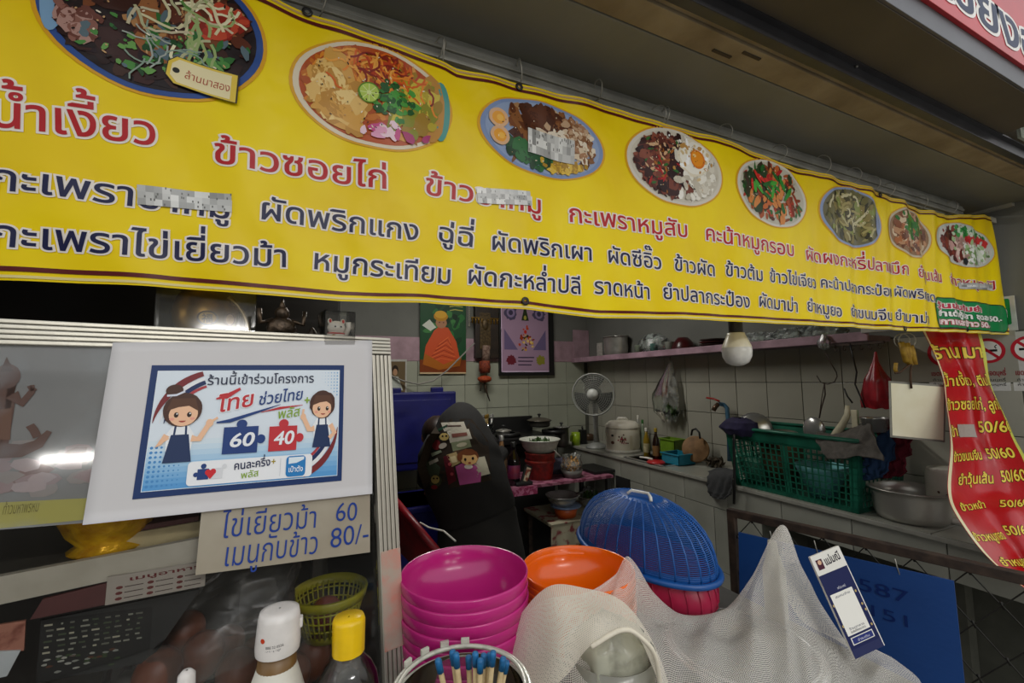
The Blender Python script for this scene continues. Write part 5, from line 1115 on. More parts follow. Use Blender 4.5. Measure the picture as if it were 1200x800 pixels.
patch([('blob', 520, 512, 5.5, 4.5, '#2a2420', 0), ('blob', 520.5, 511.5, 4.4, 3.6, '#b8a060', .001), ('blob', 519, 511, .9, .9, '#1c1612', .002), ('blob', 522.4, 510.8, .9, .9, '#1c1612', .002)])
patch([('blob', 512, 521, 4, 5, '#6c1c20', 0), ('blob', 518, 522, 4, 2.5, '#b0a89c', .001, -.4)])
patch([('s', [(525, 534), (534, 531), (538, 541), (530, 545)], '#a89468', 0), ('s', [(528, 536), (533, 534.5), (535, 540), (530.5, 541.5)], '#c8b890', .001)])
patch([('s', [(521, 538), (528, 536), (533, 560), (526, 564)], '#541420', 0), ('blob', 527, 545, 1.6, 1.6, '#a04048', .001), ('blob', 529, 554, 1.6, 1.6, '#a04048', .001)])
patch([('s', [(556, 539), (567, 537), (572, 553), (560, 556)], '#b4b09c', 0)])
patch([('s', [(537, 546), (543, 543), (556, 543), (561, 548), (560, 560), (541, 563)], '#a85088', 0), ('blob', 549, 546, 4, 2.2, '#d8d0c8', .001), ('blob', 549, 537, 9.5, 7.5, '#6c3c20', .001), ('blob', 549.5, 539, 8, 5.6, '#c8a068', .002), ('blob', 546, 539.5, 1.2, 1.5, '#241812', .003), ('blob', 553, 538.5, 1.2, 1.5, '#241812', .003), ('blob', 550, 542.5, 1.5, .8, '#8c3c30', .003), ('blob', 541, 537, 2.6, 4, '#6c3c20', .0025), ('blob', 549, 533.5, 7, 2.4, '#6c3c20', .0025)])
patch([('blob', 510, 563, 6, 6, '#3c4430', 0), ('blob', 510, 562, 4, 4, '#a89858', .001), ('blob', 508.6, 561, .9, .9, '#241a12', .002), ('blob', 511.8, 561, .9, .9, '#241a12', .002), ('blob', 509, 569, 3, 2, '#7c2428', .001)])
patch([('s', [(504, 540), (512, 536), (513, 539), (505, 543)], '#a09c90', 0), ('s', [(506, 532), (515, 529), (516, 531), (507, 535)], '#7c8470', .0005)])
patch([('s', [(513, 503), (523, 498), (524, 500), (514, 505)], '#1f4030', 0)])
# ================================================================ FENCE
fa_, fb_ = onZ(853, 595, 1.05), onZ(1175, 665.5, 1.05); fd = (fb_-fa_); fd.z = 0; fL = fd.length; fd.normalize(); fe2 = fa_+fd*(fL+.35)
fc_ = T('wire_fence', 'brown iron framed fence panel with diamond wire mesh', 'fence', (fa_.x, fa_.y, 0)); FM_ = uvn((fa_.x, fa_.y, 0), fd, (0, 0, 1)); FL_ = fL+.35
link('top_rail', MB().box((FL_/2, 1.05-.011, 0), (FL_, .022, .022), FM_, .002), IRON, fc_)
link('post', MB().box((.011, .52, 0), (.022, 1.03, .022), FM_, .002), IRON, fc_); link('post', MB().box((FL_-.011, .52, 0), (.022, 1.03, .022), FM_, .002), IRON, fc_)
link('bottom_rail', MB().box((FL_/2, .18, 0), (FL_-.04, .02, .02), FM_, .002), IRON, fc_)
wm = MB(); cw, chh = .088, .054; wr_ = .0014
for j in range(-1, 14):
    for i in range(int(FL_/cw)+1):
        x0 = .022+cw*i+(cw/2 if j % 2 else 0); z0 = 1.028-chh*(j+1)
        if z0-chh < .19 or x0 > FL_-.03: continue
        for sx in (-1, 1):
            x1 = x0+sx*cw/2
            if x1 < .015 or x1 > FL_-.01: continue
            wm.tube([FM_ @ V((x0, z0, 0)), FM_ @ V((x0+sx*cw*.42, z0-chh*.86, .001*sx)), FM_ @ V((x1, z0-chh, 0))], wr_, 5, cap=False)
        wm.tube([FM_ @ V((x0-.002, z0+.007, .001)), FM_ @ V((x0+.002, z0-.007, -.001))], wr_*1.7, 5)
link('wire_mesh', wm, mat('dark_wire', '#26241f', .5, .5), fc_)['kind'] = 'stuff'
BS = FM_ @ V((0, 0, .022)); n0 = (FM_.to_3x3() @ V((0, 0, 1)))
sg = 1 if (CAM-FM_.translation).dot(n0) > 0 else -1
def fpl(x, y, off):
    o_ = FM_.translation+n0*sg*off; r_ = ray(x, y); return CAM+r_*((o_-CAM).dot(n0)/r_.dot(n0))
q = [fpl(866, 623, .018), fpl(1118, 680, .018)]; bs = T('blue_sheet', 'blue plastic sheet tied on the wire fence with faint pen writing', 'sheet', (q[0].x, q[0].y, .35))
q = [fpl(866, 623, .018), fpl(1118, 680, .018), fpl(1134, 830, .018), fpl(870, 830, .018)]
BM_ = MB(); tv = n0*sg*.004; BM_.add(q+[p_+tv for p_ in q], [(0, 1, 2, 3), (7, 6, 5, 4), (0, 4, 5, 1), (1, 5, 6, 2), (2, 6, 7, 3), (3, 7, 4, 0)], None, False)
link('board', BM_, mat('blue_corrugated_plastic', '#14468a', .45, c2='#103c7a', nscale=3, bump=.0004, bscale=90), bs)
u_ = fd if True else fd; PF = uvn(fpl(1000, 745, .0235), fd, (0, 0, 1)); P = Print(lambda s_, t_, h: fpl(1000, 745, .0235)+fd*s_+V((0, 0, t_))+n0*sg*h)
o2 = fpl(1005, 690, .0235); o3 = fpl(1010, 715, .0235)
Pw = Print(lambda s_, t_, h: o2+fd*s_+V((0, 0, t_))+n0*sg*(h+.0005))
INKB = '#0c2560'
Pw.text('587', (0, 0), (.095, .0), .04, [(.0, INKB, 0)]); Pw.text('151', (.012, -.052), (.10, -.052), .036, [(.0, INKB, 0)])
link('pen_writing', Pw, INK, bs)
for (x, y) in ((903, 633), (955, 645), (1050, 668)):
    c = fpl(x, y, .03); link('tie', MB().tube([c+V((0, 0, .025)), c+V((.004, 0, .01)), c+V((.01, -.002, -.012))], .0012, 5), MET, bs)
# ================================================================ HANGING CARD, RINGS, BULB
Dc = 1.5; hc = T('blank_card', 'laminated blank cream card hanging from a yellow rope', 'card', at(1076, 512, Dc))
q = [at(1041, 446, Dc), at(1108, 451, Dc), at(1107, 518, Dc), at(1043, 512, Dc)]; tv = -fwd*.0012
link('laminate', MB().add(q+[p_+tv for p_ in q], [(0, 1, 2, 3), (7, 6, 5, 4), (0, 4, 5, 1), (1, 5, 6, 2), (2, 6, 7, 3), (3, 7, 4, 0)], None, False), mat('cloudy_laminate', '#8c8a80', .3), hc)
q = [p_+(sum(q, V((0, 0, 0)))/4-p_)*.07+tv*1.6 for p_ in q]; link('paper', MB().add(q+[p_+tv*.4 for p_ in q], [(0, 1, 2, 3), (7, 6, 5, 4), (0, 4, 5, 1), (1, 5, 6, 2), (2, 6, 7, 3), (3, 7, 4, 0)], None, False), mat('cream_paper', '#efe9cd', .6, c2='#e8e0c0', nscale=12), hc)
rg = T('rope_bundle', 'yellow plastic cord bundle hanging on two wire rings', 'rope', at(1062, 440, Dc))
for (x, y) in ((1055, 392), (1062, 392)):
    pass
YR = mat('yellow_cord', '#b8942c', .6, c2='#8c6a1c', nscale=40)
for (x, r_) in ((1057, 9), (1063, 10)):
    link('ring', MB().tube([at(x+r_*math.cos(t), 399+r_*.9*math.sin(t), Dc+.01) for t in [2*PI*i/20 for i in range(20)]], .002, 5, True), MET, rg)
link('hanger', MB().tube([at(1060, 386, Dc), V((at(1060, 386, Dc).x, at(1060, 386, Dc).y, 2.1))], .0015, 5), MET, rg)
for k, pp in enumerate((((1056, 401), (1059, 412), (1062, 424)), ((1063, 402), (1066, 414), (1064, 426)), ((1067, 405), (1070, 415), (1072, 427)), ((1060, 402), (1062, 414), (1067, 428)), ((1050, 425), (1049, 433), (1051, 437)))):
    link('cord', MB().tube([at(x, y, Dc+.004*(k % 3)) for x, y in pp], .009 if k < 4 else .006, 7), YR, rg)
link('string', MB().tube([at(x, y, Dc-.008) for x, y in ((1049, 437), (1055, 436), (1062, 430), (1068, 427), (1067, 436), (1067, 445), (1068, 455))], .0036, 6), mat('brown_string', '#4c3420', .8), rg)
Db = 1.15; c = at(863.5, 411, Db); lb = T('light_bulb', 'round white light bulb hanging just under the banner', 'light bulb', c-V((0, 0, .03))); M = Matrix.Translation(c) @ Matrix.Scale(1.2, 4)
link('dome', MB().lathe([(.001, -.034), (.012, -.0325), (.023, -.026), (.0295, -.013), (.031, 0), (.030, .007)], M, 36), mat('frosted_bulb', '#e4e2da', .2, spec=.6), lb)
link('body', MB().lathe([(.0305, .007), (.029, .012), (.023, .026), (.0185, .036), (.018, .040), (.001, .041)], M, 36), mat('cream_bulb_body', '#f1ead0', .3), lb)
link('socket', MB().lathe([(.0135, .04), (.0145, .041), (.0145, .085), (.008, .10), (.001, .10)], M, 24), mat('dark_socket', '#34322c', .5), lb)
link('cable', MB().tube([c+V((0, 0, .1)), c+V((0, 0, .35)), c+V((.01, .02, 1.0))], .003, 6), BLK, lb)
# ================================================================ WALL SIGNS AND RED BANNER
def wsign(name, label, cat, px0, px1, z0, z1):
    ya_, yb2 = onX(px0, 420, XR-.012).y, onX(px1, 420, XR-.012).y
    t = T(name, label, cat, (XR-.012, (ya_+yb2)/2, z0)); w_ = ya_-yb2
    link('plate', MB().box((XR-.010, (ya_+yb2)/2, (z0+z1)/2), (.003, w_, z1-z0), None, .0008), mat('white_sign_plate', '#c9c8c2', .4), t)
    return t, Print(flat(uvn((XR-.0125, ya_, z0), (0, -1, 0), (0, 0, 1)))), w_, z1-z0
zt_, zb_ = onX(1183, 389, XR-.012).z, onX(1188, 458, XR-.012).z; pw = None
for k, (px0, px1, lb_) in enumerate(((1184, 1234, 'no smoking sign at the right picture edge right of the red banner'), (1137, 1181, 'no smoking sign half hidden behind the top of the red banner'), (1086, 1134, 'no smoking sign showing left of the red banner top'))):
    t, P, w_, h_ = wsign('no_smoking_sign', lb_, 'sign', px0, px1, zb_, zt_); t['group'] = 'no smoking signs on the right wall'
    cx, cy, r = w_/2, h_*.70, min(w_*.47, h_*.27)
    P.disc(cx, cy, r, r, '#b41f2e', 0, 40); P.disc(cx, cy, r*.78, r*.78, '#dcdad4', .0002, 40)
    P.rect(cx-r*.55, cy-r*.09, cx+r*.55, cy+r*.09, '#1a1a1a', .0004); P.line([(cx-r*.6, cy+r*.6), (cx+r*.6, cy-r*.6)], r*.2, '#b41f2e', .0006)
    P.line([(cx+r*.5, cy+r*.15), (cx+r*.42, cy+r*.3), (cx+r*.55, cy+r*.45)], r*.07, '#1a1a1a', .0004)
    P.text('เขตปลอดบุหรี่', (w_*.08, h_*.27), (w_*.92, h_*.27), h_*.12, [(.02, '#8a1a28', .0002)])
    for j in range(2): P.text('ห้ามสูบบุหรี่', (w_*.1, h_*(.17-.08*j)), (w_*.9, h_*(.17-.08*j)), h_*.06, [(0, '#333333', .0002)])
    link('print', P, INK, t)
t, P, w_, h_ = wsign('green_sign', 'green and white sign on the wall behind the banner corner', 'sign', 1138, 1197, onX(1190, 387, XR-.012).z, onX(1188, 346, XR-.012).z)
P.rrect(w_*.03, h_*.18, w_*.9, h_*.93, .006, '#15803f'); P.text('ทางออก', (w_*.2, h_*.40), (w_*.84, h_*.40), h_*.42, [(.05, '#e4e6df', .0003)]); link('print', P, INK, t)
rows = [(384, 1082, 1147, .77, .73), (400, 1089, 1150, .77, .73), (425, 1098, 1157, .75, .71), (450, 1107, 1164, .74, .70), (480, 1110, 1174, .73, .68), (510, 1110, 1186, .72, .66), (540, 1111, 1204, .71, .64), (575, 1112, 1214, .69, .62), (600, 1118, 1222, .65, .58), (630, 1138, 1232, .61, .55), (660, 1167, 1243, .57, .53), (690, 1202, 1258, .54, .51)]
RC_ = [[onY(xl, y, yl), onY(xl*.65+xr*.35, y-1, yl*.7+yr2*.3+.012), onY(xl*.3+xr*.7, y, yl*.3+yr2*.7-.008), onY(xr, y, yr2)] for (y, xl, xr, yl, yr2) in rows][::-1]
rbf = ctrl(RC_)
def rbs(u, v): p_ = rbf(u, v); return p_+V((0, .004*math.sin(v*21+u*5)+.003*math.sin(u*14+v*9), 0))
def RBF(s_, t_, h):
    e = .004; s2, t2_ = min(max(s_, e), 1-e), min(max(t_, e), 1-e)
    n__ = (rbs(s2+e, t2_)-rbs(s2-e, t2_)).cross(rbs(s2, t2_+e)-rbs(s2, t2_-e)).normalized()
    if n__.dot(CAM-rbs(s2, t2_)) < 0: n__ = -n__
    return rbs(s2, t2_)+n__*(.0012+h)
rbn = T('price_banner', 'curling red vinyl price banner with yellow Thai lettering at the right edge', 'banner', rbs(.5, 0))
link('sheet', cloth(rbs, 40, 90, .0008), mat('red_vinyl', '#c4141c', .28, c2='#b01018', nscale=4, bump=.005, bscale=8, spec=.5), rbn)
P = Print(RBF, .014)
for i in range(60):
    t0, t1 = i/60, (i+1)/60
    P.poly([(.0, t0), (.045, t0), (.045, t1), (.0, t1)], '#e4dcb0', 0)
    P.poly([(.92, t0), (1, t0), (1, t1), (.92, t1)], '#d8d860', 0)
link('border_stripe', P, INKG, rbn)
yy = [r_[0] for r_ in rows]
def rbt(x, y):
    for k in range(len(rows)-1):
        if rows[k][0] <= y <= rows[k+1][0]:
            f = (y-rows[k][0])/(rows[k+1][0]-rows[k][0]); xl = rows[k][1]+(rows[k+1][1]-rows[k][1])*f; xr = rows[k][2]+(rows[k+1][2]-rows[k][2])*f
            return ((x-xl)/(xr-xl), 1-(k+f)/(len(rows)-1))
    return (.5, .5)
P = Print(RBF, .014); LY = [(.06, '#4a1a08', 0), (.018, '#ecd24c', .0004)]
for (body, x0, x1, y, hh) in (('ร้านมา', 1094, 1152, 421, .075), ('น้ำเงี้ยว, ตีนไก่', 1108, 1166, 453, .055), ('ข้าวซอยไก่, ลูกชิ้น', 1113, 1176, 481, .052), ('ข้าวขา', 1114, 1140, 512, .05), ('50/60', 1147, 1184, 507, .055), ('ข้าวขนมจีน', 1116, 1148, 541, .045), ('50/60', 1153, 1188, 538, .05), ('ยำวุ้นเส้น', 1124, 1160, 568, .042), ('50/60', 1167, 1199, 564, .046), ('ข้าวหน้า', 1128, 1158, 599, .042), ('50/60', 1170, 1202, 595, .046), ('ข้าวหมูทอด', 1146, 1178, 634, .04), ('50/60', 1180, 1208, 628, .045), ('ยำหมูยอ', 1180, 1206, 664, .04)):
    a, b = rbt(x0, y), rbt(x1, y-2); P = Print(RBF, .014); P.text(body, a, b, hh, LY); link('lettering', P, INKG, rbn)
P = Print(RBF, .014); a, b = rbt(1125, 513), rbt(1143, 511); P.rect(a[0], a[1], b[0], a[1]+.045, '#a59a90', .0012, 3, 2); link('tape_patch', P, INKG, rbn)
# ================================================================ FRONT TABLE
TZ = 1.02
ft_ = T('front_table', 'dark grey stall table carrying the bowl stacks and nets', 'table', (.55, .5, 0))
link('top', MB().box(((.13+.775)/2, .585, TZ-.012), (.775-.13, .59, .024), None, .003), mat('dark_grey_table_sheet', '#4c4a46', .5, c2='#3c3a37', nscale=12, bump=.0006, bscale=30), ft_)
for (x, y) in ((.2, .32), (.74, .32), (.2, .84), (.74, .84)): link('leg', MB().box((x, y, TZ/2-.014), (.03, .03, TZ-.026)), IRON, ft_)
def mel(name, c1_, c2_): return mat(name, c1_, .22, c2=c2_, nscale=4, spec=.5, coat=.15)
def bowlstack(kind, label1, labels, c_rim, n, r, pitch, mt, grp):
    h = .066; z0 = c_rim.z-h-pitch*(n-1); proto = None
    prof = [(.001, .002), (r*.42, .002), (r*.44, 0), (r*.47, 0), (r*.5, .008), (r*.74, h*.24), (r*.90, h*.50), (r*.955, h*.68), (r*.975, h*.745), (r*.99, h*.76), (r*1.0, h*.97), (r*.99, h+.001), (r*.972, h*.99), (r*.963, h*.8), (r*.93, h*.62), (r*.87, h*.46), (r*.70, h*.24), (r*.45, .0075), (.001, .005)]
    for k in range(n):
        if proto is None:
            proto = S(kind, MB().lathe(prof, Matrix.Translation((c_rim.x, c_rim.y, z0)), 72), mt, labels(k), 'bowl', grp); o = proto
        else:
            o = proto.copy(); col.objects.link(o); o.location = proto.location+V((rnd.uniform(-.0007, .0007), rnd.uniform(-.0007, .0007), pitch*k)); o['label'] = labels(k)
    return z0
ordn = {0: 'bottom', 1: 'second from bottom', 2: 'third from bottom', 3: 'fourth from bottom', 4: 'third from top', 5: 'second from top', 6: 'top'}
cp_ = at(545, 667, .62); z0 = bowlstack('pink_bowl', '', lambda k: 'magenta pink plastic bowl, %s of the pink stack' % ordn[k], cp_, 7, .0905, (cp_.z-TZ-.067)/6, mel('magenta_melamine', '#c2267c', '#b82274'), 'pink bowls stacked on the front table')
co_ = at(677, 664, .70); bowlstack('orange_bowl', '', lambda k: 'bright orange plastic bowl, %s of the orange stack' % ordn[k], co_, 7, .0905, (co_.z-TZ-.067)/6, mel('orange_melamine', '#ee6a08', '#e46206'), 'orange bowls stacked on the front table')
# ================================================================ BLUE FOOD COVER OVER RED BASKET
dc = V((.602, .709, 1.112)); A_ = (onZ(846, 686, 1.11)-onZ(687, 612, 1.11)).normalized(); N_ = (V((0, 0, 1))+A_*.03).normalized(); A_ = (A_-N_*A_.dot(N_)).normalized(); B_ = N_.cross(A_)
DM = Matrix((A_, B_, N_)).transposed().to_4x4(); DM.translation = dc
ra, rb, hd_ = .158, .094, .104
fcv = T('food_cover', 'blue slotted plastic dome cover tilted over a red basket', 'food cover', dc); DB = mat('bright_blue_plastic', '#1656a0', .35, c2='#124c90', nscale=8, spec=.5)
def dome(a_, t_): # t 0 rim -> 1 apex
    ph = t_*PI/2; r = math.cos(ph)**.8; return DM @ V((ra*r*math.cos(a_), rb*r*math.sin(a_), hd_*math.sin(ph)**.95))
link('rim', MB().tube([DM @ V((ra*1.03*math.cos(a_), rb*1.03*math.sin(a_), -.004)) for a_ in [2*PI*i/72 for i in range(72)]], .0055, 8, True), DB, fcv)
link('rim_band', MB().grid(lambda u, v: dome(2*PI*u, .05*v), 72, 1), DB, fcv)
wv = MB()
for k in range(44): t_ = .02+.80*k/44; wv.tube([dome(2*PI*i/64, t_) for i in range(64)], .0010, 4, True)
link('slat_ring', wv, DB, fcv)['kind'] = 'stuff'
for i in range(32): link('rib', MB().tube([dome(2*PI*i/32, t_) for t_ in (0, .12, .25, .38, .5, .62, .74, .84)], .0017, 5), DB, fcv)
link('top_cap', MB().grid(lambda u, v: dome(2*PI*u, .80+.2*v*.999), 48, 5), DB, fcv)
link('handle', MB().tube([dome(-.5, .86)+N_*.001, dome(-.45, .88)+N_*.007, dome(-.3, .93)+N_*.009, dome(-1.9, .93)+N_*.008, dome(-1.9, .88)+N_*.003], .0032, 8), WPL, fcv)
rbk = T('red_basket', 'translucent red plastic basket under the blue dome cover', 'basket', (dc.x, dc.y, TZ)); RB = mat('rose_red_plastic', '#b42048', .35, c2='#9c1c3e', nscale=20)
h2 = (dc.z-TZ)-.004; cz = V((dc.x, dc.y, TZ+.001))
rbw = MB(); 
def bsk(a_, t_, o=0):
    top = DM @ V(((ra*.93-o)*math.cos(a_), (rb*.93-o)*math.sin(a_), -.006)); bot = cz+A_*((.12-o)*math.cos(a_))+B_*((.055-o)*math.sin(a_)); bot.z = cz.z; p_ = bot.lerp(top, t_); c_ = cz.lerp(dc, t_); return c_+(p_-c_)*(1+.35*math.sin(t_*PI)*(1-t_*.3)*.6)
link('shell', MB().grid(lambda u, v: bsk(2*PI*u, v), 60, 12), RB, rbk)
link('base', MB().lathe([(.001, 0), (.12, 0), (.118, .003), (.001, .003)], Matrix.Translation(cz) @ Matrix.Rotation(math.atan2(A_.y, A_.x), 4, 'Z'), 32, sy=.46), RB, rbk)
for i in range(28): link('rib', MB().tube([bsk(2*PI*i/28, t_, -.0015) for t_ in (0, .25, .5, .75, 1)], .0013, 4), RB, rbk)
link('rim', MB().tube([bsk(2*PI*i/60, 1, -.002) for i in range(60)], .003, 6, True), RB, rbk)
# ================================================================ NETS
NET = net_mat('white_net', '#f0ebe2', 430, .30); NETC = net_mat('cream_cotton_net', '#f4ecdb', 430, .58)
def netobj(fn, nu, nv, mt, sc_):
    g_ = MB().grid(fn, nu, nv); g_.uv = []
    U = [[0]*(nu+1) for _ in range(nv+1)]; W = [[0]*(nu+1) for _ in range(nv+1)]
    P_ = lambda i, j: g_.v[j*(nu+1)+i]
    for j in range(nv+1):
        for i in range(1, nu+1): U[j][i] = U[j][i-1]+(P_(i, j)-P_(i-1, j)).length
    for i in range(nu+1):
        for j in range(1, nv+1): W[j][i] = W[j-1][i]+(P_(i, j)-P_(i, j-1)).length
    for j in range(nv+1):
        for i in range(nu+1): g_.uv.append((U[j][i]*.5+U[nv//2][i]*.5, W[j][i]*.5+W[j][nu//2]*.5))
    return g_
r0px = [(600, 735, .60), (640, 705, .595), (690, 697, .605), (722, 676, .65), (740, 655, .675), (766, 693, .68), (800, 721, .69), (850, 712, .70), (885, 672, .715), (916, 616, .73), (938, 662, .72), (965, 712, .70), (1000, 762, .66), (1040, 775, .64), (1075, 800, .61)]
r0_ = [at(*p_) for p_ in r0px]
r_back = [p_+V((0, .006, -.003)) if i < 5 else V((p_.x*1.02+.004, p_.y*1.05+.02, max(TZ+.004, p_.z-.07))) for i, p_ in enumerate(r0_)]
def rowd(pts): return [at(*p_) for p_ in pts]
r1_ = rowd([(598, 770, .565), (640, 745, .56), (692, 728, .565), (724, 712, .59), (748, 702, .62), (778, 728, .63), (812, 745, .64), (860, 738, .65), (895, 705, .67), (920, 665, .69), (948, 708, .67), (975, 748, .645), (1008, 788, .61), (1046, 805, .59), (1085, 835, .58)])
r2_ = rowd([(596, 810, .52), (640, 785, .52), (695, 768, .525), (730, 758, .545), (758, 752, .565), (790, 765, .58), (830, 772, .585), (880, 768, .59), (915, 750, .605), (935, 735, .61), (962, 765, .60), (988, 792, .585), (1018, 825, .56), (1052, 845, .55), (1092, 875, .545)])
r3_ = rowd([(590, 900, .475), (640, 880, .475), (700, 870, .48), (735, 867, .485), (765, 865, .49), (798, 868, .50), (840, 868, .505), (890, 865, .51), (930, 860, .515), (958, 855, .52), (985, 870, .515), (1010, 890, .51), (1040, 920, .50), (1070, 940, .50), (1105, 960, .50)])
nf = ctrl([r_back, r0_, r1_, r2_, r3_])
fold = lambda u, v: nf(u, v)+V((0, 0, 1))*(.0045*(1-abs(math.sin(u*36+v*5))*2)*min(1, max(0, (v-.25)*6))+.0022*math.sin(u*75+v*11)*min(1, max(0, (v-.25)*6))+.002*math.sin(u*31-v*22))
def foldc(u, v):
    p_ = fold(u, v)
    if p_.z < TZ+.003: p_.z = TZ+.003
    return p_
ng = netobj(foldc, 150, 70, NET, 1); S('white_net_cover', ng, NET, 'sheer white mesh net draped over the bowls and lid on the front table', 'net')
# cream net bundled over a container, nearer the camera
cr_rows = [[(592, 758, .575), (612, 718, .575), (646, 685, .58), (690, 690, .58), (728, 704, .58), (756, 735, .575), (776, 778, .565), (790, 825, .555)],
           [(598, 782, .545), (620, 742, .54), (650, 708, .535), (690, 708, .535), (724, 716, .54), (751, 742, .545), (769, 782, .54), (785, 828, .535)],
           [(604, 815, .515), (630, 778, .51), (658, 744, .50), (690, 728, .50), (722, 728, .505), (748, 746, .515), (766, 784, .515), (780, 830, .515)],
           [(612, 852, .49), (640, 820, .485), (664, 790, .48), (688, 762, .475), (708, 744, .478), (742, 741, .485), (766, 764, .492), (776, 830, .50)]]
cf_ = ctrl([rowd(r_) for r_ in cr_rows]); cf2 = lambda u, v: cf_(u, v)+UP_*(.0022*math.sin(u*26+v*3)*v+.0010*math.sin(u*15-v*9))
S('cream_net_cover', netobj(cf2, 90, 60, NETC, 1), NETC, 'cream folded mesh net bundled over a tub beside the pink bowls', 'net')
S('net_hem', MB().tube([cf2(.46+.54*k/40, .998)-fwd*.002 for k in range(41)], .0028, 7), mat('cream_hem', '#e9dfca', .8, bump=.0004, bscale=300), 'thick rolled cream hem around the opening of the folded net', 'hem')
c = at(715, 800, .55); c = V((c.x, c.y, TZ+.001)); tub = T('clear_tub', 'clear plastic tub of bagged goods inside the cream net', 'tub', c); M = Matrix.Translation(c)
link('body', MB().lathe([(.001, 0), (.05, 0), (.058, .085), (.056, .085), (.048, .003)], M, 32), film_mat('frosted_tub', '#b7b5a6', .6, .15, 1.45, 6, (.2, .5)), tub)
link('contents', bagmb([(c+V((0, 0, .004)), .04, .04), (c+V((0, 0, .05)), .048, .048), (c+V((-.005, -.005, .10)), .045, .042), (c+V((-.01, -.01, .125)), .02, .02)], 55, crease=.16), film_mat('milky_pack', '#c9c8b4', .85, .2, 1.45, 40, (.2, .5), .35), tub)
# covered dish under the white net
c = onZ(862, 752, TZ+.001); c = at(868, 760, .655); c = V((c.x, c.y, TZ+.001)); gdh = T('covered_dish', 'steel tray with a glass lid showing through the white net', 'dish', c); M = Matrix.Translation(c)
link('tray', MB().lathe([(.001, 0), (.085, 0), (.10, .018), (.112, .02), (.10, .022), (.08, .004), (.001, .004)], M, 48), STEEL, gdh)
gl2 = link('glass_lid', MB().lathe([(.10, .022), (.098, .026), (.075, .032), (.04, .036), (.001, .037)], M, 48), GLASS, gdh)
link('lid_rim', MB().tube([c+V((.1*math.cos(t), .1*math.sin(t), .024)) for t in [2*PI*i/48 for i in range(48)]], .0025, 6, True), STEEL, gl2)
S('tall_bottle', MB().lathe([(.001, 0), (.016, 0), (.018, .01), (.018, .085), (.009, .115), (.007, .135), (.001, .137)], Matrix.Translation(V((at(917, 625, .745).x, at(917, 625, .745).y+.02, TZ+.005))), 24), mat('pale_bottle', '#b8b4a4', .4), 'tall pale bottle holding up the peak of the white net', 'bottle')
# ================================================================ QR STAND
qa, qb, qc, qd = at(961, 649, .645), at(994, 644, .655), at(1036, 756, .615), at(1002, 772, .605)
u_ = (qb-qa).normalized(); v_ = (qa-qd); w_ = (qb-qa).length; h_ = v_.length; o_ = qd; QM = uvn(o_, (qc-qd), v_); w_ = (qc-qd).length*1.02
qs = T('payment_stand', 'navy and white payment card stand leaning behind the net', 'sign stand', (o_+qc)/2)
link('board', MB().box((w_/2, h_/2, -.002), (w_, h_, .004), QM, .001), mat('white_card_board', '#dddad2', .4), qs)
P = Print(flat(QM)); P.rect(0, 0, w_, h_, '#e4e1d8'); P.rect(0, 0, w_*.97, h_*.80, '#1c2350', .0002); P.rect(w_*.0, 0, w_*.97, h_*.08, '#2a3058', .0003)
P.text('แม่มณี', (w_*.36, h_*.87), (w_*.9, h_*.88), h_*.11, [(.02, '#2a2230', .0003)]); P.rect(w_*.10, h_*.85, w_*.30, h_*.95, '#4a2030', .0003); P.disc(w_*.20, h_*.92, w_*.06, w_*.06, '#d8b090', .0005)
P.rect(w_*.08, h_*.20, w_*.82, h_*.60, '#ece9e0', .0004)
for (s_, z, c_) in (('สแกนจ่าย', .555, '#22284a'), ('ร้านอาหาร', .245, '#22284a'), ('รับเงินได้ทุกธนาคาร', .215, '#5a5a60')): P.text(s_, (w_*.2, h_*z), (w_*.7, h_*z), h_*.030, [(0, c_, .0006)])
P.rect(w_*.12, h_*.11, w_*.84, h_*.18, '#e4e1d8', .0003); P.rect(w_*.15, h_*.118, w_*.81, h_*.172, '#2a3474', .0005); P.text('ชำระเงิน', (w_*.3, h_*.132), (w_*.7, h_*.132), h_*.03, [(0, '#d8d8e4', .0007)])
P.text('พร้อมเพย์', (w_*.38, h_*.625), (w_*.66, h_*.625), h_*.035, [(0, '#d0d0dc', .0006)])
for (x, y) in ((.88, .55), (.9, .42), (.93, .36), (.9, .22), (.05, .50), (.06, .30)): P.disc(w_*x, h_*y, w_*.03, w_*.035, '#b8a068', .0005, 8)
link('print', P, INK, qs)
link('back_leg', MB().box((w_/2, h_*.4, -.02), (w_*.3, h_*.7, .003), QM), BLK, qs)
# ================================================================ SKEWER JAR
jc = at(541, 806, .445); jr = .0705; jt = T('skewer_jar', 'round clear plastic jar holding blue-tipped wooden skewers', 'jar', (jc.x, jc.y, TZ)); jh = jc.z-TZ; M = Matrix.Translation((jc.x, jc.y, TZ+.001))
CLR = film_mat('clear_jar_plastic', '#c4c6bc', .12, .06, 1.5, 8)
link('body', MB().lathe([(.001, 0), (jr*.9, 0), (jr*.95, .006), (jr*.95, jh-.012), (jr*.93, jh-.006)], M, 56), CLR, jt)
RIMM = film_mat('clear_rim_plastic', '#d6d4c6', .8, .08, 1.5, 60, (.3, .5), .45)
for (rr, zz, th) in ((1.0, 0, .0028), (.93, .003, .0022), (1.01, -.010, .0022)): link('rim', MB().tube([V((jc.x+jr*rr*math.cos(t), jc.y+jr*rr*math.sin(t), jc.z+zz)) for t in [2*PI*i/72 for i in range(72)]], th, 8, True), RIMM, jt)
link('contents', MB().lathe([(.001, .05), (jr*.9, .05), (jr*.9, .004), (.001, .004)], M, 32), mat('dark_amber_floor', '#2c2410', .4, c2='#4a3c14', nscale=30), jt)
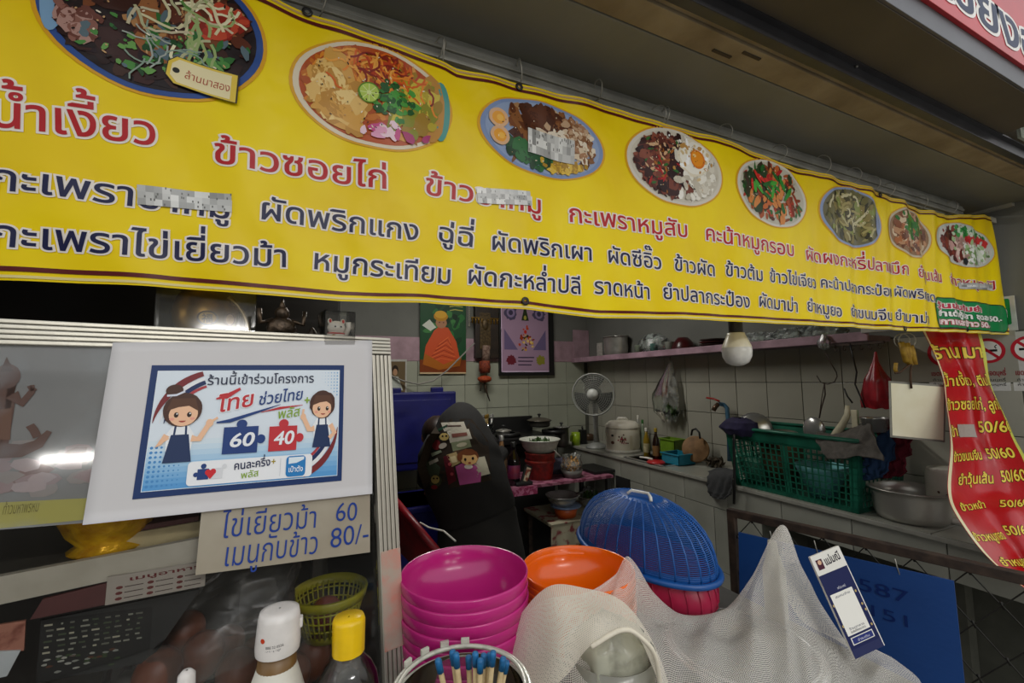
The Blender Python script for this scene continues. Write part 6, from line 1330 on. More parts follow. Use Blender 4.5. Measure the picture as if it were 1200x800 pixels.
for k in range(4): a_ = 1.2+k*.35; link('rim_tab', MB().box((0, 0, .006), (.010, .004, .007), frame((jc.x+jr*math.cos(a_), jc.y+jr*math.sin(a_), jc.z), (0, 0, 1), (-math.sin(a_), math.cos(a_), 0)), .001), RIMM, jt)
WD = mat('pale_skewer_wood', '#c9b184', .7, c2='#b49c6e', nscale=90); BT_ = mat('blue_skewer_wrap', '#1c6fa8', .5, c2='#185c8c', nscale=200)
tipx = [(513, 772, .0), (530, 762, .3), (534, 765, .1), (549, 768, .6), (557, 764, .3), (563, 772, .1), (567, 766, .5), (574, 765, .8), (578, 763, .2), (590, 770, .4), (594, 774, .6)]
wtips = {0: 'leftmost, standing apart', 1: 'tallest of the left pair', 2: 'right one of the left pair', 3: 'short, left of the middle', 4: 'left of the middle group', 5: 'thick front one in the middle', 6: 'behind the middle group', 7: 'right in the middle group', 8: 'tall, right of the middle group', 9: 'left of the right pair', 10: 'rightmost of all'}
for i, (x, y, f) in enumerate(tipx):
    tp_ = at(x, y, .435+.03*f); bp_ = V((jc.x+(tp_.x-jc.x)*.45+.008, jc.y+(tp_.y-jc.y)*.5, TZ+.053)); s_ = T('skewer', 'wooden skewer with blue tip in the jar, '+wtips[i], 'skewer', bp_, 'blue-tipped skewers in the jar')
    d_ = (tp_-bp_); link('stick', MB().tube([bp_, bp_+d_*.9], .0028, 7), WD, s_); link('blue_tip', MB().tube([bp_+d_*.86, bp_+d_*.98, tp_], [.0034, .0036, .0028], 8), BT_, s_)
# ================================================================ SAUCE BOTTLES
LZ = 1.0
def lean(c0, ctop, prof, n=28): return MB().lathe(prof, frame(c0, ctop-c0, (1, 0, 0)), n)
ct_ = at(328, 712, .45); cb_ = V((ct_.x-.004, ct_.y, LZ+.001)); hh = (ct_-cb_).length; FMs = frame(cb_, ct_-cb_, (1, 0, 0))
sb = T('white_sauce_bottle', 'white squeeze sauce bottle with white flip cap in front of the case', 'bottle', cb_)
link('body', MB().lathe([(.001, 0), (.030, 0), (.033, .01), (.033, hh-.115), (.028, hh-.085), (.0185, hh-.055), (.001, hh-.055)], FMs, 36), mat('white_bottle_plastic', '#d9d4c6', .35), sb)
link('neck_band', MB().lathe([(.0190, hh-.060), (.0172, hh-.040), (.001, hh-.040)], FMs, 32), mat('brown_neck_band', '#7a5c34', .4, c2='#67481f'), sb)
cpo = link('cap', MB().lathe([(.0205, hh-.041), (.0212, hh-.034), (.0196, hh-.008), (.0182, hh-.0015), (.013, hh), (.001, hh)], FMs, 36), mat('white_cap_plastic', '#e6e0da', .3), sb)
link('hinge', MB().box((.0195, .002, hh-.018), (.006, .010, .010), FMs, .002), mat('white_cap_plastic', '#e6e0da'), cpo)
P = Print(lambda s_, t_, h: FMs @ V(((.0207+h)*math.sin(s_/.0203-math.pi*0+.0), -(.0207+h)*math.cos(s_/.0203), t_)))
P.disc(-.014, hh-.022, .0025, .0025, '#c8401c', 0, 8); P.text('BBE 22 0526', (-.010, hh-.029), (.006, hh-.028), .0034, [(0, '#3a3a3a', .0003)]); P.text('LOT 14 1305', (-.010, hh-.033), (.004, hh-.032), .0034, [(0, '#3a3a3a', .0003)]); link('print', P, INK, sb)
P = Print(lambda s_, t_, h: FMs @ V(((.0292+h+(.0)*t_)*math.sin(s_/.029), -(.0292+h)*math.cos(s_/.029), t_)))
P.disc(.014, hh-.107, .015, .024, '#7a5414', .0035, 24); P.disc(.014, hh-.107, .013, .022, '#e2a41c', .0042, 24); P.line([(.008, hh-.11), (.012, hh-.095), (.015, hh-.105), (.02, hh-.098)], .002, '#2a1c10', .0048); link('label_print', P, INK, sb)
ct_ = at(409, 722, .47); cb_ = V((ct_.x, ct_.y, LZ+.001)); hh = (ct_-cb_).length; FMs = frame(cb_, ct_-cb_, (1, 0, 0))
vb = T('clear_sauce_bottle', 'clear plastic sauce bottle with a yellow screw cap', 'bottle', cb_)
link('body', MB().lathe([(.001, 0), (.032, 0), (.034, .01), (.033, hh-.078), (.030, hh-.062), (.024, hh-.050), (.0155, hh-.040), (.0145, hh-.034)], FMs, 36), film_mat('clear_bottle_plastic', '#c4c2b4', .16, .06, 1.5, 30), vb)
link('cap', MB().lathe([(.0165, hh-.036), (.0168, hh-.004), (.0155, hh), (.001, hh)], FMs, 40, wob=lambda a_, z_: 1+.012*math.sin(30*a_)), mat('yellow_screw_cap', '#f0c40c', .3), vb)
link('liquid', MB().lathe([(.001, .003), (.031, .003), (.032, .06), (.031, .08), (.001, .08)], FMs, 30), mat('thin_brown_sauce', '#3c2c1c', .1), vb)
ct_ = at(219, 786, .44); S('small_white_bottle', MB().lathe([(.001, 0), (.02, 0), (.022, .09), (.012, .115), (.0085, .12), (.0075, ct_.z-LZ-.004), (.004, ct_.z-LZ), (.001, ct_.z-LZ)], Matrix.Translation((ct_.x, ct_.y, LZ+.001)), 24), mat('white_cap_plastic', '#e6e0da'), 'small white nozzle bottle just poking up at the bottom left', 'bottle')
# ================================================================ GLASS CASE
th_ = math.radians(8.5); cd_ = V((.973, .233, 0)).normalized(); cn_ = V((-cd_.y, cd_.x, 0)); cu_ = cn_*math.sin(th_)+V((0, 0, 1))*math.cos(th_)
CO = at(445, 400, .65); CMx = uvn(CO, cd_, cu_)      # x along the front, y up the sloping glass, z towards the viewer
NNc = cd_.cross(cu_); bh = cn_  # straight back
def cpl(x, y, off=0):
    o_ = CO-NNc*off; r_ = ray(x, y); return CAM+r_*((o_-CAM).dot(NNc)/r_.dot(NNc))
def cuv(x, y, off=0): p_ = cpl(x, y, off)-CO; return (p_.dot(cd_), p_.dot(cu_))
case = T('glass_case', 'aluminium framed glass display case with sloping front on the left', 'display case', CO+V((-.25, .2, LZ-CO.z)))
RIBA = mat('ribbed_aluminium', '#c9c4b6', .35, .55, c2='#b8b2a4', nscale=8, bump=.0003, bscale=60)
CL = -.75; bbot = -(CO.z-LZ-.03)/math.cos(th_)
tr_ = T0 = MB()
for k in range(5): link('top_rail_rib', MB().box(((CL+.014)/2, -.0185+.0052*k, .002), (.014-CL, .0044, .010), CMx, .001), RIBA, case)
link('top_rail', MB().box(((CL+.014)/2, -.0078, -.004), (.014-CL, .0262, .012), CMx), mat('aluminium_groove', '#8c887c', .4, .5), case)
link('corner_post', MB().box((-.0005, bbot/2-.011, -.004), (.027, -bbot-.022, .012), CMx), mat('aluminium_groove', '#8c887c'), case)
for k in range(5): link('post_rib', MB().box((-.0125+.006*k, bbot/2-.0115, .0025), (.0046, -bbot-.0215, .009), CMx, .001), RIBA, case)
link('red_post_patch', MB().box((0, -.352, .0072), (.027, .12, .0008), CMx), mat('dull_red_patch', '#c98c7c', .5, .2, c2='#b4a494', nscale=30, nlo=.4, nhi=.6), case)  # dull reddish patch laid over the post ribs
link('bottom_rail', MB().box(((CL+.014)/2, bbot+.01, 0), (.014-CL, .024, .014), CMx, .001), RIBA, case)
link('front_pane', MB().box(((CL-.014)/2, bbot/2-.01, -.006), (-.016-CL, -bbot-.03, .003), CMx), film_mat('display_glass', '#8c8c86', .03, .02, 1.5, 3, (.45, .7), .0), case)
TD = .34; ztop = CO.z-.012
def cbx(a0, a1, b0, b1, z0_, z1_): # a along front, b straight back, z world height
    vs = [CO+cd_*a+bh*b+V((0, 0, z_-CO.z)) for a in (a0, a1) for b in (b0, b1) for z_ in (z0_, z1_)]
    return MB().add(vs, [(0, 1, 3, 2), (4, 6, 7, 5), (0, 4, 5, 1), (2, 3, 7, 6), (0, 2, 6, 4), (1, 5, 7, 3)], None, False)
DKB = mat('case_dark_back', '#2b2620', .6, c2='#1d1a16', nscale=5)
link('top_panel', cbx(CL, .012, .008, TD, ztop-.004, ztop+.002), mat('top_glass_sheet', '#5c5c56', .2), case)
link('back_panel', cbx(CL, .012, TD-.004, TD, LZ, ztop-.005), DKB, case)
link('floor_panel', cbx(CL, .012, -.07, TD, LZ+.002, LZ+.012), mat('case_floor_sheet', '#6c665c', .5), case)
link('side_pane', cbx(.006, .009, .0, TD-.01, LZ+.013, ztop-.005), film_mat('display_glass', '#8c8c86'), case)
link('left_panel', cbx(CL, CL+.006, 0, TD-.01, LZ+.013, ztop-.005), DKB, case)
for b in (TD-.02,): link('rear_post', cbx(-.008, .014, b, b+.02, LZ, ztop-.005), RIBA, case)
shz = cpl(120, 672, .03).z; sb_ = cpl(0, 688, .03)
q0, q1 = cuv(0, 677, .03), cuv(0, 699, .03); zc_ = (cpl(0, 677, .03).z+cpl(0, 699, .03).z)/2; off = (CO-V((0, 0, CO.z-zc_))-CO)
bsl = -(CO.z-zc_)*math.tan(th_)  # how far the glass has come forward at this height
link('shelf_board', cbx(CL+.007, -.02, bsl+.030, TD-.01, zc_-.006, zc_+.004), mat('case_shelf_sheet', '#55524a', .3), case)
link('shelf_edge', cbx(CL+.007, -.02, bsl+.022, bsl+.030, zc_-.013, zc_+.012), mat('off_white_shelf_edge', '#bdb7a8', .5, c2='#a9a392', nscale=20), case)
stand = S('case_bench', cbx(CL-.02, -.05, -.22, TD+.02, LZ-.03, LZ), mat('bench_sheet', '#3c3a36', .5), 'dark bench sheet under the display case and sauce bottles', 'bench')
for i, (a, b) in enumerate(((CL, -.20), (-.08, -.20), (CL, TD-.02), (-.08, TD-.02))): link('bench_leg', cbx(a-.0, a+.02, b, b+.02, 0, LZ-.031), IRON, stand)
# --- A4 notice
class PC_(Print): pass
def notice(name, label, cat, quad_off, u0, v0, u1, v1, th, mt): pass
pa, pb = cuv(133, 403), cuv(434, 400); pcn, pd = cuv(98, 614), cuv(434, 578)
nm = T('campaign_notice', 'white paper notice with a blue bordered campaign picture taped on the case', 'poster', CMx @ V(((pa[0]+pb[0])/2, pd[1], .004)))
Q = [pa, pb, pd, pcn]; pts_ = [(p_[0], p_[1]) for p_ in Q]
def bil(u, v, off=.0): # u right, v up inside the sheet
    x0_ = pcn[0]+(pa[0]-pcn[0])*v; x1_ = pd[0]+(pb[0]-pd[0])*v; y0_ = pcn[1]+(pd[1]-pcn[1])*u; y1_ = pa[1]+(pb[1]-pa[1])*u
    return CMx @ V((x0_+(x1_-x0_)*u, y0_+(y1_-y0_)*v, .0075+off+.004*math.sin(u*PI)*math.sin(v*3.5)*.6))
link('paper', cloth(lambda u, v: bil(u, v), 24, 16, .0003), mat('white_copy_paper', '#d2cfcf', .6, c2='#cbc8c8', nscale=4), nm)
# print: inner picture spans from pixel (178,428)-(403,428) / (155,585)-(400,563)
def inv(px, py):
    t_ = cuv(px, py, -.0075); u = v = .5
    for _ in range(12):
        x0_ = pcn[0]+(pa[0]-pcn[0])*v; x1_ = pd[0]+(pb[0]-pd[0])*v; u = (t_[0]-x0_)/(x1_-x0_)
        y0_ = pcn[1]+(pd[1]-pcn[1])*u; y1_ = pa[1]+(pb[1]-pa[1])*u; v = (t_[1]-y0_)/(y1_-y0_)
    return u, v
I0, I1, I2, I3 = inv(155, 585), inv(400, 563), inv(403, 428), inv(178, 428)
PW, PH = 1.60, 1.0
def pf(s_, t_, h):
    u, v = s_/PW, t_/PH; a = (I0[0]*(1-u)+I1[0]*u, I0[1]*(1-u)+I1[1]*u); b = (I3[0]*(1-u)+I2[0]*u, I3[1]*(1-u)+I2[1]*u)
    return bil(a[0]*(1-v)+b[0]*v, a[1]*(1-v)+b[1]*v, .0009+h*.25)
P = Print(pf); k_ = .001
P.rect(0, 0, PW, PH, '#1c3566', 0, 16, 10); P.rect(.045, .045, PW-.045, PH-.045, '#dde6ee', k_, 14, 9)
for j in range(9): P.rect(.05, .05+.04*j, PW-.05, .05+.04*(j+1)+.001, ['#5a9cd4', '#69a6d8', '#7ab0dc', '#8cbbe0', '#9cc5e4', '#acceE8', '#bcd7eb', '#cbdfed', '#d6e4ed'][j], k_*1.5, 14, 1)
for j in range(9):
    for i in range(7): P.disc(.075+.032*i, .08+.035*j, .011-.001*i, .011-.001*i, '#4a8cc8', k_*2, 8)
    for i in range(6): P.disc(PW-.07-.03*i, PH-.07-.028*j, .008-.0012*i, .008-.0012*i, '#8ab8dc', k_*2, 8) if i+j < 8 else None
def swoosh(pts, w, c, h): P.line(pts, w, c, h)
for (R0, c, w) in ((.45, '#7c2c30', .05), (.405, '#e8e8ea', .03), (.375, '#22305c', .04), (.34, '#b04048', .02)):
    for (cx, cy, a0, sg_) in ((.505, .50, 92, 1), (1.095, .50, -88, 1)):
        aa = [math.radians(a0+16+66*k/12) for k in range(13)]; P.line([(cx+R0*math.cos(t), cy+R0*math.sin(t)) for t in aa], [.004+w*math.sin(PI*min(1, .25+k/16)) for k in range(13)], c, k_*(3+R0*2))
P.text('ร้านนี้เข้าร่วมโครงการ', (.40, .835), (1.30, .845), .105, [(.006, '#1b2340', k_*5)])
P.text('ไทย', (.50, .61), (.78, .66), .17, [(.05, '#f2f2f4', k_*5), (.016, '#c03038', k_*6)], slant=.2)
P.text('ช่วยไทย', (.81, .66), (1.20, .70), .13, [(.01, '#20407c', k_*6)], slant=.2)
P.line([(.48, .72), (.56, .74), (.66, .80)], [.01, .04, .02], '#c03038', k_*6)
P.line([(.50, .53), (.60, .54), (.80, .60), (1.0, .66)], [.012, .03, .02, .004], '#20407c', k_*6); P.line([(.84, .60), (1.0, .63), (1.2, .65)], [.004, .02, .004], '#c03038', k_*6)
P.text('พลัส', (.98, .54), (1.18, .56), .11, [(.006, '#86a828', k_*6)], slant=.15)
P.rect(1.215, .685, 1.265, .697, '#86a828', k_*6); P.rect(1.234, .665, 1.246, .717, '#86a828', k_*6)
def jig(x, y, w, h, c, txt):
    P.rect(x, y, x+w, y+h, c, k_*6, 4, 3); P.disc(x+w*.5, y+h+.02, .042, .036, c, k_*6.2, 16); P.disc(x+w+.025, y+h*.5, .036, .036, c, k_*6.2, 16)
    P.text(txt, (x+w*.16, y+h*.25), (x+w*.88, y+h*.27), .15, [(.02, '#eef0f4', k_*8)], slant=.15)
jig(.56, .28, .27, .21, '#24407c', '60'); jig(.92, .28, .24, .20, '#c4343c', '40')
P.rrect(.33, .06, 1.31, .24, .03, '#f0f1f3', k_*5)
P.rect(.40, .10, .48, .18, '#24407c', k_*6); P.disc(.44, .20, .02, .02, '#24407c', k_*6.1, 10); P.disc(.39, .14, .018, .018, '#24407c', k_*6.1, 10); P.rect(.50, .10, .58, .18, '#dcdde0', k_*6); P.disc(.59, .19, .018, .018, '#dcdde0', k_*6.1, 10)
P.disc(.475, .152, .022, .022, '#d02c34', k_*7, 14); P.disc(.510, .155, .022, .022, '#d02c34', k_*7.1, 14); P.poly([(.455, .145), (.493, .10), (.532, .148), (.49, .165)], '#d02c34', k_*7.2)
P.text('คนละครึ่ง', (.66, .155), (.95, .17), .085, [(.015, '#20284c', k_*6)]); P.text('พลัส', (.72, .085), (.86, .095), .07, [(.01, '#86a828', k_*6)]); P.rect(.955, .195, .99, .203, '#a89428', k_*6); P.rect(.969, .18, .977, .218, '#a89428', k_*6)
P.rect(1.03, .08, 1.033, .22, '#b8bcc4', k_*6); P.rrect(1.08, .068, 1.25, .232, .03, '#2a7fc0', k_*6.5); P.poly([(1.10, .17), (1.17, .175), (1.235, .20), (1.235, .222), (1.10, .222)], '#e4eef4', k_*7); P.text('เป๋าตัง', (1.10, .105), (1.23, .105), .06, [(.012, '#f0f6fa', k_*8)])
def kid(x, y, s_, girl):
    SKc, HRc, APc = '#f0c09c', '#4c3026', '#24365c'; f = -1 if not girl else 1; h = k_*5.5
    P.poly([(x-.10*s_, y-.30*s_), (x-.12*s_, y-.10*s_), (x-.07*s_, y-.02*s_), (x+.07*s_, y-.02*s_), (x+.12*s_, y-.10*s_), (x+.10*s_, y-.30*s_)], '#eef0f2', h)
    P.poly([(x-.12*s_, y-.36*s_), (x-.075*s_, y-.10*s_), (x+.075*s_, y-.10*s_), (x+.12*s_, y-.36*s_)], APc, h+k_*.5); P.line([(x-.05*s_, y-.10*s_), (x-.045*s_, y-.02*s_)], .014, APc, h+k_*.6); P.line([(x+.05*s_, y-.10*s_), (x+.045*s_, y-.02*s_)], .014, APc, h+k_*.6)
    P.line([(x+f*.10*s_, y-.14*s_), (x+f*.17*s_, y-.15*s_), (x+f*.24*s_, y-.02*s_)], [.05, .045, .04], SKc, h+k_*.8); P.disc(x+f*.25*s_, y, .035*s_, .04*s_, SKc, h+k_*.9, 12)
    P.line([(x+f*.26*s_, y+.01*s_), (x+f*(.32 if girl else .25)*s_, y+(.05 if girl else .09)*s_)], .018, SKc, h+k_); P.line([(x-f*.11*s_, y-.1*s_), (x-f*.17*s_, y-.20*s_), (x-f*.10*s_, y-(.12 if girl else .26)*s_)], [.045, .045, .035], SKc, h+k_*.8)
    P.disc(x, y+.14*s_, .17*s_, .165*s_, HRc, h+k_*1.2, 28, wob=.02 if girl else .10)
    if girl: P.disc(x-.09*s_, y+.33*s_, .075*s_, .06*s_, HRc, h+k_*1.3, 18); P.line([(x-.15*s_, y+.28*s_), (x-.07*s_, y+.285*s_), (x-.0*s_, y+.32*s_)], .016, '#d8dce8', h+k_*1.4)
    P.disc(x+.01*f*s_, y+.095*s_, .125*s_, .115*s_, SKc, h+k_*1.6, 26)
    P.poly([(x-.14*s_, y+.13*s_), (x-.10*s_, y+.25*s_), (x+.10*s_, y+.25*s_), (x+.14*s_, y+.12*s_), (x+.05*s_, y+.175*s_), (x-.04*s_, y+.165*s_)], '#5c3c2c', h+k_*2)
    for dx in (-.052, .06): P.disc(x+dx*s_, y+.09*s_, .020*s_, .026*s_, '#2c1c18', h+k_*2.2, 14); P.disc(x+(dx+.006)*s_, y+.10*s_, .007*s_, .008*s_, '#f4f0ee', h+k_*2.4, 8)
    P.disc(x+.005*s_, y+.032*s_, .030*s_, .016*s_, '#a8443c', h+k_*2.2, 14, a0=180, a1=360); 
    for dx in (-.085, .09): P.disc(x+dx*s_, y+.05*s_, .022*s_, .014*s_, '#eca490', h+k_*2.1, 10)
kid(.25, .53, .80, True); kid(1.39, .55, .72, False)
link('picture', P, INK, nm)
# --- handwritten kraft note
cuvn = lambda x, y: cuv(x, y, -.004)
na, nb, nc, ne = cuvn(236, 600), cuvn(434, 577), cuvn(434, 647), cuvn(229, 674)
hn = T('handwritten_note', 'tan paper strip with blue handwriting taped under the campaign notice', 'note', CMx @ V(((na[0]+nb[0])/2, nc[1], .002)))
KM = MB(); q = [CMx @ V((p_[0], p_[1], .0028)) for p_ in (ne, nc, nb, na)]; KM.add(q+[p_-NNc*.0006 for p_ in q], [(0, 1, 2, 3), (7, 6, 5, 4), (0, 4, 5, 1), (1, 5, 6, 2), (2, 6, 7, 3), (3, 7, 4, 0)], None, False)
link('paper', KM, mat('tan_kraft_paper', '#a59c8a', .45, c2='#978d7a', nscale=14), hn)
P = Print(lambda s_, t_, h: CMx @ V((s_, t_, .0034+h))); PEN = '#1d3c8a'
for (b_, x0, y0, x1, y1, hg) in (('ไข่เยี่ยวม้า', 258, 631, 372, 617, .036), ('60', 392, 612, 419, 609, .033), ('เมนูกับข้าว', 260, 664, 373, 648, .036), ('80/-', 386, 642, 433, 634, .034)):
    P.text(b_, cuvn(x0, y0), cuvn(x1, y1), hg, [(-.004, PEN, .0002)], wild=.03)
link('pen_writing', P, INK, hn)
# --- sleeve picture of a statue
sa, sb2, sc2, sd = cuv(-30, 404), cuv(134, 405), cuv(104, 612), cuv(-60, 625)
sp_ = T('statue_picture', 'faded picture of a standing statue in a plastic sleeve on the case glass', 'picture', CMx @ V(((sa[0]+sb2[0])/2, sd[1], .002)))
SMt = MB(); q = [CMx @ V((p_[0], p_[1], .0012)) for p_ in (sd, sc2, sb2, sa)]; SMt.add(q+[p_-NNc*.0008 for p_ in q], [(0, 1, 2, 3), (7, 6, 5, 4), (0, 4, 5, 1), (1, 5, 6, 2), (2, 6, 7, 3), (3, 7, 4, 0)], None, False)
link('sheet', SMt, mat('grey_blue_print', '#8a8a88', .4, c2='#7c7d7c', nscale=10), sp_)
P = Print(lambda s_, t_, h: CMx @ V((s_, t_, .0018+h))); G = lambda x, y: cuv(x, y, -.002)
P.poly([G(-30, 590), G(112, 583), G(106, 608), G(-30, 622)], '#b3ad5e'); 
for i in range(26): x, y = rnd.uniform(-10, 105), rnd.uniform(520, 575); a = G(x, y); P.disc(a[0], a[1], .010, .006, rnd.choice(['#a08c8c', '#b4a4a4', '#8c7470', '#9c9490']), 1e-5*i, 8, wob=.5)
STC = '#6c5046'
P.poly([G(0, 455), G(22, 440), G(12, 425), G(18, 470), G(10, 520), G(0, 525), G(-15, 520)], STC, .0004)
P.disc(*G(8, 441), .009, .012, STC, .0005, 16); P.poly([G(0, 436), G(8, 418), G(16, 435)], '#5c4238', .0006)
P.line([G(14, 462), G(26, 472), G(38, 458)], [.010, .008, .005], STC, .0006)
for (x, y) in ((34, 452), (38, 451), (42, 455)): P.line([G(38, 458), G(x, y)], .003, STC, .0007)
P.poly([G(-5, 480), G(14, 478), G(12, 515), G(-5, 515)], '#7c5c4c', .0006)
P.line([G(-5, 528), G(25, 528), G(45, 520), G(58, 505)], [.014, .012, .009, .004], STC, .0007); P.line([G(35, 498), G(40, 504), G(44, 512)], .006, STC, .0008)
P.text('ท้าวมหาพรหม', G(2, 603), G(45, 599), .014, [(0, '#7c7434', .0003)])
link('picture', P, INK, sp_)
link('sleeve', MB().add([p_+NNc*.0032 for p_ in q], [(0, 1, 2, 3)], None, False), film_mat('sleeve_film', '#b8c0c4', .35, .06, 1.5, 16, (.45, .75)), sp_)
q = [G(122, 475), G(127, 475), G(101, 610), G(99, 604)]; P = Print(lambda s_, t_, h: CMx @ V((s_, t_, .0008+h)))
bq = [CMx @ V((p_[0], p_[1], .0010)) for p_ in (G(99, 612), G(112, 612), G(134, 470), G(123, 474))]
S('blue_card', MB().add(bq+[p_-NNc*.0006 for p_ in bq], [(0, 1, 2, 3), (7, 6, 5, 4), (0, 4, 5, 1), (1, 5, 6, 2), (2, 6, 7, 3), (3, 7, 4, 0)], None, False), mat('sky_blue_card', '#2a86c0', .4), 'narrow strip of blue card peeping out left of the campaign notice', 'card')
# --- inside the case
zsh = zc_+.0045
def inC(x, y, z_): return onZ(x, y, z_)
c = onZ(128, 650, zsh); c = CO+cd_*((c-CO).dot(cd_))+bh*(bsl+.09)+V((0, 0, zsh-CO.z))
def inside(px, py, back, z_):
    """point at depth 'back' behind the front at the pixel column, standing on height z"""
    o_ = CO+bh*back; r_ = ray(px, py); p_ = CAM+r_*((o_-CAM).dot(bh)/r_.dot(bh)); return V((p_.x, p_.y, z_))
c = inside(127, 640, bsl+.075, zsh); gb = T('gold_offering_bowl', 'embossed gold bowl on the shelf inside the glass case', 'bowl', c)
link('bowl', MB().lathe([(.001, 0), (.030, 0), (.034, .004), (.026, .010), (.036, .022), (.046, .045), (.048, .058), (.050, .060), (.045, .058), (.03, .015), (.001, .012)], Matrix.Translation(c), 36, wob=lambda a_, z_: 1+.02*math.sin(12*a_)), mat('bright_gold', '#ffc81c', .25, .35, c2='#d89a10', nscale=70, bump=.0015, bscale=90), gb)
c = inside(190, 640, bsl+.07, zsh); cx_ = T('small_card_box', 'small cream and maroon box lying beside the gold bowl', 'box', c)
bx_ = uvn(c, cd_, (0, 0, 1)); link('box', MB().box((0, .009, 0), (.072, .018, .03), bx_, .001), mat('cream_box_card', '#c9b98c', .6), cx_); link('lid', MB().box((.0, .0215, 0), (.066, .006, .03), bx_, .001), mat('dull_maroon_card', '#5c2a28', .6), cx_)
# leaflets and a modelled sign reflection below the shelf
def card(name, label, cat, quad, back, mt, ink=None):
    q = []
    for (x, y) in quad:
        o_ = CO+bh*back; r_ = ray(x, y); q.append(CAM+r_*((o_-CAM).dot(bh)/r_.dot(bh)))
    m_ = MB().add(q+[p_+bh*.003 for p_ in q], [(0, 1, 2, 3), (7, 6, 5, 4), (0, 4, 5, 1), (1, 5, 6, 2), (2, 6, 7, 3), (3, 7, 4, 0)], None, False)
    t = T(name, label, cat, (q[0]+q[1])/2); link('sheet', m_, mt, t)
    if ink:
        u_ = (q[1]-q[0]); v_ = (q[3]-q[0]); P = Print(lambda s_, t_, h: q[0]+u_*s_+v_*t_-bh*(.0006+h)); ink(P); link('print', P, INK, t)
    return t
card('maroon_board', 'dull maroon board leaning inside the case below the shelf', 'board', [(35, 726), (125, 708), (125, 683), (50, 702)], bsl+.02, mat('dull_maroon_board', '#5a2e2c', .5))
def ink1(P):
    P.rect(0, 0, 1, 1, '#a79f94'); P.text('เมนูอาหาร', (.2, .74), (.95, .76), .2, [(.02, '#6c2a2c', .0003)])
    for j in range(3):
        for i in range(3): P.disc(.12+.3*i, .55-.2*j, .035, .06, '#6c3432', .0003, 8); P.rect(.17+.3*i, .53-.2*j, .35+.3*i, .565-.2*j, '#5c4c48', .0003)
card('reflected_menu_sign', 'grey reflection of a menu sign with small red lettering below the case shelf', 'card', [(123, 709), (240, 686), (240, 660), (126, 676)], bsl+.018, mat('grey_sign_reflection', '#a79f94', .5), ink1)  # mirror image of a street sign in the glass, modelled as a sheet
def ink2(P):
    P.rect(0, 0, 1, 1, '#2b2b2a')
    for j in range(6):
        for i in range(9): P.rect(.05+.1*i+rnd.uniform(-.02, .02), .9-.09*j, .05+.1*i+rnd.uniform(.03, .07), .93-.09*j, rnd.choice(['#8c8c80', '#6a6a60', '#a8a490', '#4a5240']), .0003)
    for i in range(30): P.disc(rnd.uniform(.05, .7), rnd.uniform(.08, .38), .03, .02, rnd.choice(['#8a8c84', '#3c4a30', '#5a3a2c', '#a4a49a']), .0004, 7, wob=.5)
card('dark_leaflet', 'dark printed leaflet standing at the lower left inside the case', 'leaflet', [(42, 800), (175, 775), (235, 690), (48, 727)], bsl+.045, mat('dark_leaflet_card', '#2b2b2a', .5), ink2)
card('red_brown_tray', 'red brown patterned packet at the bottom left picture edge', 'packet', [(-20, 770), (28, 762), (30, 727), (-20, 735)], bsl+.03, mat('red_brown_packet', '#7a4030', .5, c2='#a8705c', nscale=60, nlo=.45, nhi=.6))
card('white_pack', 'white packet corner below the red brown packet at the left edge', 'packet', [(-20, 798), (8, 792), (24, 762), (-20, 764)], bsl+.028, mat('white_pack_card', '#c9cfd0', .5))
# eggs on the case floor
eg = [(183, 792, .05), (236, 770, .065), (277, 790, .05), (214, 745, .10), (262, 760, .11), (366, 772, .07), (340, 795, .05), (300, 772, .12)]
el = ['brown egg at the far left of the heap in the case', 'brown egg highest at the left of the heap', 'brown egg in front of the heap behind the sauce bottle', 'brown egg at the back left of the heap', 'brown egg at the back middle of the heap', 'brown egg between the two sauce bottles', 'brown egg low behind the white sauce bottle', 'brown egg behind the white sauce cap']
for i, (x, y, b) in enumerate(eg):
    o_ = CO+bh*(bsl+b); r_ = ray(x, y); p_ = CAM+r_*((o_-CAM).dot(bh)/r_.dot(bh))
    S('egg', MB().lathe([(.0225*math.sin(t)*(1-.1*math.cos(t)), -.029*math.cos(t)) for t in [PI*k/14+1e-3 for k in range(15)]], Matrix.Translation(p_) @ Matrix.Rotation(rnd.uniform(-.4, .4), 4, 'Y'), 22), mat('brown_eggshell', '#7c4830', .45, c2='#6c3c28', nscale=30), el[i], 'egg', 'brown eggs heaped in the case')
p_ = inside(250, 760, bsl+.08, 0); zf = LZ+.013
S('egg_tray', MB().box((p_.x, p_.y, (1.13+zf)/2), (.20, .14, 1.085-zf), Matrix.Identity(4), .01) if False else cbx(-.36, -.08, bsl+.03, bsl+.17, zf, min(at(236, 800, .6).z, 1.15)), mat('grey_pulp_tray', '#4a443c', .9, nscale=30, bump=.002), 'grey pulp tray stack under the eggs in the case', 'tray')
q_ = [inside(x, 740, bsl+.02, z_) for x, z_ in ((260, 1.07),)]
b0_ = inside(262, 740, bsl+.035, 1.14); topz = inside(300, 655, bsl+.07, 0); 
def vp(x, y, back): o_ = CO+bh*back; r_ = ray(x, y); return CAM+r_*((o_-CAM).dot(bh)/r_.dot(bh))
S('clear_bag', bagmb([(vp(245, 770, bsl+.055), .09, .04), (vp(252, 735, bsl+.06), .085, .045), (vp(272, 700, bsl+.07), .07, .045), (vp(300, 665, bsl+.08), .055, .035), (vp(318, 640, bsl+.09), .03, .02)], 61, 34, crease=.12), film_mat('case_bag_film', '#8c8a84', .40, .25, 1.45, 14), 'large crumpled clear plastic bag over the eggs inside the case', 'bag')
bc = vp(386, 712, bsl+.075); yb3 = T('yellow_basket', 'small yellow slotted basket inside the case behind the bottles', 'basket', bc-V((0, 0, .03))); YM = mat('yellow_green_plastic', '#a8a41c', .4, c2='#94901a', nscale=10)
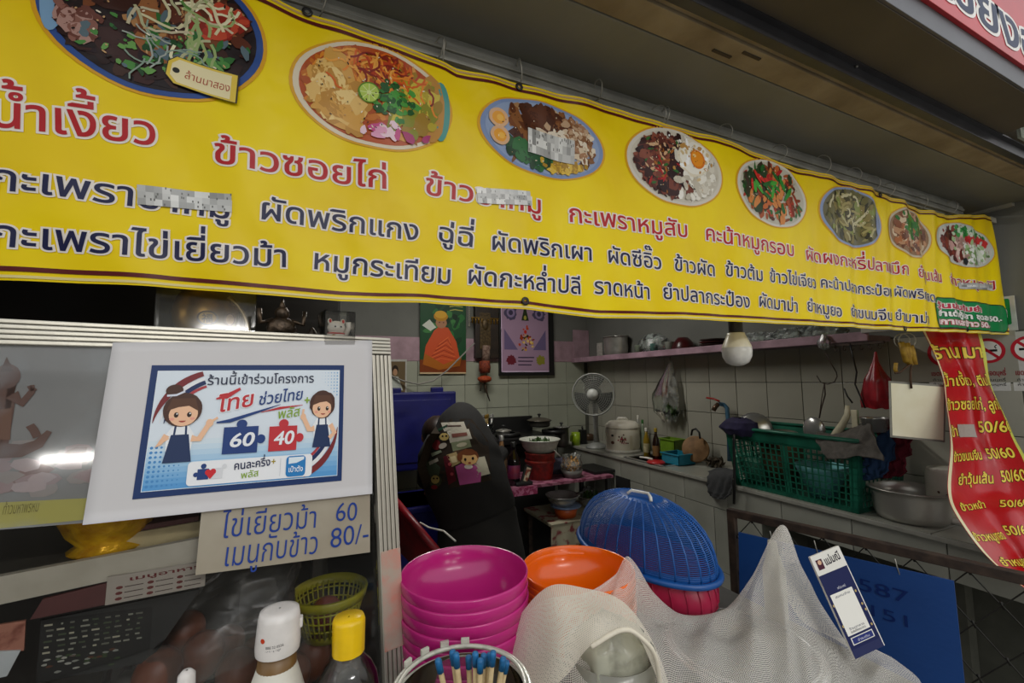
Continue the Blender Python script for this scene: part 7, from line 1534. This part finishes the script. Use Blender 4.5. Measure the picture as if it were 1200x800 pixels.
BMx = Matrix.Translation(bc-V((0, 0, .032))); R1 = .048
link('base', MB().lathe([(.001, 0), (R1*.7, 0), (R1*.74, .010)], BMx, 36), YM, yb3)
sl_ = MB()
for i in range(36): a_ = 2*PI*i/36; sl_.tube([BMx @ V((R1*.74*math.cos(a_), R1*.74*math.sin(a_), .008)), BMx @ V((R1*.98*math.cos(a_), R1*.98*math.sin(a_), .052))], .0013, 4)
for k in range(3): sl_.tube([BMx @ V((R1*(.78+.08*k)*math.cos(t), R1*(.78+.08*k)*math.sin(t), .018+.012*k)) for t in [2*PI*i/36 for i in range(36)]], .0013, 4, True)
link('slotted_side', sl_, YM, yb3)['kind'] = 'stuff'
link('rim', MB().lathe([(R1*.97, .046), (R1*1.03, .047), (R1*1.08, .058), (R1*1.02, .060), (R1*.97, .05)], BMx, 40), YM, yb3)
S('red_ball_fruit', MB().ball(bc+V((-.004, 0, -.006)), .022), mat('dull_red_skin', '#8a3c2c', .5), 'dull red round fruit in the yellow basket', 'fruit')
# ================================================================ ON TOP OF THE CASE
tz = ztop+.003
def ontop(x, b): p_ = inside(x, 385, b, tz); return p_
ACR = film_mat('acrylic_sheet', '#a8a8a0', .16, .08, 1.5, 6)
c = ontop(241, .17); w2 = (ontop(296, .17)-ontop(186, .17)).length
ab = T('acrylic_box', 'clear acrylic case around the gold coin bank on the display case', 'box', c); BX = uvn(c, cd_, (0, 0, 1))
for (cc, dd) in (((0, .06, .05), (w2, .12, .002)), ((0, .06, -.05), (w2, .12, .002)), ((w2/2, .06, 0), (.002, .12, .1)), ((-w2/2, .06, 0), (.002, .12, .1)), ((0, .121, 0), (w2, .002, .1))): link('panel', MB().box(cc, dd, BX), ACR, ab)
gk = T('gold_coin_bank', 'gold money coin bank with a round emblem inside the acrylic box', 'coin bank', c+V((0, 0, .001))); GD = mat('satin_gold', '#b8924c', .3, .75, c2='#9c7834', nscale=6)
link('body', MB().ball((0, .055, 0), (w2*.36, .05, .035), BX, 30, 18), GD, gk)
link('base', MB().box((0, .006, 0), (w2*.78, .010, .07), BX, .004), GD, gk)
P = Print(lambda s_, t_, h: BX @ V((s_, t_, .0352+h))); P.disc(0, .045, .013, .011, '#3c2c14', .001, 24); P.disc(0, .045, .0105, .009, '#c8a860', .0013, 24); P.text('福', (-.007, .039), (.007, .039), .014, [(.02, '#3c2c14', .0016)]); P.rect(-.018, .014, .02, .019, '#4c3c20', .001); link('emblem', P, INK, gk)
P = Print(lambda s_, t_, h: BX @ V((s_, t_, .030+h))); P.disc(w2*.24, .045, .007, .010, '#7c5430', .001, 20); P.disc(w2*.24, .045, .005, .008, '#c8a070', .0013, 20); link('side_emblem', P, INK, gk)
link('arch', MB().tube([BX @ V((w2*.45*math.cos(t), .015+.07*math.sin(t), .04)) for t in [-.2+1.3*i/14 for i in range(15)]], .003, 8), mat('pale_gold_rod', '#c8b488', .3, .6), gk)
c = ontop(330, .07); fg = T('dark_figurine', 'dark metal seated figurine on the case between coin bank and lucky cat', 'figurine', c); F0 = uvn(c, cd_, (0, 0, 1)); DM2 = mat('dark_bronze', '#5c4c3c', .35, .7, c2='#2c241c', nscale=60, bump=.001)
link('plinth', MB().box((0, .005, 0), (.06, .010, .03), F0, .002), mat('red_brown_plinth', '#5c2a1c', .5), fg)
fm = MB(); fm.ball((0, .028, 0), (.020, .018, .012), F0).ball((0, .050, 0), (.010, .011, .009), F0).ball((-.014, .016, .006), (.013, .007, .008), F0).ball((.014, .016, .006), (.013, .007, .008), F0)
for s_ in (-1, 1): fm.tube([F0 @ V((s_*.012, .04, 0)), F0 @ V((s_*.028, .035, .004)), F0 @ V((s_*.03, .055, .003))], .0035, 7)
fm.tube([F0 @ V((0, .055, 0)), F0 @ V((0, .072, 0))], [.006, .001], 7); link('figure', fm, DM2, fg)
c = ontop(366, .05); S('small_ornament', MB().lathe([(.001, 0), (.010, 0), (.006, .008), (.009, .018), (.003, .028), (.001, .03)], Matrix.Translation(c), 16), DM2, 'tiny bronze ornament beside the lucky cat box', 'ornament')
c = ontop(394, .012); w3 = (ontop(413, .012)-ontop(376, .012)).length*.92; cbx_ = T('clear_gift_box', 'small clear plastic box around the lucky cat', 'box', c); BX = uvn(c, cd_, (0, 0, 1))
for (cc, dd) in (((0, .024, w3/2), (w3, .048, .001)), ((w3/2, .024, 0), (.001, .048, w3)), ((-w3/2, .024, 0), (.001, .048, w3)), ((0, .0485, 0), (w3, .001, w3))): link('panel', MB().box(cc, dd, BX), ACR, cbx_)
lc = T('lucky_cat', 'white lucky cat figurine with red ears in the small clear box', 'figurine', c+V((0, 0, .001))); WC = mat('white_ceramic', '#e4ddd0', .25)
cm = MB(); cm.ball((0, .012, 0), (.014, .013, .011), BX).ball((0, .027, 0), (.0125, .0105, .010), BX)
for s_ in (-1, 1): cm.ball((s_*.009, .036, 0), (.0035, .005, .003), BX, 8, 6)
cm.tube([BX @ V((.012, .015, 0)), BX @ V((.017, .028, .002)), BX @ V((.016, .036, .003))], .0038, 8); link('body', cm, WC, lc)
for s_ in (-1, 1): link('ear', MB().ball((s_*.009, .0365, .0022), (.002, .003, .0015), BX, 8, 6), mat('red_paint', '#c02420', .4), lc); link('eye', MB().ball((s_*.004, .028, .0097), (.0014, .0014, .0008), BX, 6, 5), BLK, lc)
link('collar', MB().tube([BX @ V((.011*math.cos(t), .0185, .010*math.sin(t))) for t in [2*PI*i/20 for i in range(20)]], .0013, 6, True), mat('red_paint', '#c02420'), lc)
link('coin', MB().ball((-.006, .011, .0105), (.004, .006, .001), BX, 10, 6), GD, lc)
# dark cupboard far behind the case
xr_ = onY(398, 380, 3.0).x
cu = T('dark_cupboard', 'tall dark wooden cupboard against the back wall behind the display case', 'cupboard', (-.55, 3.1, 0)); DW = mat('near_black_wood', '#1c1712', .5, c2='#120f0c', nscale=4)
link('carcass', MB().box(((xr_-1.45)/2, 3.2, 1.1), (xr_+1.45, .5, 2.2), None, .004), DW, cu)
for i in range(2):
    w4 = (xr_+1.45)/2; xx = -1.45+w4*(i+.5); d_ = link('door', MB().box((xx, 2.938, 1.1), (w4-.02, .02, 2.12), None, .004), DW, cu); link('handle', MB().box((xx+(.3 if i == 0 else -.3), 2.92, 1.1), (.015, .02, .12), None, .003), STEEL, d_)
